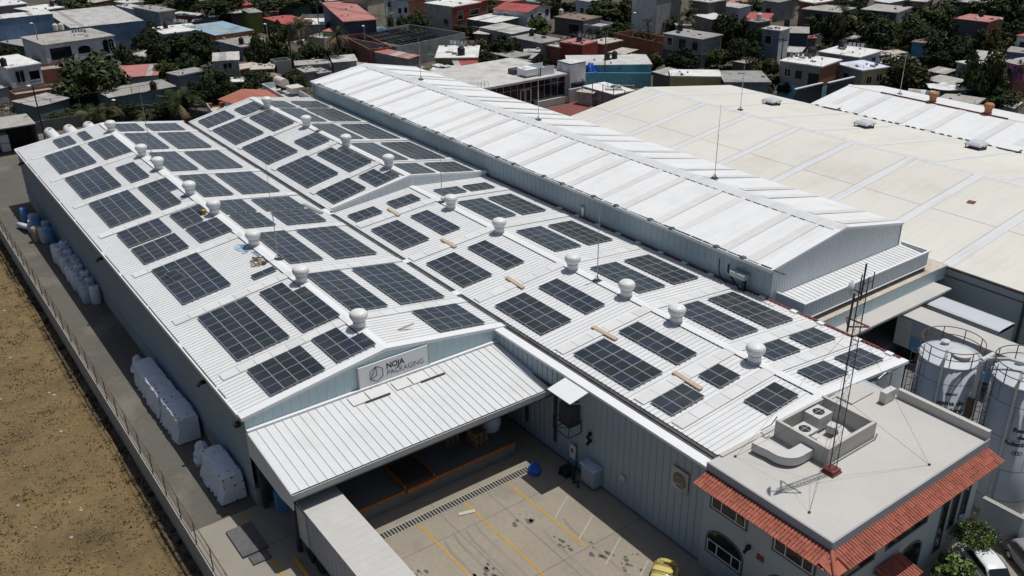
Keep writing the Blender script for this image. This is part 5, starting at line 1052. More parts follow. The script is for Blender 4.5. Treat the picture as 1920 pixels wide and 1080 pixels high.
crumple(-74.0, 13.9, 0, .8, .7, 1.5, 'tarp_white', 'small crumpled white bag beside the farthest covered stack', 'bag', 'bag', 11); crumple(-58.0, 13.9, 0, .95, .75, 1.7, 'tarp_white', 'crumpled grey plastic bundle between two covered stacks', 'bundle', 'bundle', 12)
NUMW = ORD+['eleventh', 'twelfth', 'thirteenth', 'fourteenth', 'fifteenth', 'sixteenth', 'seventeenth', 'eighteenth', 'nineteenth', 'twentieth', 'twenty-first', 'twenty-second', 'twenty-third', 'twenty-fourth']
def roll(x, y, r, h, m, label, lean=0, mat2='roll_core'):
    t = thing('film_roll', label, 'film roll', (x, y, 0), rnd.uniform(0, 6), 'film rolls stacked along the lane wall'); t.rotation_euler.x = lean
    b = MB(); b.lathe((0, 0, 0), [(r*.9, 0), (r, .1), (r*1.02, h*.5), (r*.98, h-.1), (r*.8, h)], 12); b.build('wrap', M[m], t, smooth=True, local=True)
    b = MB(); b.lathe((0, 0, h), [(r*.3, 0), (r*.28, .05)], 8); b.build('core', M[mat2], t, local=True); return t
for k in range(24):
    x = -104.6+k*.62+rnd.uniform(-.15, .15); roll(x, 13.75+(k % 2)*.75+rnd.uniform(-.1, .1), rnd.uniform(.40, .52), rnd.uniform(1.6, 2.2), rnd.choice(['roll_wrap', 'tarp_white']), 'upright film roll in the long row by the lane wall, %s from the jumbled group' % NUMW[k], rnd.uniform(-.06, .06))
for k in range(9):
    x = -118.4+k*1.15+rnd.uniform(-.3, .3); roll(x, 13.2+(k % 3)*.65, rnd.uniform(.42, .6), rnd.uniform(1.5, 2.3), ['roll_blue', 'roll_wrap', 'roll_core', 'roll_wrap'][k % 4], ['blue capped', 'grey wrapped', 'brown board', 'pale wrapped'][k % 4]+' roll in the jumbled far group, %s from the far corner' % ORD[k], rnd.uniform(-.25, .2), 'roll_blue')
b = MB(); b.tube((-117.5, 12.3, .35), (-114.6, 12.9, .8), .32, n=12); tag(b.build('film_roll', M['tarp_white'], smooth=True), 'white roll tipped over at the lane side of the jumbled group', 'film roll')
# ------------------------------------------------------------------ houses of the neighbourhood
def house(label, P0, P1, P2, z, wall, roof, style='slab', wins=(), sides=(), z0=0, over=.25, name='house', band=None, par=.5, side=None, rise=1.2, depth=None, group='houses beyond the factory'):
    p0, p1, p2 = G(*P0, z), G(*P1, z), G(*P2, z); u = p1-p0; u.z = 0; L = u.length; u /= L; d = p2-p1; d.z = 0; d -= u*d.dot(u); wd = d.length if depth is None else depth; v = d.normalized()
    p0.z = 0; up = V(0, 0, 1); at = lambda a, c, h: p0+u*a+v*c+up*h
    R = thing(name, label, 'house' if name == 'house' else name.replace('_', ' '), tuple(p0+u*L/2+v*wd/2+up*z0), 0, group)
    ob = lambda b, a0, a1, c0, c1, h0, h1, mi=0: b.obox(at(a0, c0, h0), u*(a1-a0), v*(c1-c0), up*(h1-h0), mi)
    th = .22; zt = z-th if style in ('slab', 'tin', 'gable', 'shed') else z-par
    b = MB()
    if side: ob(b, 0, L-.1, 0, wd, z0, zt, 0); ob(b, L-.1, L, 0, wd, z0, zt, 1)
    else: ob(b, 0, L, 0, wd, z0, zt)
    b.build('wall', [M[wall], M[side or wall]], R)
    if band: b = MB(); ob(b, -.03, L+.03, -.03, wd, z0, z0+band[1]); b.build('painted_base', M[band[0]], R)
    if style == 'slab':
        b = MB(); ob(b, -over, L+over, -over, wd+over, zt, z); r = b.build('roof', M[roof], R)
        b = MB()
        for _ in range(4): a, c = rnd.uniform(.05, .9)*L, rnd.uniform(.05, .9)*wd; s = rnd.uniform(.12, .5); ob(b, a, min(a+s*rnd.uniform(.6, 3), L), c, min(c+s, wd), z, z+rnd.uniform(.06, .4), rnd.randrange(4))
        b.build('roof_clutter', [M['w_blockgrey'], M['r_tin'], M['w_dark'], M['r_sand']], r)['kind'] = 'stuff'
        b = MB()
        for a, c in ((.1, .1), (L-.1, .1), (L-.1, wd-.1), (.1, wd-.1)): b.tube(at(a, c, z), at(a, c, z+rnd.uniform(.4, .9)), .03, n=4)
        b.build('rebar', M['rust'], r)['kind'] = 'stuff'
    elif style == 'parapet':
        b = MB(); ob(b, .16, L-.16, .16, wd-.16, zt, zt+.03); r = b.build('roof', M[roof], R); b = MB()
        for a0, a1, c0, c1 in ((0, L, 0, .15), (0, L, wd-.15, wd), (0, .15, .15, wd-.15), (L-.15, L, .15, wd-.15)): ob(b, a0, a1, c0, c1, zt, z+.05)
        b.build('parapet', M[wall], R)
    elif style in ('tin', 'shed'):
        n = max(1, round(L/1.0)); q = (L+2*over)/n; s0 = None; rz = rise*.3 if style == 'shed' else .25
        for i in range(n):                            # every sheet its own piece, laid a little unevenly
            b = MB(); o = at(-over+i*q, -over, zt+.03+rnd.uniform(0, .06)); b.ribbed(o, u*(q+.06), v*(wd+2*over)+up*rz, up, .25, .12, .04); sh = b.build('roof_sheet', M[roof if rnd.random() < .8 else rnd.choice(['r_tin', roof, 'r_asb'])], R)
        b = MB(); ob(b, 0, L, wd-.1, wd, zt, zt+rz); b.build('wall_top', M[wall], R)
    elif style == 'gable':
        b = MB(); b.add([at(0, 0, zt), at(0, wd/2, zt+rise), at(0, wd, zt)], [(0, 1, 2)]); b.add([at(L, 0, zt), at(L, wd/2, zt+rise), at(L, wd, zt)], [(0, 1, 2)]); b.build('gable_wall', M[side or wall], R)
        for s in (0, 1):
            b = MB(); c0, c1 = (-over, wd/2) if s == 0 else (wd+over, wd/2); zz = zt-over*rise/(wd/2); b.ribbed(at(-over, c0, zz+.02), u*(L+2*over), v*(c1-c0)+up*(rise+zt-zz), up, .3, .12, .04); b.obox(at(-over, c0, zz-.05), u*(L+2*over), v*(c1-c0)+up*(rise+zt-zz), up*.05); b.build('roof', M[roof], R)
    k = 0
    for (face, a, h, w, hh, *ar) in wins:                 # a: fraction along the face, h: sill height
        if face == 'f': o, uu, nn = at(a*L, 0, h), u, -v
        else: o, uu, nn = at(L, a*wd, h), v, u
        win(R, o, uu, w, hh, nn, arch=ar[0] if ar else 0, frame=rnd.choice(['white_frame', 'window_trim', 'w_blockgrey', wall]), bars=rnd.choice([None, None, (.48,)]), mid=None, trim=rnd.uniform(.04, .12)); k += 1
    return R
def tank(px, py, z, label, m='tank_black', r=.55, h=1.15, legs=0):
    p = G(px, py, z); t = thing('water_tank', label, 'water tank', p, 0, 'rooftop water tanks'); b = MB(); b.lathe((0, 0, legs), [(r*.95, 0), (r, .08), (r, h*.3), (r*.96, h*.33), (r, h*.36), (r, h*.7), (r*.96, h*.73), (r, h*.76), (r, h), (r*.8, h+.18), (r*.35, h+.26), (r*.35, h+.36), (.04, h+.38)], 16)
    b.build('shell', M[m], t, local=True, smooth=False)
    b = MB(); b.box(-r*.8, r*.8, -r*.8, r*.8, -.1, legs); b.build('stand', M['w_blockgrey' if legs < .6 else 'dark_steel'], t, local=True); return t
hs_ = house
hs_('grey block house with bright white roof at the top corner', (-20, 13), (49, 6), (46, 1), 4, 'w_blockgrey', 'r_white', depth=9)
hs_('white roofed house with two black tanks above the blue shed', (62, 21), (119, 13), (112, 5), 4.5, 'w_teal', 'r_white', depth=9)
tank(98, 12, 4.5, 'black water tank, the first of a pair above the blue shed'); tank(112, 10, 4.5, 'black water tank, the second of a pair above the blue shed')
hs_('tall blue corrugated shed wall with a white scalloped top edge', (-60, 40), (98, 24), (94, 16), 8.2, 'w_blue', 'r_white', 'tin', depth=5, over=.1, name='shed')
hs_('blue corrugated shed under a grey streaked ribbed roof', (133, 51), (267, 37), (236, 9), 6.2, 'w_blue', 'r_pale', 'tin', name='shed', over=.2)
hs_('pale blue villa with arched windows and a stained concrete roof', (82, 84), (213, 66), (203, 48), 6.2, 'w_white', 'r_asb', wins=[('f', .45, 3.4, 2.5, 1.0, .6), ('f', .82, 3.0, 1.1, 2.0, .5), ('f', .90, 3.0, 1.1, 2.0, .5), ('f', .82, .4, 1.1, 1.9), ('f', .90, .4, 1.1, 1.9), ('f', .06, 2.9, 4.2, 2.4)])
tank(105, 57, 6.4, 'cream tank, the first of two on the villa', 'tank_cream'); tank(116, 56, 6.4, 'cream tank, the second of two on the villa', 'tank_cream')
hs_('small white house with big dark windows at the picture edge', (14, 127), (74, 118), (36, 101), 6.2, 'w_white', 'r_white', wins=[('f', .18, 3.2, 1.5, 2.2), ('f', .60, 3.4, 1.8, 1.6)], band=('w_blockgrey', 2.6)); tank(8, 124, 6.2, 'black tank on the small white house')
hs_('grey concrete house behind the small white house', (0, 78), (50, 87), (45, 68), 3.4, 'w_dark', 'r_grey'); tank(14, 72, 3.4, 'black tank on a grey concrete roof by the blue shed')
hs_('long brick lot house with block walls below the villa', (75, 132), (125, 126), (118, 116), 2.6, 'w_brick', 'r_grey', 'parapet')
hs_('unfinished brick room beside the long tin roof shed', (28, 178), (108, 166), (105, 158), 3.0, 'w_brick', 'r_grey', 'parapet', depth=4)
hs_('shack with a patched pale tin roof behind the gas tanks', (68, 198), (128, 183), (106, 171), 2.7, 'w_teal', 'r_tin', 'tin', name='shack')
hs_('small shack with a yellowish roof at the picture edge', (-20, 168), (15, 161), (12, 157), 3, 'w_blockgrey', 'r_sand', 'tin', depth=4, name='shack')
hs_('long shed with a grey asbestos roof and teal walls', (206, 181), (327, 160), (320, 147), 3.4, 'w_teal', 'r_asb', 'tin', name='shed'); tank(288, 168, 3.4, 'black tank standing before the asbestos roof')
hs_('low house with a faded rose roof below the tree', (215, 144), (293, 139), (255, 124), 3.2, 'w_blockgrey', 'r_rose', 'shed')
hs_('grey block cabin with corrugated top and a dark square window', (400, 113), (446, 110), (437, 98), 5.6, 'w_blockgrey', 'r_pale', 'tin', wins=[('f', .35, 3.6, 1.7, 1.4)])
hs_('white curved awning hut under the grey block cabin', (418, 153), (452, 152), (448, 143), 2.8, 'w_teal', 'r_white', name='hut', over=.4, depth=3)
hs_('block house with worn white roof and a black tank', (307, 63), (383, 54), (361, 43), 4.2, 'w_mintblock', 'r_white'); tank(311, 53, 4.2, 'black tank on a worn white roof beside a pale blue canopy')
hs_('brick house under a wide pale blue metal canopy roof', (404, 65), (475, 55), (441, 37), 4.2, 'w_brick', 'r_blue', 'tin', over=.1)
hs_('grey roofed house with one black tank by the blue canopy', (398, 74), (453, 88), (500, 74), 3.0, 'w_bluegrey', 'r_grey', over=.15); tank(453, 83, 3.0, 'black tank on the grey roof beyond the block cabin')
hs_('small shed with a white square roof in a brick yard', (362, 30), (382, 25), (360, 17), 3.0, 'w_brick', 'r_white', 'tin', name='shed')
hs_('grey rendered house with teal tarpaulin roof', (360, 40), (405, 38), (395, 31), 3.2, 'w_dark', 'r_grey', 'tin')
hs_('tall grey block tower house on the top edge', (297, 22), (327, 18), (318, 4), 7, 'w_blockgrey', 'r_grey')
hs_('white gable end house behind the streaked roof', (246, 16), (270, 13), (262, 5), 6.0, 'w_lightblue', 'r_pale')
hs_('brown brick house with dark doorway by the white gable', (270, 18), (294, 14), (285, 6), 4.2, 'w_brick', 'r_brown')
hs_('red painted roof terrace at the top edge', (425, 12), (472, 8), (466, 1), 4.5, 'w_red', 'r_red')
hs_('long grey house under red terrace with ribbed awning', (432, 24), (478, 20), (470, 11), 3.6, 'w_dark', 'r_tin', 'tin')
hs_('lime green house front above an orange wall', (468, 24), (490, 22), (484, 14), 5.0, 'w_lime', 'r_grey'); hs_('bright orange red tilted terrace beside the palms', (492, 33), (534, 46), (545, 28), 3.4, 'w_dark', 'r_red', 'slab', over=.05)
hs_('brick and grey garden block behind the red terrace', (490, 30), (545, 28), (540, 16), 2.6, 'w_brick', 'r_brown', 'parapet')
hs_('unfinished block house with white slab and parapets', (545, 47), (610, 46), (588, 27), 3.6, 'w_blockgrey', 'r_white', 'parapet', par=.9)
hs_('tall slate grey house side wall with rose roof', (605, 5), (645, 40), (668, 30), 7.2, 'w_navy', 'r_rose', depth=7)
hs_('cream three storey house with a brown stair strip', (642, -6), (688, -2), (676, -12), 8.5, 'w_cream', 'r_grey', wins=[('f', .18, 5.5, 1.3, 1.6), ('f', .70, 4, 1.6, 2.2)])
hs_('low terrace with green balustrade in front of the cream house', (683, 31), (738, 24), (728, 15), 3.6, 'w_beige', 'w_greenpaint', 'parapet', par=.6)
hs_('white pillared house with a red shutter on the top edge', (722, -4), (735, -6), (732, -12), 7, 'w_white', 'r_grey', wins=[('f', .3, 4.6, .8, 1.2)])
hs_('pale blue rendered house wall beside a salmon wall', (735, 0), (765, -3), (760, -12), 6.4, 'w_lightblue', 'r_grey', wins=[('f', .35, 3, .8, 1.2), ('f', .72, 3, .8, 1.2)])
hs_('salmon rendered wall house behind the white roofed one', (765, 0), (797, -3), (790, -10), 6, 'w_salmon', 'r_rose')
hs_('two storey house, cream side and red front, white roof', (797, 5), (848, 12), (907, 4), 6.8, 'w_beige', 'r_white', side='w_red', wins=[('s', .18, 3.4, 1.6, 2.0), ('s', .62, 4.0, 3.0, 1.2)], over=.2)
hs_('open carport with flat white metal roof behind the yellow wall', (876, 34), (928, 42), (959, 32), 4.0, 'w_dark', 'r_white', 'tin', over=.1, name='carport')
hs_('white house under red gabled roofs with three dark windows', (925, 15), (989, 21), (1040, 11), 5.6, 'w_white', 'r_red', 'gable', rise=.9, wins=[('f', .3, 3.2, 1.3, 1.3), ('s', .15, 2.8, .8, 1.7), ('s', .42, 3.2, 1.9, 1.3), ('s', .78, 3.6, 1.4, 1.3)])
hs_('grey block house with long roofs beside the red cube', (960, 69), (1015, 80), (1050, 73), 4.2, 'w_blockgrey', 'r_grey', over=.3); tank(997, 67, 4.2, 'black tank on the grey block house'); 
hs_('low brown house with white edged roof before the red cube', (1010, 81), (1049, 88), (1065, 83), 3.6, 'w_brick', 'r_sand')
hs_('bright red cube house with black tank on its roof', (1049, 78), (1092, 84), (1132, 78), 4.6, 'w_red', 'r_rose', over=.02); tank(1086, 78, 4.6, 'black tank on stilts above the red cube house', legs=.6); tank(1075, 72, 4.4, 'low black tank with grey lid behind the red cube house', h=.7)
hs_('open terrace house with white posts and rose slab', (1040, 31), (1093, 38), (1112, 29), 3.8, 'w_dark', 'r_brown', wins=[('f', .5, .2, 3.2, 2.4)]); tank(1052, 28, 3.8, 'cream tank on the terrace house', 'tank_cream')
hs_('mauve lot wall house with grey cap behind the red cube', (1093, 46), (1126, 50), (1132, 40), 2.8, 'w_lavender', 'w_lavender', 'parapet')
hs_('low block rooms with mossy roof right of the red cube', (1130, 82), (1166, 75), (1152, 68), 3.2, 'w_brick', 'r_sand')
hs_('turquoise fronted house with worn concrete roof', (1066, 122), (1222, 120), (1205, 102), 3.7, 'w_cyan', 'r_pale', over=.15); tank(1138, 112, 3.7, 'black tank on the turquoise house, nearer the pole'); tank(1152, 110, 3.7, 'black tank on the turquoise house, farther from the pole')
hs_('tall white gable wall on the top edge behind bare tree', (1186, -10), (1232, -6), (1250, -16), 9, 'w_white', 'r_grey', side='w_blockgrey'); hs_('tall grey block wall house on the top edge', (1236, -8), (1278, -10), (1270, -18), 8.5, 'w_blockgrey', 'r_grey')
hs_('two storey grey white house with navy band and three windows', (1245, 62), (1316, 73), (1350, 64), 5.8, 'w_blockgrey', 'r_grey', wins=[('f', .1, 3.6, 1.3, 1.5), ('f', .42, 3.2, 1.6, 1.9), ('f', .77, 3.4, 1.3, 1.7)], band=('w_navy', 2.6)); tank(1275, 58, 5.8, 'black tank on the house with three windows')
hs_('flat shed with crumpled white roof behind the palms', (1302, 27), (1335, 35), (1372, 33), 3.4, 'w_blockgrey', 'r_white', 'tin', name='shed')
hs_('pale tin roofed house at the top with lavender wall', (1345, 8), (1386, 14), (1398, 9), 4.6, 'w_lavender', 'r_tin', 'tin', over=.1)
hs_('dark green tower house with flat grey top', (1403, 38), (1421, 41), (1437, 36), 8.0, 'w_green', 'r_grey'); tank(1423, 38, 8.0, 'cream tank on the dark green tower house', 'tank_cream')
hs_('red roofed house with an orange wall behind grey gable', (1397, 36), (1440, 38), (1494, 27), 4.6, 'w_orange', 'r_red', over=.2)
hs_('tall grey side wall house with two lower roofs', (1430, 53), (1463, 57), (1500, 54), 7.4, 'w_bluegrey', 'r_pale', side='w_white', wins=[('f', .2, 4.5, 1.4, 1.6)]); tank(1475, 48, 7.4, 'black tank on the tall grey side wall house')
hs_('blue grey gabled house with two dark windows', (1483, 59), (1516, 60), (1556, 51), 5.2, 'w_navy', 'r_asb', 'gable', side='w_bluegrey', rise=.7, wins=[('s', .18, 3.0, 1.3, 1.3), ('s', .58, 3.2, 1.3, 1.3)]); tank(1512, 45, 5.6, 'black tank behind the blue grey gable')
hs_('open fronted house with a broad grey roof by the palm', (1505, 16), (1574, 23), (1580, 12), 5.4, 'w_dark', 'r_asb', over=.25, wins=[('f', .38, 2.5, 1.4, 2)])
hs_('two storey grey house with dark verandah on the top edge', (1616, 17), (1682, 23), (1699, 12), 6.6, 'w_dark', 'r_asb', side='w_white', wins=[('s', .6, 4.2, 1.3, 1.5)]); tank(1697, 12, 6.6, 'black tank on the grey verandah house')
hs_('peach rendered house with two dark openings on the top edge', (1708, 1), (1735, 3), (1762, -4), 6.4, 'w_salmon', 'r_pale', wins=[('s', .2, 3.8, 1.2, 1.4), ('s', .6, 3.4, 1.8, 2.0)])
hs_('white slab house with two black tanks and brick sides', (1464, 113), (1540, 124), (1581, 112), 6.6, 'w_blockgrey', 'r_white', side='w_brick', wins=[('f', .12, 4.0, 1.2, 1.4), ('f', .40, 3.9, 1.2, 1.4), ('f', .72, 3.0, 2.0, 2.2)], band=('w_cyan', 2.7)); tank(1521, 105, 6.6, 'black tank on the white slab house with brick sides', r=.75, h=1.3); tank(1516, 104, 6.6, 'cream tank beside the black one on the white slab house', 'tank_cream', r=.4, h=.9)
hs_('house with a lavender white roof and yellow side wall', (1571, 119), (1618, 131), (1655, 122), 5.8, 'w_blockgrey', 'r_lav', side='w_yellow', wins=[('f', .3, 3.2, 1.1, 1.3), ('s', .2, 3.2, 1.2, 1.3), ('s', .6, 3.4, 1.2, 1.3)], over=.3)
hs_('white roofed house with bluish side and black tank shelter', (1537, 96), (1611, 107), (1656, 95), 4.8, 'w_blockgrey', 'r_white', side='w_lightblue', wins=[('s', .25, 1.6, 1.2, 1.8), ('s', .62, 2.0, 1.2, 1.8)]); tank(1579, 90, 4.8, 'black tank under a slab on the white bluish sided house', r=.8, h=1.3)
hs_('dark open house under a rose brown roof with a tank', (1790, 34), (1853, 41), (1876, 32), 6.8, 'w_dark', 'r_rose', side='w_brick', over=.15); tank(1839, 31, 6.8, 'black tank on the rose brown roof')
hs_('magenta pink house with a rusty pale roof', (1881, 112), (1909, 119), (1935, 110), 6.0, 'w_pink', 'r_tin', 'tin', wins=[('f', .3, 3.4, 1.4, 1.5)], band=('w_brick', 2.6))
hs_('blue house with grey lean-to roof at the picture edge', (1888, 96), (1940, 101), (1950, 92), 4.5, 'w_blue', 'r_grey'); hs_('small house with a red roof at the picture edge', (1908, 66), (1950, 72), (1960, 60), 6.5, 'w_white', 'r_red', wins=[('f', .2, 4, 1.2, 1.3)])
hs_('house with a patched grey tin roof among dark trees', (1735, 147), (1781, 157), (1795, 148), 3.4, 'w_dark', 'r_tin', 'tin'); hs_('hut with pale rusted sheets beside the patched roof', (1738, 131), (1772, 137), (1779, 129), 3.2, 'w_dark', 'r_tin', 'tin', name='hut', over=.1)
hs_('grey hip roof house beyond the striped tarpaulins', (1758, 186), (1828, 196), (1816, 180), 3.2, 'w_bluegrey', 'r_asb', over=.2)
hs_('white sheet canopy over a teal yard', (1748, 160), (1810, 172), (1800, 161), 3.4, 'w_teal', 'r_white', 'tin', name='canopy', over=.1)
hs_('crumbling tin roof house near the pink house', (1812, 106), (1855, 111), (1852, 97), 4.0, 'w_lavender', 'r_tin', 'tin'); hs_('grey rendered house gable with a small dark window', (1795, 115), (1818, 121), (1822, 112), 5, 'w_blockgrey', 'r_pale', wins=[('f', .4, 3.2, .9, 1)])
hs_('blue painted lot wall house with a white panel', (1711, 78), (1752, 82), (1756, 74), 3.2, 'w_bluewall', 'r_brown'); hs_('low grey roofs between the white house and the tall mast', (1655, 110), (1690, 115), (1700, 105), 3.2, 'w_blockgrey', 'r_asb'); hs_('flat pale roof beside low grey roofs', (1652, 103), (1700, 98), (1694, 92), 3, 'w_blockgrey', 'r_sand')
hs_('grey hipped roof house behind the cream hall', (1361, 153), (1443, 153), (1427, 133), 3.4, 'w_bluegrey', 'r_grey', over=.3); hs_('yellow walled house with a patchy white roof', (1258, 142), (1353, 143), (1352, 131), 3.6, 'w_yellow', 'r_white', over=.1)
hs_('grey yard room between yellow and turquoise houses', (1225, 133), (1258, 141), (1268, 131), 3.2, 'w_dark', 'r_tin', 'tin')
hs_('grey shed with a striped red and grey corrugated roof', (693, 94), (766, 109), (787, 105), 4.2, 'w_blockgrey', 'r_rose', 'tin', name='shed', over=.1)
hs_('large grey lot wall house with black pergola beams inside', (743, 88), (872, 62), (858, 55), 4.4, 'w_blockgrey', 'r_dark', 'parapet', par=2.8, depth=18); hs_('terracotta brick lot building with a long plain wall', (640, 66), (693, 93), (730, 86), 4.6, 'w_brick', 'r_brown', 'parapet', par=2.5)
hs_('small house with rose and white roof halves beside a palm', (605, 57), (660, 60), (690, 51), 3.8, 'w_bluegrey', 'r_rose', 'tin', over=.2)
hs_('white terrace with beige wall behind the palms', (575, 68), (608, 72), (607, 58), 3.0, 'w_beige', 'r_pale', 'parapet'); hs_('yellow walled house with a white slab roof', (816, 108), (895, 107), (872, 85), 3.8, 'w_olive', 'r_white', over=.15)
hs_('little house with a red tiled roof under a black tank', (857, 126), (898, 124), (893, 108), 3.2, 'w_bluegrey', 'r_red', 'tin', over=.3); tank(865, 107, 3.4, 'black tank on a grey plinth over the red tiled roof', r=.75, h=1.7)
hs_('long yellow boundary house behind the glazed building', (790, 133), (925, 130), (922, 124), 2.8, 'w_olive', 'r_sand', 'parapet'); hs_('grey flat shack with white sacks on its roof', (808, 131), (842, 132), (838, 122), 3.2, 'w_navy', 'r_lav', name='shack', depth=4)
hs_('white tin roofed block shed behind the tall shed corner', (625, 115), (668, 112), (645, 104), 3.6, 'w_blockgrey', 'r_pale', 'tin', name='shed'); hs_('unfinished grey block room, open to the sky', (518, 116), (546, 112), (545, 106), 4.0, 'w_blockgrey', 'r_dark', 'parapet', par=1.5); hs_('low grey concrete roofs beside the block room', (555, 122), (617, 118), (590, 112), 3.2, 'w_blockgrey', 'r_asb'); hs_('block room in front of low grey concrete roofs', (572, 135), (595, 132), (590, 124), 2.8, 'w_blockgrey', 'r_asb'); hs_('small concrete stub room by the tall shed', (598, 137), (618, 134), (612, 124), 2.5, 'w_blockgrey', 'r_grey')
hs_('small sand roofed hut under the leafy trees', (470, 130), (512, 128), (503, 120), 3.4, 'w_dark', 'r_sand', name='hut', over=.2)
hs_('grey garage room with white posts above the palms', (335, 141), (385, 131), (375, 124), 3.0, 'w_bluegrey', 'r_grey'); hs_('brown shed roof between tree and palms', (490, 140), (520, 148), (527, 140), 2.8, 'w_brick', 'r_brown', name='shed', over=.1)
hs_('narrow pale roof house with white wall strip by the cabin', (446, 130), (492, 122), (488, 117), 2.8, 'w_brick', 'r_sand', depth=4); hs_('flat pale roofed house behind the yellow wall tree', (900, 50), (960, 62), (975, 50), 3.6, 'w_blockgrey', 'r_pale', 'tin')
hs_('grey lot with low roof left of the red gabled house', (905, 95), (960, 108), (985, 100), 3.2, 'w_dark', 'r_grey'); hs_('brick lot wall before the two storey grey white house', (1150, 62), (1245, 82), (1262, 72), 3.4, 'w_brick', 'r_brown', 'parapet', par=2.5)
hs_('white plastered shed between cabin and glazed building', (940, 112), (975, 118), (985, 112), 3.0, 'w_dark', 'r_asb', name='shed')

# house with terrace just behind the factory, its tank room, gas tanks and left shed
R = thing('house', 'house with a salmon tiled roof and pink terrace behind the signed warehouse', 'house', (-146, 54, 0), 0)
q = [G(408, 186, 4.2), G(470, 204, 4.2), G(538, 190, 4.2), G(500, 168, 4.2)]
rz = lambda p, z: V(p.x, p.y, z)
pk0, pk1 = q[3]*.5+q[0]*.5, q[2]*.6+q[1]*.4
b = MB(); b.prism([rz(p, 0) for p in (q[0]*.9+q[2]*.1, q[1]*.9+q[3]*.1, q[2]*.9+q[0]*.1, q[3]*.9+q[1]*.1)], (0, 0, 4.0)); b.build('wall', M['w_white'], R)
for a, c, d, e in ((q[0], q[1], pk1, pk0), (q[3], q[2], pk1, pk0)):
    b = MB(); A, B_, C_, D_ = rz(a, 4.1), rz(c, 4.1), rz(d, 5.0), rz(e, 5.0); n = 16
    for i in range(n):
        f0, f1 = i/n, (i+1)/n-.012; l = lambda s, t, f: s+(t-s)*f
        b.add([l(A, B_, f0), l(A, B_, f1), l(D_, C_, f1), l(D_, C_, f0), l(A, B_, f0)+V(0, 0, .09), l(A, B_, f1)+V(0, 0, .09), l(D_, C_, f1)+V(0, 0, .09), l(D_, C_, f0)+V(0, 0, .09)], [(3, 2, 1, 0), (4, 5, 6, 7), (0, 1, 5, 4), (1, 2, 6, 5), (2, 3, 7, 6), (3, 0, 4, 7)])
    b.build('tiled_roof', M['tile_roof'], R)
p = [G(388, 203, 2.6), G(398, 218, 2.6), G(438, 205, 2.6), G(430, 198, 2.6)]
b = MB(); b.prism([rz(x, 2.4) for x in p], (0, 0, .2)); b.prism([rz(x, 0) for x in p], (0, 0, 2.4)); b.build('terrace', M['r_sand'], R)
b = MB()
for x, y in zip(p[:1], p[1:2]): b.obox(rz(x, 2.6), rz(y, 2.6)-rz(x, 2.6), (.1, .1, 0), (0, 0, .9))
b.build('balustrade', M['r_pale'], R)
for k, (x, y) in enumerate(((394, 203), (417, 201))):
    pp = G(x, y, 2.6); tag((lambda bb: (bb.lathe(pp, [(.28, 0), (.42, .7), (.44, .8), (.3, .8)], 12), bb.build('flower_pot', M['pot']))[1])(MB()), ['dark red clay pot by the terrace balustrade', 'dark red clay pot by the tiled roof'][k], 'pot')
hs_('white tank room with parapet beside the tall shed corner', (543, 188), (584, 182), (530, 152), 4.6, 'w_white', 'r_pale', 'parapet', par=.9)
t = thing('water_tank', 'horizontal cream tank lying on the tank room roof', 'water tank', G(528, 163, 4.6)); b = MB(); b.tube((-1.6, 0, .9), (1.6, 0, .9), .75, n=18); b.build('shell', M['tank_cream'], t, local=True, smooth=False); b = MB(); b.box(-1.1, -.9, -.6, .6, -.4, .4); b.box(.9, 1.1, -.6, .6, -.4, .4); b.build('saddle', M['dark_steel'], t, local=True)
pp = G(553, 170, 4.4); b = MB(); b.box(pp.x-1.2, pp.x+1.2, pp.y-1, pp.y+1, 4.2, 5.0); b.box(pp.x-1.35, pp.x+1.35, pp.y-1.15, pp.y+1.15, 5.0, 5.15); tag(b.build('cistern', M['tank_cream']), 'square white cistern with a lid on the tank room', 'cistern')
for k, y in enumerate((23.5, 26.3, 29.2)):
    t = thing('gas_tank', 'white horizontal gas tank, %s from the open metal shed' % ORD[k], 'gas tank', (-151.5, y, 0), 0, 'gas tanks behind the warehouse'); prof = [(-3.3, .05), (-3.2, .45), (-2.9, .75), (-2.5, .85), (2.5, .85), (2.9, .75), (3.2, .45), (3.3, .05)]
    b = MB(); n = 20; b.add([(x, r*math.cos(6.283*i/n), 1.5+r*math.sin(6.283*i/n)) for x, r in prof for i in range(n)], [(j*n+i, j*n+(i+1) % n, (j+1)*n+(i+1) % n, (j+1)*n+i) for j in range(7) for i in range(n)]); b.build('shell', M['lpg'], t, local=True, smooth=True)
    b = MB(); b.box(-2, -1.7, -.6, .6, 0, .9); b.box(1.7, 2, -.6, .6, 0, .9); b.build('saddle', M['concrete'], t, local=True); b = MB(); b.lathe((-1.2, 0, 2.3), [(.25, 0), (.25, .18), (.1, .2)], 10); b.build('valve_hood', M['trim_grey'], t, local=True)
    vs, fs = text_mesh('T-%d' % (3-k), .5); b = MB(); b.add([(1.0+v.x, -.86*math.cos(.7)+0-.02, 1.5+.86*math.sin(.35)+v.y*.8) for v in vs], fs); b.build('lettering', M['letter'], t, local=True)
t = thing('metal_shed', 'open fronted metal shed with grey roof behind the warehouse corner', 'shed', (-154, 18, 0)); b = MB(); b.box(-157.6, -150.3, 8, 21.4, 4.0, 4.15); b.build('roof', M['r_asb'], t)
b = MB()
for x in (-157.4, -150.6):
    for y in (9, 15, 21.2): b.box(x, x+.2, y-.1, y+.1, 0, 4)
b.build('post', M['dark_steel'], t); b = MB(); b.box(-157.6, -157.5, 8, 21.4, 0, 4); b.box(-157.5, -150.5, 21.2, 21.3, 0, 4); b.build('back_wall', M['w_dark'], t)
b0 = None
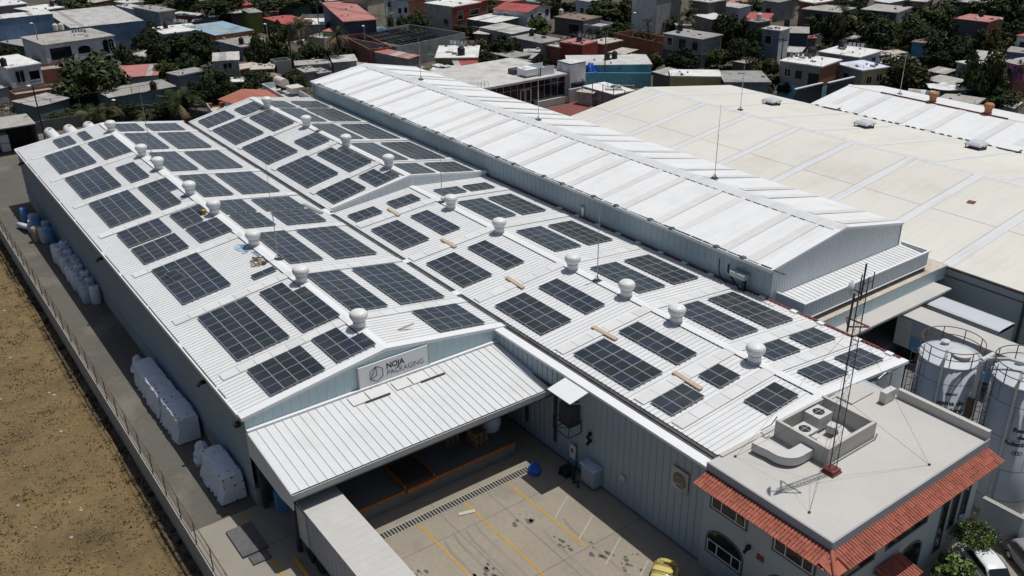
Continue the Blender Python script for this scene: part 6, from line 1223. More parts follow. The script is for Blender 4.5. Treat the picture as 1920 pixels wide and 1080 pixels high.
for k in range(4):
    b = MB(); b.box(-155.2+(k % 2)*1.3, -154.0+(k % 2)*1.3, 16.4, 17.6, .05+(k//2)*1.3, 1.25+(k//2)*1.3); tag(b.build('storage_tote', M['trim']), 'white caged tote in the open shed, %s row' % ['bottom', 'bottom', 'top', 'top'][k]+', '+['outer', 'inner'][k % 2], 'tote')
b = MB()
for k in range(9): x, y = -148.3+rnd.uniform(-1.2, 1.2), 12.6+rnd.uniform(-1, 1); b.lathe((x, y, 0), [(.35, 0), (.4, .2), (.1, .4)], 7, k % 3)
tag(b.build('sack_pile', [M['tarp_white'], M['rail_blue'], M['r_sand']]), 'scattered sacks and rags on the court before the shed', 'sacks')
# lot wall and wire fence behind the gas tanks
def lotwall(pts, h, m, label, z0=0, th=.2):
    t = thing('wall', label, 'wall', (pts[0][0], pts[0][1], z0), 0, 'lot walls of the neighbourhood'); b = MB()
    for a, c in zip(pts[:-1], pts[1:]): a, c = V(*a, z0), V(*c, z0); d = (c-a).normalized(); s = V(-d.y, d.x, 0)*th/2; b.hexa([a-s, c-s, c+s, a+s, a-s+V(0, 0, h), c-s+V(0, 0, h), c+s+V(0, 0, h), a+s+V(0, 0, h)])
    b.build('wall_body', M[m], t); return t
lotwall([(-160.5, 8), (-160.5, 40), (-149, 47)], 2.0, 'w_dark', 'dark lot wall behind the three gas tanks')
t = thing('fence', 'tall rusty wire fence on posts behind the gas tanks', 'fence', (-161, 25, 0)); b0 = None
for k in range(9):
    b = MB(); b.tube((0, 0, 0), (0, 0, 5.2), .05, n=5)
    if b0 is None: o = b.build('post', M['rust'], t, local=True); b0 = o.data
    else: o = inst('post', b0, t)
    o.location = (0, -16+k*4.2, 0)
b = MB()
for z in (2.2, 5.1): b.tube((0, -16, z), (0, 18, z), .035, n=4)
b.build('wire', M['rust'], t, local=True)
def g2(*p): return [tuple(G(x, y, 0).xy) for x, y in p]
lotwall(g2((60, 215), (160, 195), (335, 205)), 2.2, 'w_mintblock', 'mint grey lot wall behind palms and gas tanks'); lotwall(g2((1075, 162), (1220, 163)), 2.6, 'w_cyan', 'turquoise yard wall with scalloped top'); lotwall(g2((1050, 178), (1190, 176)), 1.6, 'w_beige', 'low cracked beige wall in front of the turquoise wall')
lotwall(g2((1495, 92), (1580, 70)), 2.2, 'w_blockgrey', 'grey block wall running up beside the blue grey gable'); lotwall(g2((1690, 84), (1870, 96)), 2.4, 'w_dark', 'dark lot wall below the open rose brown house'); lotwall(g2((1130, 52), (1240, 38)), 2.8, 'w_brick', 'reddish brick wall before the tall white gable wall'); lotwall(g2((890, 70), (960, 95)), 2.6, 'w_blockgrey', 'grey yard wall beneath the flat carport'); lotwall(g2((640, 52), (735, 42)), 2.6, 'w_lightblue', 'pale blue yard wall behind bamboo'); lotwall(g2((735, 42), (840, 52)), 2.4, 'w_beige', 'beige yard wall with a curved top behind bamboo')
lotwall(g2((535, 25), (640, 20)), 3.6, 'w_beige', 'weathered beige wall under dark trees at the top'); lotwall(g2((480, 118), (525, 140)), 2, 'w_blockgrey', 'short grey wall among trees near the tank room')
# tarps, sacks, oddments in the yards
def sheet(px, py, z, w, d, rz, m, label, name='tarpaulin', sag=.4):
    p = G(px, py, z); b = MB(); r = random.Random(px); n = 6; c, s = math.cos(rz), math.sin(rz)
    vs = [(p.x+c*(i/n-.5)*w-s*(j/n-.5)*d, p.y+s*(i/n-.5)*w+c*(j/n-.5)*d, z+sag*(abs(i/n-.5)**2+abs(j/n-.5)**2)*2+r.uniform(-.12, .12)) for i in range(n+1) for j in range(n+1)]
    b.add(vs, [(i*(n+1)+j, i*(n+1)+j+1, (i+1)*(n+1)+j+1, (i+1)*(n+1)+j) for i in range(n) for j in range(n)]); b.add([(x, y, q-.06) for x, y, q in vs], [(i*(n+1)+j, (i+1)*(n+1)+j, (i+1)*(n+1)+j+1, i*(n+1)+j+1) for i in range(n) for j in range(n)])
    return tag(b.build(name, M[m]), label, name.replace('_', ' '))
pp = G(1107, 132, 2.6); crumple(pp.x, pp.y, 1.6, 2.0, 1.3, 2.4, 'blue_tarp', 'bright blue tarpaulin hung over the turquoise wall', 'tarpaulin', 'tarpaulin', 5, 10)
sheet(708, 54, 3.2, 4, 3, .6, 'w_bluewall', 'blue tarpaulin sagging by the bamboo'); sheet(745, 76, 3, 5, 3, .9, 'r_sand', 'sand coloured tarpaulin above the terracotta lot'); sheet(690, 71, 3, 5, 3, .9, 'r_sand', 'cream tarpaulin stretched inside the terracotta lot'); sheet(812, 104, 3, 2.6, 2.4, .5, 'w_greenpaint', 'green sheet at the corner of the yellow house')
sheet(1788, 166, 3.6, 8, 4, .8, 'r_white', 'white sheet canopy spread over posts by the trees'); sheet(1658, 160, 2.2, 2.4, 1.6, .6, 'yellow', 'yellow tarpaulin under the dark tree', sag=.7)
t = thing('stall_awning', 'striped cream and green awning roll behind the far white roof', 'awning', G(1735, 180, 3)); p0 = G(1702, 177, 3.2); p1 = G(1760, 183, 3.2)
for k, m in enumerate(('r_sand', 'r_sand', 'r_sand', 'r_white', 'w_teal', 'r_white', 'w_teal')):
    b = MB(); a = p0+(p1-p0)*(k/7); c = p0+(p1-p0)*((k+1)/7); b.tube(a, c, 1.0, n=14); b.build('stripe', M[m], t)
sheet(828, 124, 3.4, 3.5, 1.6, .3, 'r_white', 'white sacks heaped on a flat shack roof', 'sack_heap', .2)

# ------------------------------------------------------------------ street poles
def pole(px, py, h, label, lamp=1, m='r_grey'):
    p = G(px, py, 0); t = thing('street_lamp' if lamp else 'utility_pole', label, 'street lamp' if lamp else 'utility pole', p, 0, 'street lamps and poles of the neighbourhood'); b = MB(); b.tube((0, 0, 0), (0, 0, h), .13, .09, n=7); b.build('post', M[m], t, local=True)
    if lamp: b = MB(); b.tube((0, 0, h-.1), (.9, -.6, h+.3), .05, n=5); b.build('arm', M['steel'], t, local=True); b = MB(); b.lathe((1.0, -.66, h+.15), [(.1, 0), (.32, .05), (.3, .16), (.05, .26)], 10); b.build('lamp_head', M['trim'], t, local=True)
    else: b = MB(); b.box(-.9, .9, -.05, .05, h-.6, h-.45); b.build('crossarm', M['dark_steel'], t, local=True)
    return t
pole(84, 132, 9.5, 'grey pole with a lamp before the pale blue villa'); pole(602, 90, 10, 'tall pole beside the coconut palms', 0, 'w_dark'); pole(687, 112, 7, 'dark lamp pole against the terracotta lot wall'); pole(1133, 160, 9.5, 'dark pole in front of the turquoise house', 0, 'w_dark'); pole(1566, 168, 6.5, 'lamp pole by the brick sided white slab house'); pole(1858, 100, 7, 'street lamp before the rose brown house, the one by the pillar'); pole(1815, 96, 7, 'street lamp before the rose brown house, beside the tree'); pole(1185, 95, 8, 'street lamp at the bare tree and brick wall'); pole(508, 118, 8, 'thin lamp pole by the leafy trees', 1, 'r_pale'); pole(453, 40, 8, 'pale pole beside the red painted terrace', 0, 'r_pale'); pole(227, 232, 4, 'white globe lamp by the palms', 1, 'black'); pole(85, 262, 8.5, 'dark lamp post by the first gas tank', 1, 'black'); pole(1468, 30, 7, 'twin pale lamp on the top edge'); pole(1460, 150, 8, 'dark pole beside the white slab house', 0, 'w_dark')

# ------------------------------------------------------------------ trees
def crown_mesh(seed, n, leaf, flat=.8, mats=('leaf_a', 'leaf_b', 'leaf_c'), dens=(.5, .35, .15), blobs=14):
    r = random.Random(seed); B = []
    for _ in range(blobs):
        while True:
            p = V(r.uniform(-1, 1), r.uniform(-1, 1), r.uniform(-1, 1))
            if p.length < 1: break
        B.append((V(p.x*.78, p.y*.78, p.z*.62*flat), r.uniform(.2, .42)))
    b = MB()
    for _ in range(n):
        c, R = r.choice(B); d = V(r.gauss(0, 1), r.gauss(0, 1), r.gauss(.25, 1)).normalized(); q = c+d*(R*r.uniform(.55, 1.08)); q.z *= 1
        a = (d+V(r.gauss(0, .6), r.gauss(0, .6), r.gauss(.3, .6))).normalized(); e = a.orthogonal().normalized(); e = (Matrix.Rotation(r.uniform(0, 6.28), 3, a) @ e); f = a.cross(e); s = leaf*r.uniform(.6, 1.3)
        b.add([q-e*s-f*s*.45, q+e*s*.2-f*s*.6, q+e*s, q+e*s*.1+f*s*.6], [(0, 1, 2, 3)], r.choices(range(len(mats)), dens)[0])
    me = bpy.data.meshes.new('crown'); me.from_pydata(b.v, [], b.f)
    for m in mats: me.materials.append(M[m])
    me.polygons.foreach_set('material_index', b.m); return me
CR_ = [crown_mesh(s, 2600, .078) for s in (1, 2, 3, 4)]
CRD = [crown_mesh(s, 2800, .076, mats=('leaf_b', 'leaf_a', 'leaf_c'), dens=(.6, .33, .07)) for s in (5, 6, 7)]
CRL = [crown_mesh(s, 2200, .082, mats=('leaf_c', 'leaf_a', 'leaf_y'), dens=(.5, .35, .15)) for s in (8, 9)]
CRY = [crown_mesh(s, 1300, .075, mats=('leaf_y', 'leaf_a', 'bark'), dens=(.5, .3, .2)) for s in (10, 11)]
def trunk_mesh(seed):
    r = random.Random(seed); b = MB(); b.tube((0, 0, 0), (.03, .02, .5), .055, .04, n=7)
    for _ in range(6):
        a = r.uniform(0, 6.28); e = V(.5*math.cos(a)*r.uniform(.5, 1), .5*math.sin(a)*r.uniform(.5, 1), r.uniform(.75, 1.05)); m = V(.03, .02, .48)+(e-V(.03, .02, .48))*.5+V(0, 0, .04); b.tube((.03, .02, .46), m, .03, .02, n=5); b.tube(m, e, .02, .008, n=4)
    me = bpy.data.meshes.new('trunk'); me.from_pydata(b.v, [], b.f); me.materials.append(M['bark']); return me
TR = [trunk_mesh(s) for s in (1, 2, 3)]; tk = 0
KIND = {'d': (CRD, 'dark evergreen tree'), 'm': (CR_, 'mid green tree'), 'l': (CRL, 'bright leafy tree'), 'y': (CRY, 'sparse yellowish tree')}
def tree(cx, cy, wpx, hpx, kind, where, name='tree'):
    global tk
    h = 5.0
    for _ in range(3):
        p = G(cx, cy, h*.6); dist = (p-EYE).length; R = wpx*dist/FOC/2; ch = hpx*dist/FOC/.93/2; h = max(ch*2.15, R*1.1)
    p.z = 0; cm, kn = KIND[kind]; t = thing(name, kn+' '+where, name, p, 0, 'trees of the neighbourhood'); tk += 1
    c = inst('crown', cm[tk % len(cm)], t, (0, 0, h-ch*1.05), (0, 0, tk*1.3)); c.scale = (R*1.3, R*1.3, ch*1.45)
    q = inst('trunk', TR[tk % 3], t, (0, 0, 0), (0, 0, tk)); s = h-ch*.9; q.scale = (R*.9, R*.9, max(s, h*.6)); return t
TREES = [(168, 140, 104, 78, 'd', 'with a broad dense crown behind the asbestos roof shed'), (366, 88, 74, 62, 'm', 'standing before the block house with worn white roof'), (318, 92, 62, 60, 'd', 'between the villa and the block cabin'), (310, 132, 48, 38, 'l', 'beside the rose roofed low house'), (285, 62, 36, 40, 'm', 'at the corner of the streaked blue shed'),
 (262, 120, 44, 34, 'm', 'above the rose roof'), (402, 150, 46, 50, 'd', 'below the grey block cabin'), (470, 150, 54, 34, 'd', 'beside the white awning hut'), (500, 75, 46, 60, 'l', 'with lime top beside the coconut palms'), (478, 100, 44, 50, 'm', 'under the lime topped tree'), (520, 100, 40, 40, 'd', 'in the shade of the palms'), (548, 145, 44, 34, 'm', 'between block rooms and the tank room'), (455, 62, 24, 24, 'l', 'at the pale blue canopy edge'),
 (165, 12, 66, 22, 'd', 'behind the streaked roof ridge'), (385, 12, 110, 28, 'd', 'on the top edge near the grey tower house'), (410, 30, 40, 26, 'd', 'under the red painted terrace'), (545, 8, 100, 30, 'd', 'on the top edge left of the cream house'), (608, 12, 40, 28, 'm', 'at the slate grey house'), (770, 36, 40, 38, 'l', 'and bamboo clump behind the pergola lot'), (787, 38, 34, 46, 'l', 'at the end of the bamboo row'), (755, 42, 16, 34, 'l', 'slim and upright in the bamboo row'), (731, 42, 14, 30, 'l', 'slim at the blue yard wall'), (735, 62, 50, 24, 'm', 'inside the pergola lot'),
 (888, 86, 46, 46, 'y', 'spreading beside the white slab yellow house'), (915, 112, 56, 36, 'm', 'bushy between black tanks and glazed building'), (935, 85, 60, 50, 'd', 'in the dark yard under the carport'), (920, 18, 30, 18, 'm', 'behind the red gabled house'), (1012, 46, 46, 36, 'l', 'in front of the red gabled house'), (1045, 8, 60, 28, 'd', 'on the top edge behind the terrace house'), (1140, 18, 96, 44, 'm', 'with a big round crown on the top edge'), (1085, 14, 40, 22, 'd', 'beside the big round crown'),
 (1222, 110, 46, 34, 'm', 'by the turquoise house, the first of a pair'), (1278, 108, 56, 40, 'm', 'by the turquoise house, the second of a pair'), (1345, 104, 36, 30, 'l', 'trimmed round above the red path'), (1330, 92, 30, 30, 'd', 'at the corner of the three window house'), (1380, 60, 56, 66, 'd', 'and dense behind the trimmed round tree'), (1395, 92, 60, 50, 'd', 'in the dark yard by the green tower'), (1430, 118, 46, 34, 'y', 'along the wall by the tall grey house'), (1463, 156, 40, 36, 'd', 'at the hatch end of the cream hall'), (1330, 10, 60, 34, 'd', 'on the top edge behind the crumpled roof'), (1460, 6, 50, 26, 'd', 'on the top edge by the twin lamp'),
 (1600, 20, 50, 40, 'd', 'between open fronted and verandah houses'), (1640, 56, 60, 50, 'd', 'above the white bluish sided house'), (1668, 62, 34, 36, 'y', 'near the verandah house wall'), (1712, 50, 62, 44, 'm', 'with broad leaves below the peach house'), (1745, 32, 56, 44, 'l', 'below the peach house, brighter'), (1700, 82, 40, 24, 'l', 'by the blue painted wall'), (1768, 96, 72, 60, 'd', 'in front of the white wall panel'), (1760, 18, 60, 30, 'd', 'on the top edge beside the bare tree'), (1835, 52, 26, 40, 'l', 'with lime leaves in front of the dark open house'), (1880, 20, 90, 50, 'd', 'on the top edge near the picture corner'), (1900, 55, 60, 40, 'd', 'at the picture edge above the red roof'),
 (1695, 136, 84, 66, 'y', 'with a dark brown crown by the tall mast'), (1690, 140, 70, 60, 'd', 'by the tall mast, dense and low'), (1640, 158, 50, 26, 'm', 'low beside the lavender roofed house'), (1850, 130, 66, 100, 'm', 'tall and thin between the hut and the pink house'), (1835, 160, 70, 50, 'd', 'below the tall thin tree'), (1880, 180, 50, 34, 'y', 'at the picture edge over grey sheds'), (1560, 106, 40, 12, 'l', 'and hedge between the two white roofs'), (1590, 108, 30, 12, 'y', 'and hedge behind the lavender roof'), (1545, 88, 24, 14, 'l', 'at the wall of the white bluish sided house'), (1560, 52, 40, 50, 'd', 'at the gable of the blue grey house'), (1010, 112, 30, 20, 'd', 'low behind the cooling unit'), (330, 48, 30, 24, 'd', 'behind the worn white roof'), (225, 168, 40, 30, 'd', 'in shade under the big dense tree'), (130, 175, 60, 26, 'd', 'low behind the patched tin shack'), (30, 160, 30, 26, 'd', 'in the dark gap by the small white house'), (1235, 25, 40, 34, 'y', 'bare and twiggy before the tall white gable'), (1200, 18, 44, 50, 'y', 'bare and tall before the tall white gable'), (1585, 62, 30, 30, 'm', 'by the lot wall'), (1625, 80, 36, 26, 'd', 'behind the white roof shelter'), (1750, 120, 50, 34, 'd', 'over the pale rusted hut'), (1806, 82, 40, 30, 'd', 'at the dark lot wall'), (1870, 84, 40, 40, 'y', 'at the wall by the pink house'), (690, 140-30, 16, 14, 'd', 'tiny at the foot of the terracotta wall')]
for q in TREES: tree(*q)
def frond_mesh(seed, L=1.0):
    r = random.Random(seed); b = MB(); n = 9; pts = [V(L*math.sin(i/n*1.35)*.95, 0, L*(.42*math.sin(i/n*2.2)-.55*(i/n)**2.2)) for i in range(n+1)]
    for i in range(n):
        a, c = pts[i], pts[i+1]; b.tube(a, c, .012*(1-i/n)+.004, n=3, caps=False)
        for s in (-1, 1):
            for k in range(3):
                m = a+(c-a)*(k/3); l = L*.24*math.sin(math.pi*(.12+.84*(i+k/3)/n)); b.add([m, m+(c-a)*.28, m+V(l*.35, s*l, -l*r.uniform(.25, .7))], [(0, 1, 2)])
    return b
FR = {m: [] for m in ('leaf_a', 'leaf_c', 'frond_dry', 'leaf_b', 'leaf_y')}
for m in FR:
    for s in range(2):
        b = frond_mesh(s); me = bpy.data.meshes.new('frond'); me.from_pydata(b.v, [], b.f); me.materials.append(M[m]); FR[m].append(me)
def palm(cx, cy, wpx, h, label, greens=('leaf_a', 'leaf_c', 'leaf_b'), dry=4, n=15, stems=1):
    p = G(cx, cy, h); p.z = 0; R = wpx*(p-EYE).length/FOC/2; t = thing('palm_tree', label, 'palm', p, 0, 'palms behind the factory'); r = random.Random(int(cx)); tops = []
    for s in range(stems):
        o = V(r.uniform(-.6, .6)*(stems > 1)*R*.5, r.uniform(-.6, .6)*(stems > 1)*R*.5, 0); hh = h*(r.uniform(.55, 1.0) if stems > 1 else 1); b = MB(); b.path([o*.3, o*.6+V(.1, .05, hh*.5), o+V(0, 0, hh)], .14 if stems == 1 else .08, 7); b.build('trunk', M['bark'], t, local=True); tops.append(o+V(0, 0, hh))
    for k in range(n):
        m = 'frond_dry' if k < dry else r.choice(greens); q = inst('frond', r.choice(FR[m]), t, tops[k % stems]+V(0, 0, -.15), (r.uniform(-.3, .3), (r.uniform(.3, .9) if k < dry else r.uniform(-.75, .25)), k*2.4+r.uniform(-.3, .3))); q.scale = (R*1.05,)*3
    return t
palm(562, 50, 60, 8, 'coconut palm with yellowing fronds beside the lime topped tree', dry=6, n=18); palm(540, 60, 40, 7, 'darker coconut palm leaning into the yellowing one', dry=2, n=14); palm(630, 68, 50, 7.5, 'palm with drooping dry fronds at the terracotta lot', dry=8, n=18); palm(575, 95, 44, 3, 'low palm in the shade under the coconut palm', dry=1, n=14)
palm(185, 210, 64, 2.6, 'clump of golden green palms behind the third gas tank', ('leaf_c', 'leaf_a', 'leaf_y'), 1, 26, 4); palm(268, 215, 40, 2.2, 'small green palm clump by the thin lightning rod', ('leaf_a', 'leaf_c'), 1, 20, 3); palm(345, 190, 84, 3.4, 'dark palm clump beside the pink terrace', ('leaf_b', 'leaf_a', 'leaf_a'), 2, 34, 5); palm(1290, 30, 44, 4.5, 'palm with shining fronds behind the three window house', dry=2, n=16); palm(1585, 28, 50, 7, 'ragged palm by the open fronted house', ('leaf_b', 'leaf_a'), 5, 16); palm(1215, 40, 26, 4, 'small palm under the bare tree', dry=2, n=12); palm(830, 5+14, 20, 4, 'slim dark palm at the two storey white roofed house', n=10)
# planting by the office
def bush(x, y, z, R, H_, cm, label, name='shrub'):
    t = thing(name, label, 'shrub', (x, y, 0), 0, 'shrubs by the office'); c = inst('crown', cm, t, (0, 0, z), (0, 0, x)); c.scale = (R, R, H_); b = MB(); b.tube((0, 0, 0), (0, 0, z), .06, n=6); b.build('stem', M['bark'], t, local=True); return t
lime = crown_mesh(21, 1500, .12, mats=('leaf_lime', 'leaf_a', 'leaf_y'), dens=(.5, .35, .15)); ring = MB(); r_ = random.Random(5)
for k in range(2200):
    a = r_.uniform(0, 6.283); q = r_.gauss(0, .22); zz = r_.gauss(0, .12); p = V((.85+q)*math.cos(a), (.85+q)*math.sin(a), zz); d = V(r_.gauss(0, 1), r_.gauss(0, 1), r_.gauss(.5, 1)).normalized(); e = d.orthogonal().normalized(); f = d.cross(e); s = .07; ring.add([p-e*s, p-f*s*.6, p+e*s, p+f*s*.6], [(0, 1, 2, 3)], r_.choices((0, 1, 2), (.5, .35, .15))[0])
t = thing('topiary_tree', 'ring clipped topiary tree beside the gate wall', 'topiary', (-19.1, 48.6, 0)); o = ring.build('crown', [M['leaf_lime'], M['leaf_a'], M['leaf_y']], t, local=True); o.location = (0, 0, 1.75); o.scale = (1.1, 1.1, 1.3); b = MB(); b.path([(0, 0, 0), (.05, 0, .9), (.7, .4, 1.6)], .05, 6); b.path([(.05, 0, .8), (-.7, -.3, 1.6)], .04, 5); b.build('trunk', M['bark'], t, local=True)
bush(-18.6, 46.0, .9, 1.3, .9, lime, 'lime leaved shrub in front of the tall slim windows'); bush(-18.3, 44.3, .6, 1.1, .8, CR_[0], 'green shrub next to the office porch'); bush(-18.6, 37.5, .8, 1.4, 1.0, CRD[0], 'dark hedge shrub beneath the corner eaves'); bush(-18.2, 39.3, .7, 1.0, .9, CR_[1], 'mixed shrub between the hedge and the porch'); bush(-19.0, 35.8, .5, 1.0, .7, CRD[1], 'low dark shrub at the office corner')
# ------------------------------------------------------------------ more of the neighbourhood: top edge, yards, undergrowth
TOP = [(-20, 40, 'w_white', 'r_white', 'white', 'the blue shed'), (150, 44, 'w_brick', 'r_tin', 'brick', 'the dark tree by the streaked roof'), (215, 36, 'w_beige', 'r_pale', 'beige', 'the white gable end house'), (330, 50, 'w_blockgrey', 'r_grey', 'grey', 'the grey tower house'), (400, 40, 'w_dark', 'r_brown', 'dark', 'the red terrace'), (520, 46, 'w_teal', 'r_grey', 'teal', 'the brick garden block'), (575, 40, 'w_beige', 'r_sand', 'sandy', 'the unfinished block house'),
       (850, 54, 'w_brick', 'r_red', 'red roofed', 'the white roofed cream house'), (930, 40, 'w_salmon', 'r_rose', 'peach', 'the red gabled house'), (985, 44, 'w_cyan', 'r_grey', 'cyan', 'the red gabled roofs'), (1080, 46, 'w_lightblue', 'r_pale', 'pale blue', 'the big round crown'), (1300, 50, 'w_dark', 'r_tin', 'dark tin roofed', 'the crumpled white roof'), (1350, 46, 'w_red', 'r_rose', 'maroon', 'the lavender walled house'), (1430, 50, 'w_blockgrey', 'r_grey', 'grey', 'the orange walled house'), (1500, 44, 'w_brick', 'r_white', 'white roofed brick', 'the open fronted house'), (1560, 44, 'w_salmon', 'r_brown', 'brown', 'the ragged palm'), (1640, 46, 'w_lavender', 'r_white', 'mauve', 'the verandah house'), (1800, 50, 'w_dark', 'r_tin', 'dark', 'the rose brown roof'), (1890, 46, 'w_brick', 'r_grey', 'brick', 'the picture corner trees')]
for k, (x, wd_, a, c, nm, lm) in enumerate(TOP):
    y = 2+(k*7 % 5)-4; hs_('%s house on the top edge above %s' % (nm, lm), (x, y), (x+wd_*.6, y+4), (x+wd_, y-3), 3.6+(k % 3)*1.3, a, c, ['slab', 'tin', 'slab'][k % 3], wins=[('f', .3, 1.6, 1.3, 1.3)])
MORE = [(20, 100, 40, 26, 'd', 'behind the small white house roof'), (235, 100, 30, 40, 'd', 'at the end of the villa'), (262, 78, 30, 30, 'd', 'against the blue shed end wall'), (300, 105, 40, 40, 'd', 'in the gap below the villa trees'), (345, 120, 40, 40, 'd', 'beside the yellow green low tree'), (425, 165, 40, 36, 'd', 'in front of the white awning hut'), (380, 165, 44, 40, 'd', 'behind the dark palm clump'), (520, 60, 30, 50, 'd', 'between the coconut palms'), (595, 100, 50, 44, 'd', 'dark behind the drooping palm'), (560, 110, 40, 34, 'd', 'low in front of the coconut palms'), (650, 100, 30, 30, 'd', 'at the terracotta wall foot'), (515, 155, 34, 26, 'm', 'beside the tank room'), (460, 15, 40, 26, 'd', 'behind the red terrace'), (640, 12, 20, 30, 'd', 'at the slate wall'), (680, 60, 40, 20, 'd', 'inside the terracotta lot'), (780, 66, 60, 16, 'd', 'under the pergola beams'), (850, 40, 30, 30, 'd', 'at the foot of the two storey red front'), (870, 55, 40, 24, 'd', 'at the far corner of the pergola lot'), (985, 60, 36, 24, 'd', 'behind the grey block house'), (1160, 55, 50, 30, 'd', 'at the brick lot wall'), (1110, 62, 30, 20, 'd', 'behind the mauve lot wall'), (1205, 70, 40, 30, 'y', 'dry against the brick lot wall'), (1250, 40, 50, 24, 'd', 'behind the small palm'), (1365, 40, 40, 34, 'd', 'between crumpled roof and green tower'), (1420, 75, 40, 60, 'd', 'in shade below the green tower'), (1350, 75, 30, 34, 'd', 'at the grey side of the three window house'), (1440, 125, 30, 30, 'd', 'at the foot of the tall grey house'), (1540, 40, 50, 30, 'd', 'at the palm foot'), (1570, 45, 50, 40, 'd', 'in shade by the ragged palm'), (1620, 40, 60, 44, 'd', 'in front of the verandah house'), (1660, 40, 40, 30, 'd', 'under the verandah'), (1720, 20, 60, 36, 'd', 'under the peach house'), (1740, 70, 60, 40, 'd', 'behind the blue painted wall'), (1780, 50, 50, 50, 'd', 'left standing at the rose brown house'), (1800, 110, 50, 40, 'd', 'in the dark yard behind the huts'), (1850, 75, 40, 44, 'd', 'at the street lamp wall'), (1900, 130, 40, 60, 'y', 'in front of the pink house'), (1860, 185, 60, 40, 'd', 'over the corner sheds'), (1815, 150, 50, 36, 'd', 'behind the white sheet canopy'), (1720, 165, 50, 30, 'd', 'behind the striped awning'), (1900, 20, 60, 60, 'd', 'in the very corner'), (1830, 8, 70, 40, 'd', 'above the rose brown roof'), (1680, 8, 50, 30, 'd', 'above the verandah roof'), (1590, 4, 60, 30, 'd', 'above the palm on the top edge'), (1520, 2, 50, 20, 'm', 'above the grey broad roof'), (1400, 8, 50, 26, 'd', 'above the green tower'), (1250, 4, 50, 24, 'd', 'above the palm with shining fronds'), (1180, 5, 30, 30, 'm', 'by the white gable wall'), (1020, 4, 50, 22, 'd', 'above the red gables'), (955, 6, 40, 20, 'd', 'on the top edge by the peach house'), (905, 6, 40, 20, 'm', 'right of the white roofed red house'), (700, 6, 30, 16, 'm', 'by the green balustrade'), (590, 14, 50, 26, 'd', 'above the unfinished block house'), (490, 10, 60, 28, 'd', 'above the lime front'), (345, 14, 50, 30, 'd', 'behind the brick yard shed'), (280, 2, 50, 18, 'd', 'above the brown brick house'), (230, 4, 40, 18, 'm', 'above the streaked roof'), (130, 4, 40, 14, 'd', 'at the top beside black tanks'), (150, 205, 40, 20, 'd', 'low by the mint wall'), (225, 205, 50, 24, 'd', 'low between the palm clumps'), (305, 205, 50, 26, 'd', 'low beside the small palm clump'), (110, 220, 40, 18, 'm', 'low behind the gas tanks')]
for q in MORE: tree(*q)
# steel beams over the grey lot
p = [G(756, 80, 4.3), G(800, 72, 4.3), G(850, 60, 4.3)]; t = thing('pergola', 'black steel pergola beams across the large grey lot', 'pergola', p[0]); b = MB(); u = (G(872, 62, 4.3)-G(743, 88, 4.3)); L = u.length; u.normalize(); v = V(-u.y, u.x, 0); o = G(743, 88, 4.2); v = -v if v.dot(CF) < 0 else v
for k in range(9): a = o+u*(2+k*(L*.6/9)); b.obox(a, u*.35, v*15, V(0, 0, .25))
for k in range(4): a = o+v*(2+k*4)+u*1.5; b.obox(a+V(0, 0, .26), u*L*.62, v*.3, V(0, 0, .2))
b.build('beam', M['black'], t); b = MB(); b.obox(o+u*2+v*5+V(0, 0, .1), u*L*.35, v*9, V(0, 0, .06)); b.build('shade_net', M['black'], t)
# undergrowth, rubble and scrap between the houses
mb = MB(); sb_ = MB()
def free(p): return not (-128 < p.x and 7 < p.y < 134) and not (p.x > -165 and p.y < 48 and p.x < -120)
for _ in range(900):
    px, py = rnd.uniform(-40, 1960), rnd.uniform(0, 235); p = G(px, py, 0)
    if not free(p): continue
    R = rnd.uniform(.5, 1.9)
    if rnd.random() < .68:
        for _ in range(int(34*R)):
            a = rnd.uniform(0, 6.28); q = R*rnd.random()**.6; c = V(p.x+q*math.cos(a), p.y+q*math.sin(a), rnd.uniform(.05, .55*R)); d = V(rnd.gauss(0, 1), rnd.gauss(0, 1), rnd.gauss(.4, 1)).normalized(); e = d.orthogonal().normalized(); f = d.cross(e); s = rnd.uniform(.10, .2); mb.add([c-e*s, c-f*s*.6, c+e*s, c+f*s*.6], [(0, 1, 2, 3)], rnd.choice((0, 0, 1, 1, 2, 3)))
    else:
        for _ in range(int(5*R)):
            a = rnd.uniform(0, 6.28); q = R*rnd.random(); s = rnd.uniform(.15, .6); c = V(p.x+q*math.cos(a), p.y+q*math.sin(a), 0); r2 = rnd.uniform(0, 6.28); e = V(math.cos(r2), math.sin(r2), rnd.uniform(-.2, .2)); f = V(-math.sin(r2), math.cos(r2), 0); sb_.obox(c, e*s*rnd.uniform(.6, 2.4), f*s, V(0, 0, s*rnd.uniform(.2, .9)), rnd.randrange(5))
tag(mb.build('undergrowth', [M['leaf_a'], M['leaf_b'], M['leaf_c'], M['leaf_y']]), 'low weeds and shrubs in the yards between the houses', kind='stuff')
tag(sb_.build('rubble', [M['w_blockgrey'], M['r_tin'], M['w_brick'], M['r_white'], M['plank']]), 'scraps, blocks and sheets lying in the yards', kind='stuff')
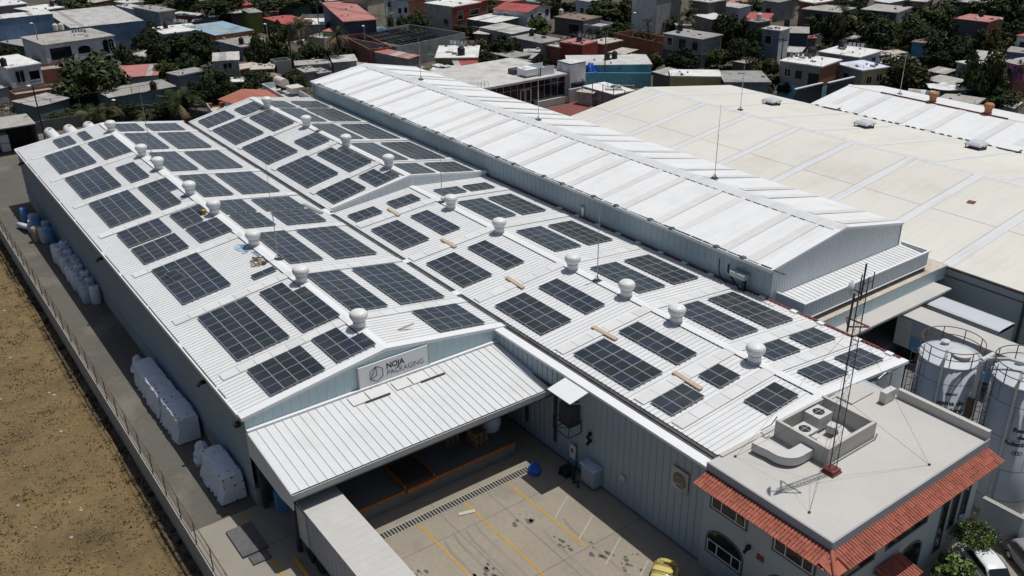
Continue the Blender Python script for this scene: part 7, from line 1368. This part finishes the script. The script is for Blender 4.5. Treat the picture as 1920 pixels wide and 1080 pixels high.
# loose tin roofs and lean-tos in the yards
LEAN = [(262, 100, 'r_tin', 'w_dark', 'between villa and leafy trees'), (345, 108, 'r_asb', 'w_blockgrey', 'behind the leafy trees'), (520, 118, 'r_asb', 'w_dark', 'by the unfinished block room'), (660, 122, 'r_tin', 'w_blockgrey', 'next to the striped corrugated shed'), (905, 60, 'r_pale', 'w_dark', 'below the carport'), (1000, 95, 'r_pale', 'w_dark', 'before the low brown house'), (1160, 95, 'r_sand', 'w_brick', 'behind the turquoise house'), (1190, 108, 'r_asb', 'w_blockgrey', 'at the turquoise house end'), (1285, 46, 'r_grey', 'w_blockgrey', 'behind the three window house'), (1390, 112, 'r_tin', 'w_dark', 'in the dark yard by the tower'), (1490, 94, 'r_tin', 'w_brick', 'under the block wall'), (1520, 70, 'r_red', 'w_dark', 'at the blue grey gable foot'), (1600, 70, 'r_tin', 'w_dark', 'at the lot wall bend'), (1668, 118, 'r_tin', 'w_beige', 'by low grey roofs'), (1700, 125, 'r_asb', 'w_dark', 'under the tall mast'), (1770, 165, 'r_tin', 'w_dark', 'by the white sheet canopy'), (1830, 142, 'r_tin', 'w_brick', 'below the tall thin tree'), (1870, 150, 'r_sand', 'w_beige', 'before the pink house'), (1890, 195, 'r_tin', 'w_mintblock', 'at the picture edge by the white roof'), (1850, 205, 'r_pale', 'w_mintblock', 'beside the picture edge shed'), (1155, 165, 'r_pale', 'w_beige', 'in front of the turquoise wall'), (1100, 168, 'r_tin', 'w_beige', 'in front of the turquoise wall, farther from the pole'), (985, 105, 'r_asb', 'w_dark', 'behind the cooling unit'), (70, 108, 'r_asb', 'w_dark', 'before the villa'), (200, 130, 'r_brown', 'w_brick', 'beneath the big dense tree')]
for k, (x, y, rf, wl, lm) in enumerate(LEAN): hs_('%s lean-to %s' % ({'r_tin': 'tin roofed', 'r_asb': 'grey roofed', 'r_pale': 'pale roofed', 'r_sand': 'sandy roofed', 'r_grey': 'dark roofed', 'r_red': 'red roofed', 'r_brown': 'brown roofed'}[rf], lm), (x-16, y+1), (x+10, y+5-(k % 3)*2), (x+20, y-3), 2.4+(k % 3)*.3, wl, rf, ['tin', 'shed', 'slab'][k % 3], name='lean_to', over=.3)

# overhead wires between the poles
PO = {o['label']: o for o in S.objects if o.get('category') in ('street lamp', 'utility pole')}
def wires(a, c, za, zc, n, label):
    A, C_ = PO[a].location+V(0, 0, za), PO[c].location+V(0, 0, zc); b = MB()
    for k in range(n):
        o = V(.35*(k-1), .2*(k-1), -.25*(k % 2)); pts = [A+(C_-A)*(i/10)+o-V(0, 0, 1.2*4*(i/10)*(1-i/10)) for i in range(11)]; b.path(pts, .022, 3)
    tag(b.build('power_line', M['black']), label, 'power line')
wires('tall pole beside the coconut palms', 'pale pole beside the red painted terrace', 9.6, 7.6, 3, 'overhead wires from the palms to the red painted terrace')
wires('tall pole beside the coconut palms', 'dark pole in front of the turquoise house', 9.6, 9.2, 3, 'overhead wires from the palms to the turquoise house')
wires('dark pole in front of the turquoise house', 'dark pole beside the white slab house', 9.2, 7.7, 3, 'overhead wires from the turquoise house to the white slab house')
wires('dark pole beside the white slab house', 'street lamp before the rose brown house, the one by the pillar', 7.7, 6.8, 2, 'overhead wires from the white slab house to the rose brown house')
# washing on roof lines
for k, (px, py, z, lm) in enumerate(((150, 70, 6.3, 'the villa roof'), (1100, 80, 4.7, 'the red cube house'), (1500, 118, 6.7, 'the white slab house'), (860, 92, 3.9, 'the yellow walled house'), (340, 50, 4.3, 'the worn white roof'), (1600, 98, 4.9, 'the white bluish sided house'))):
    p = G(px, py, z); d = V(.8, .6, 0); t = thing('washing_line', 'washing hung on a line over %s' % lm, 'washing line', p); b = MB(); b.tube(p-d*2, p-d*2+V(0, 0, 1.7), .03, n=4); b.tube(p+d*2, p+d*2+V(0, 0, 1.7), .03, n=4); b.tube(p-d*2+V(0, 0, 1.65), p+d*2+V(0, 0, 1.65), .01, n=3); b.build('line', M['steel'], t)
    for i in range(5): b = MB(); b.obox(p-d*1.8+d*(i*.75)+V(0, 0, 1.65-rnd.uniform(.5, .9)), d*.55, V(-.02, .03, 0), V(0, 0, .7)); b.build('cloth', M[rnd.choice(['r_white', 'w_lightblue', 'w_beige', 'r_white', 'w_lavender'])], t)
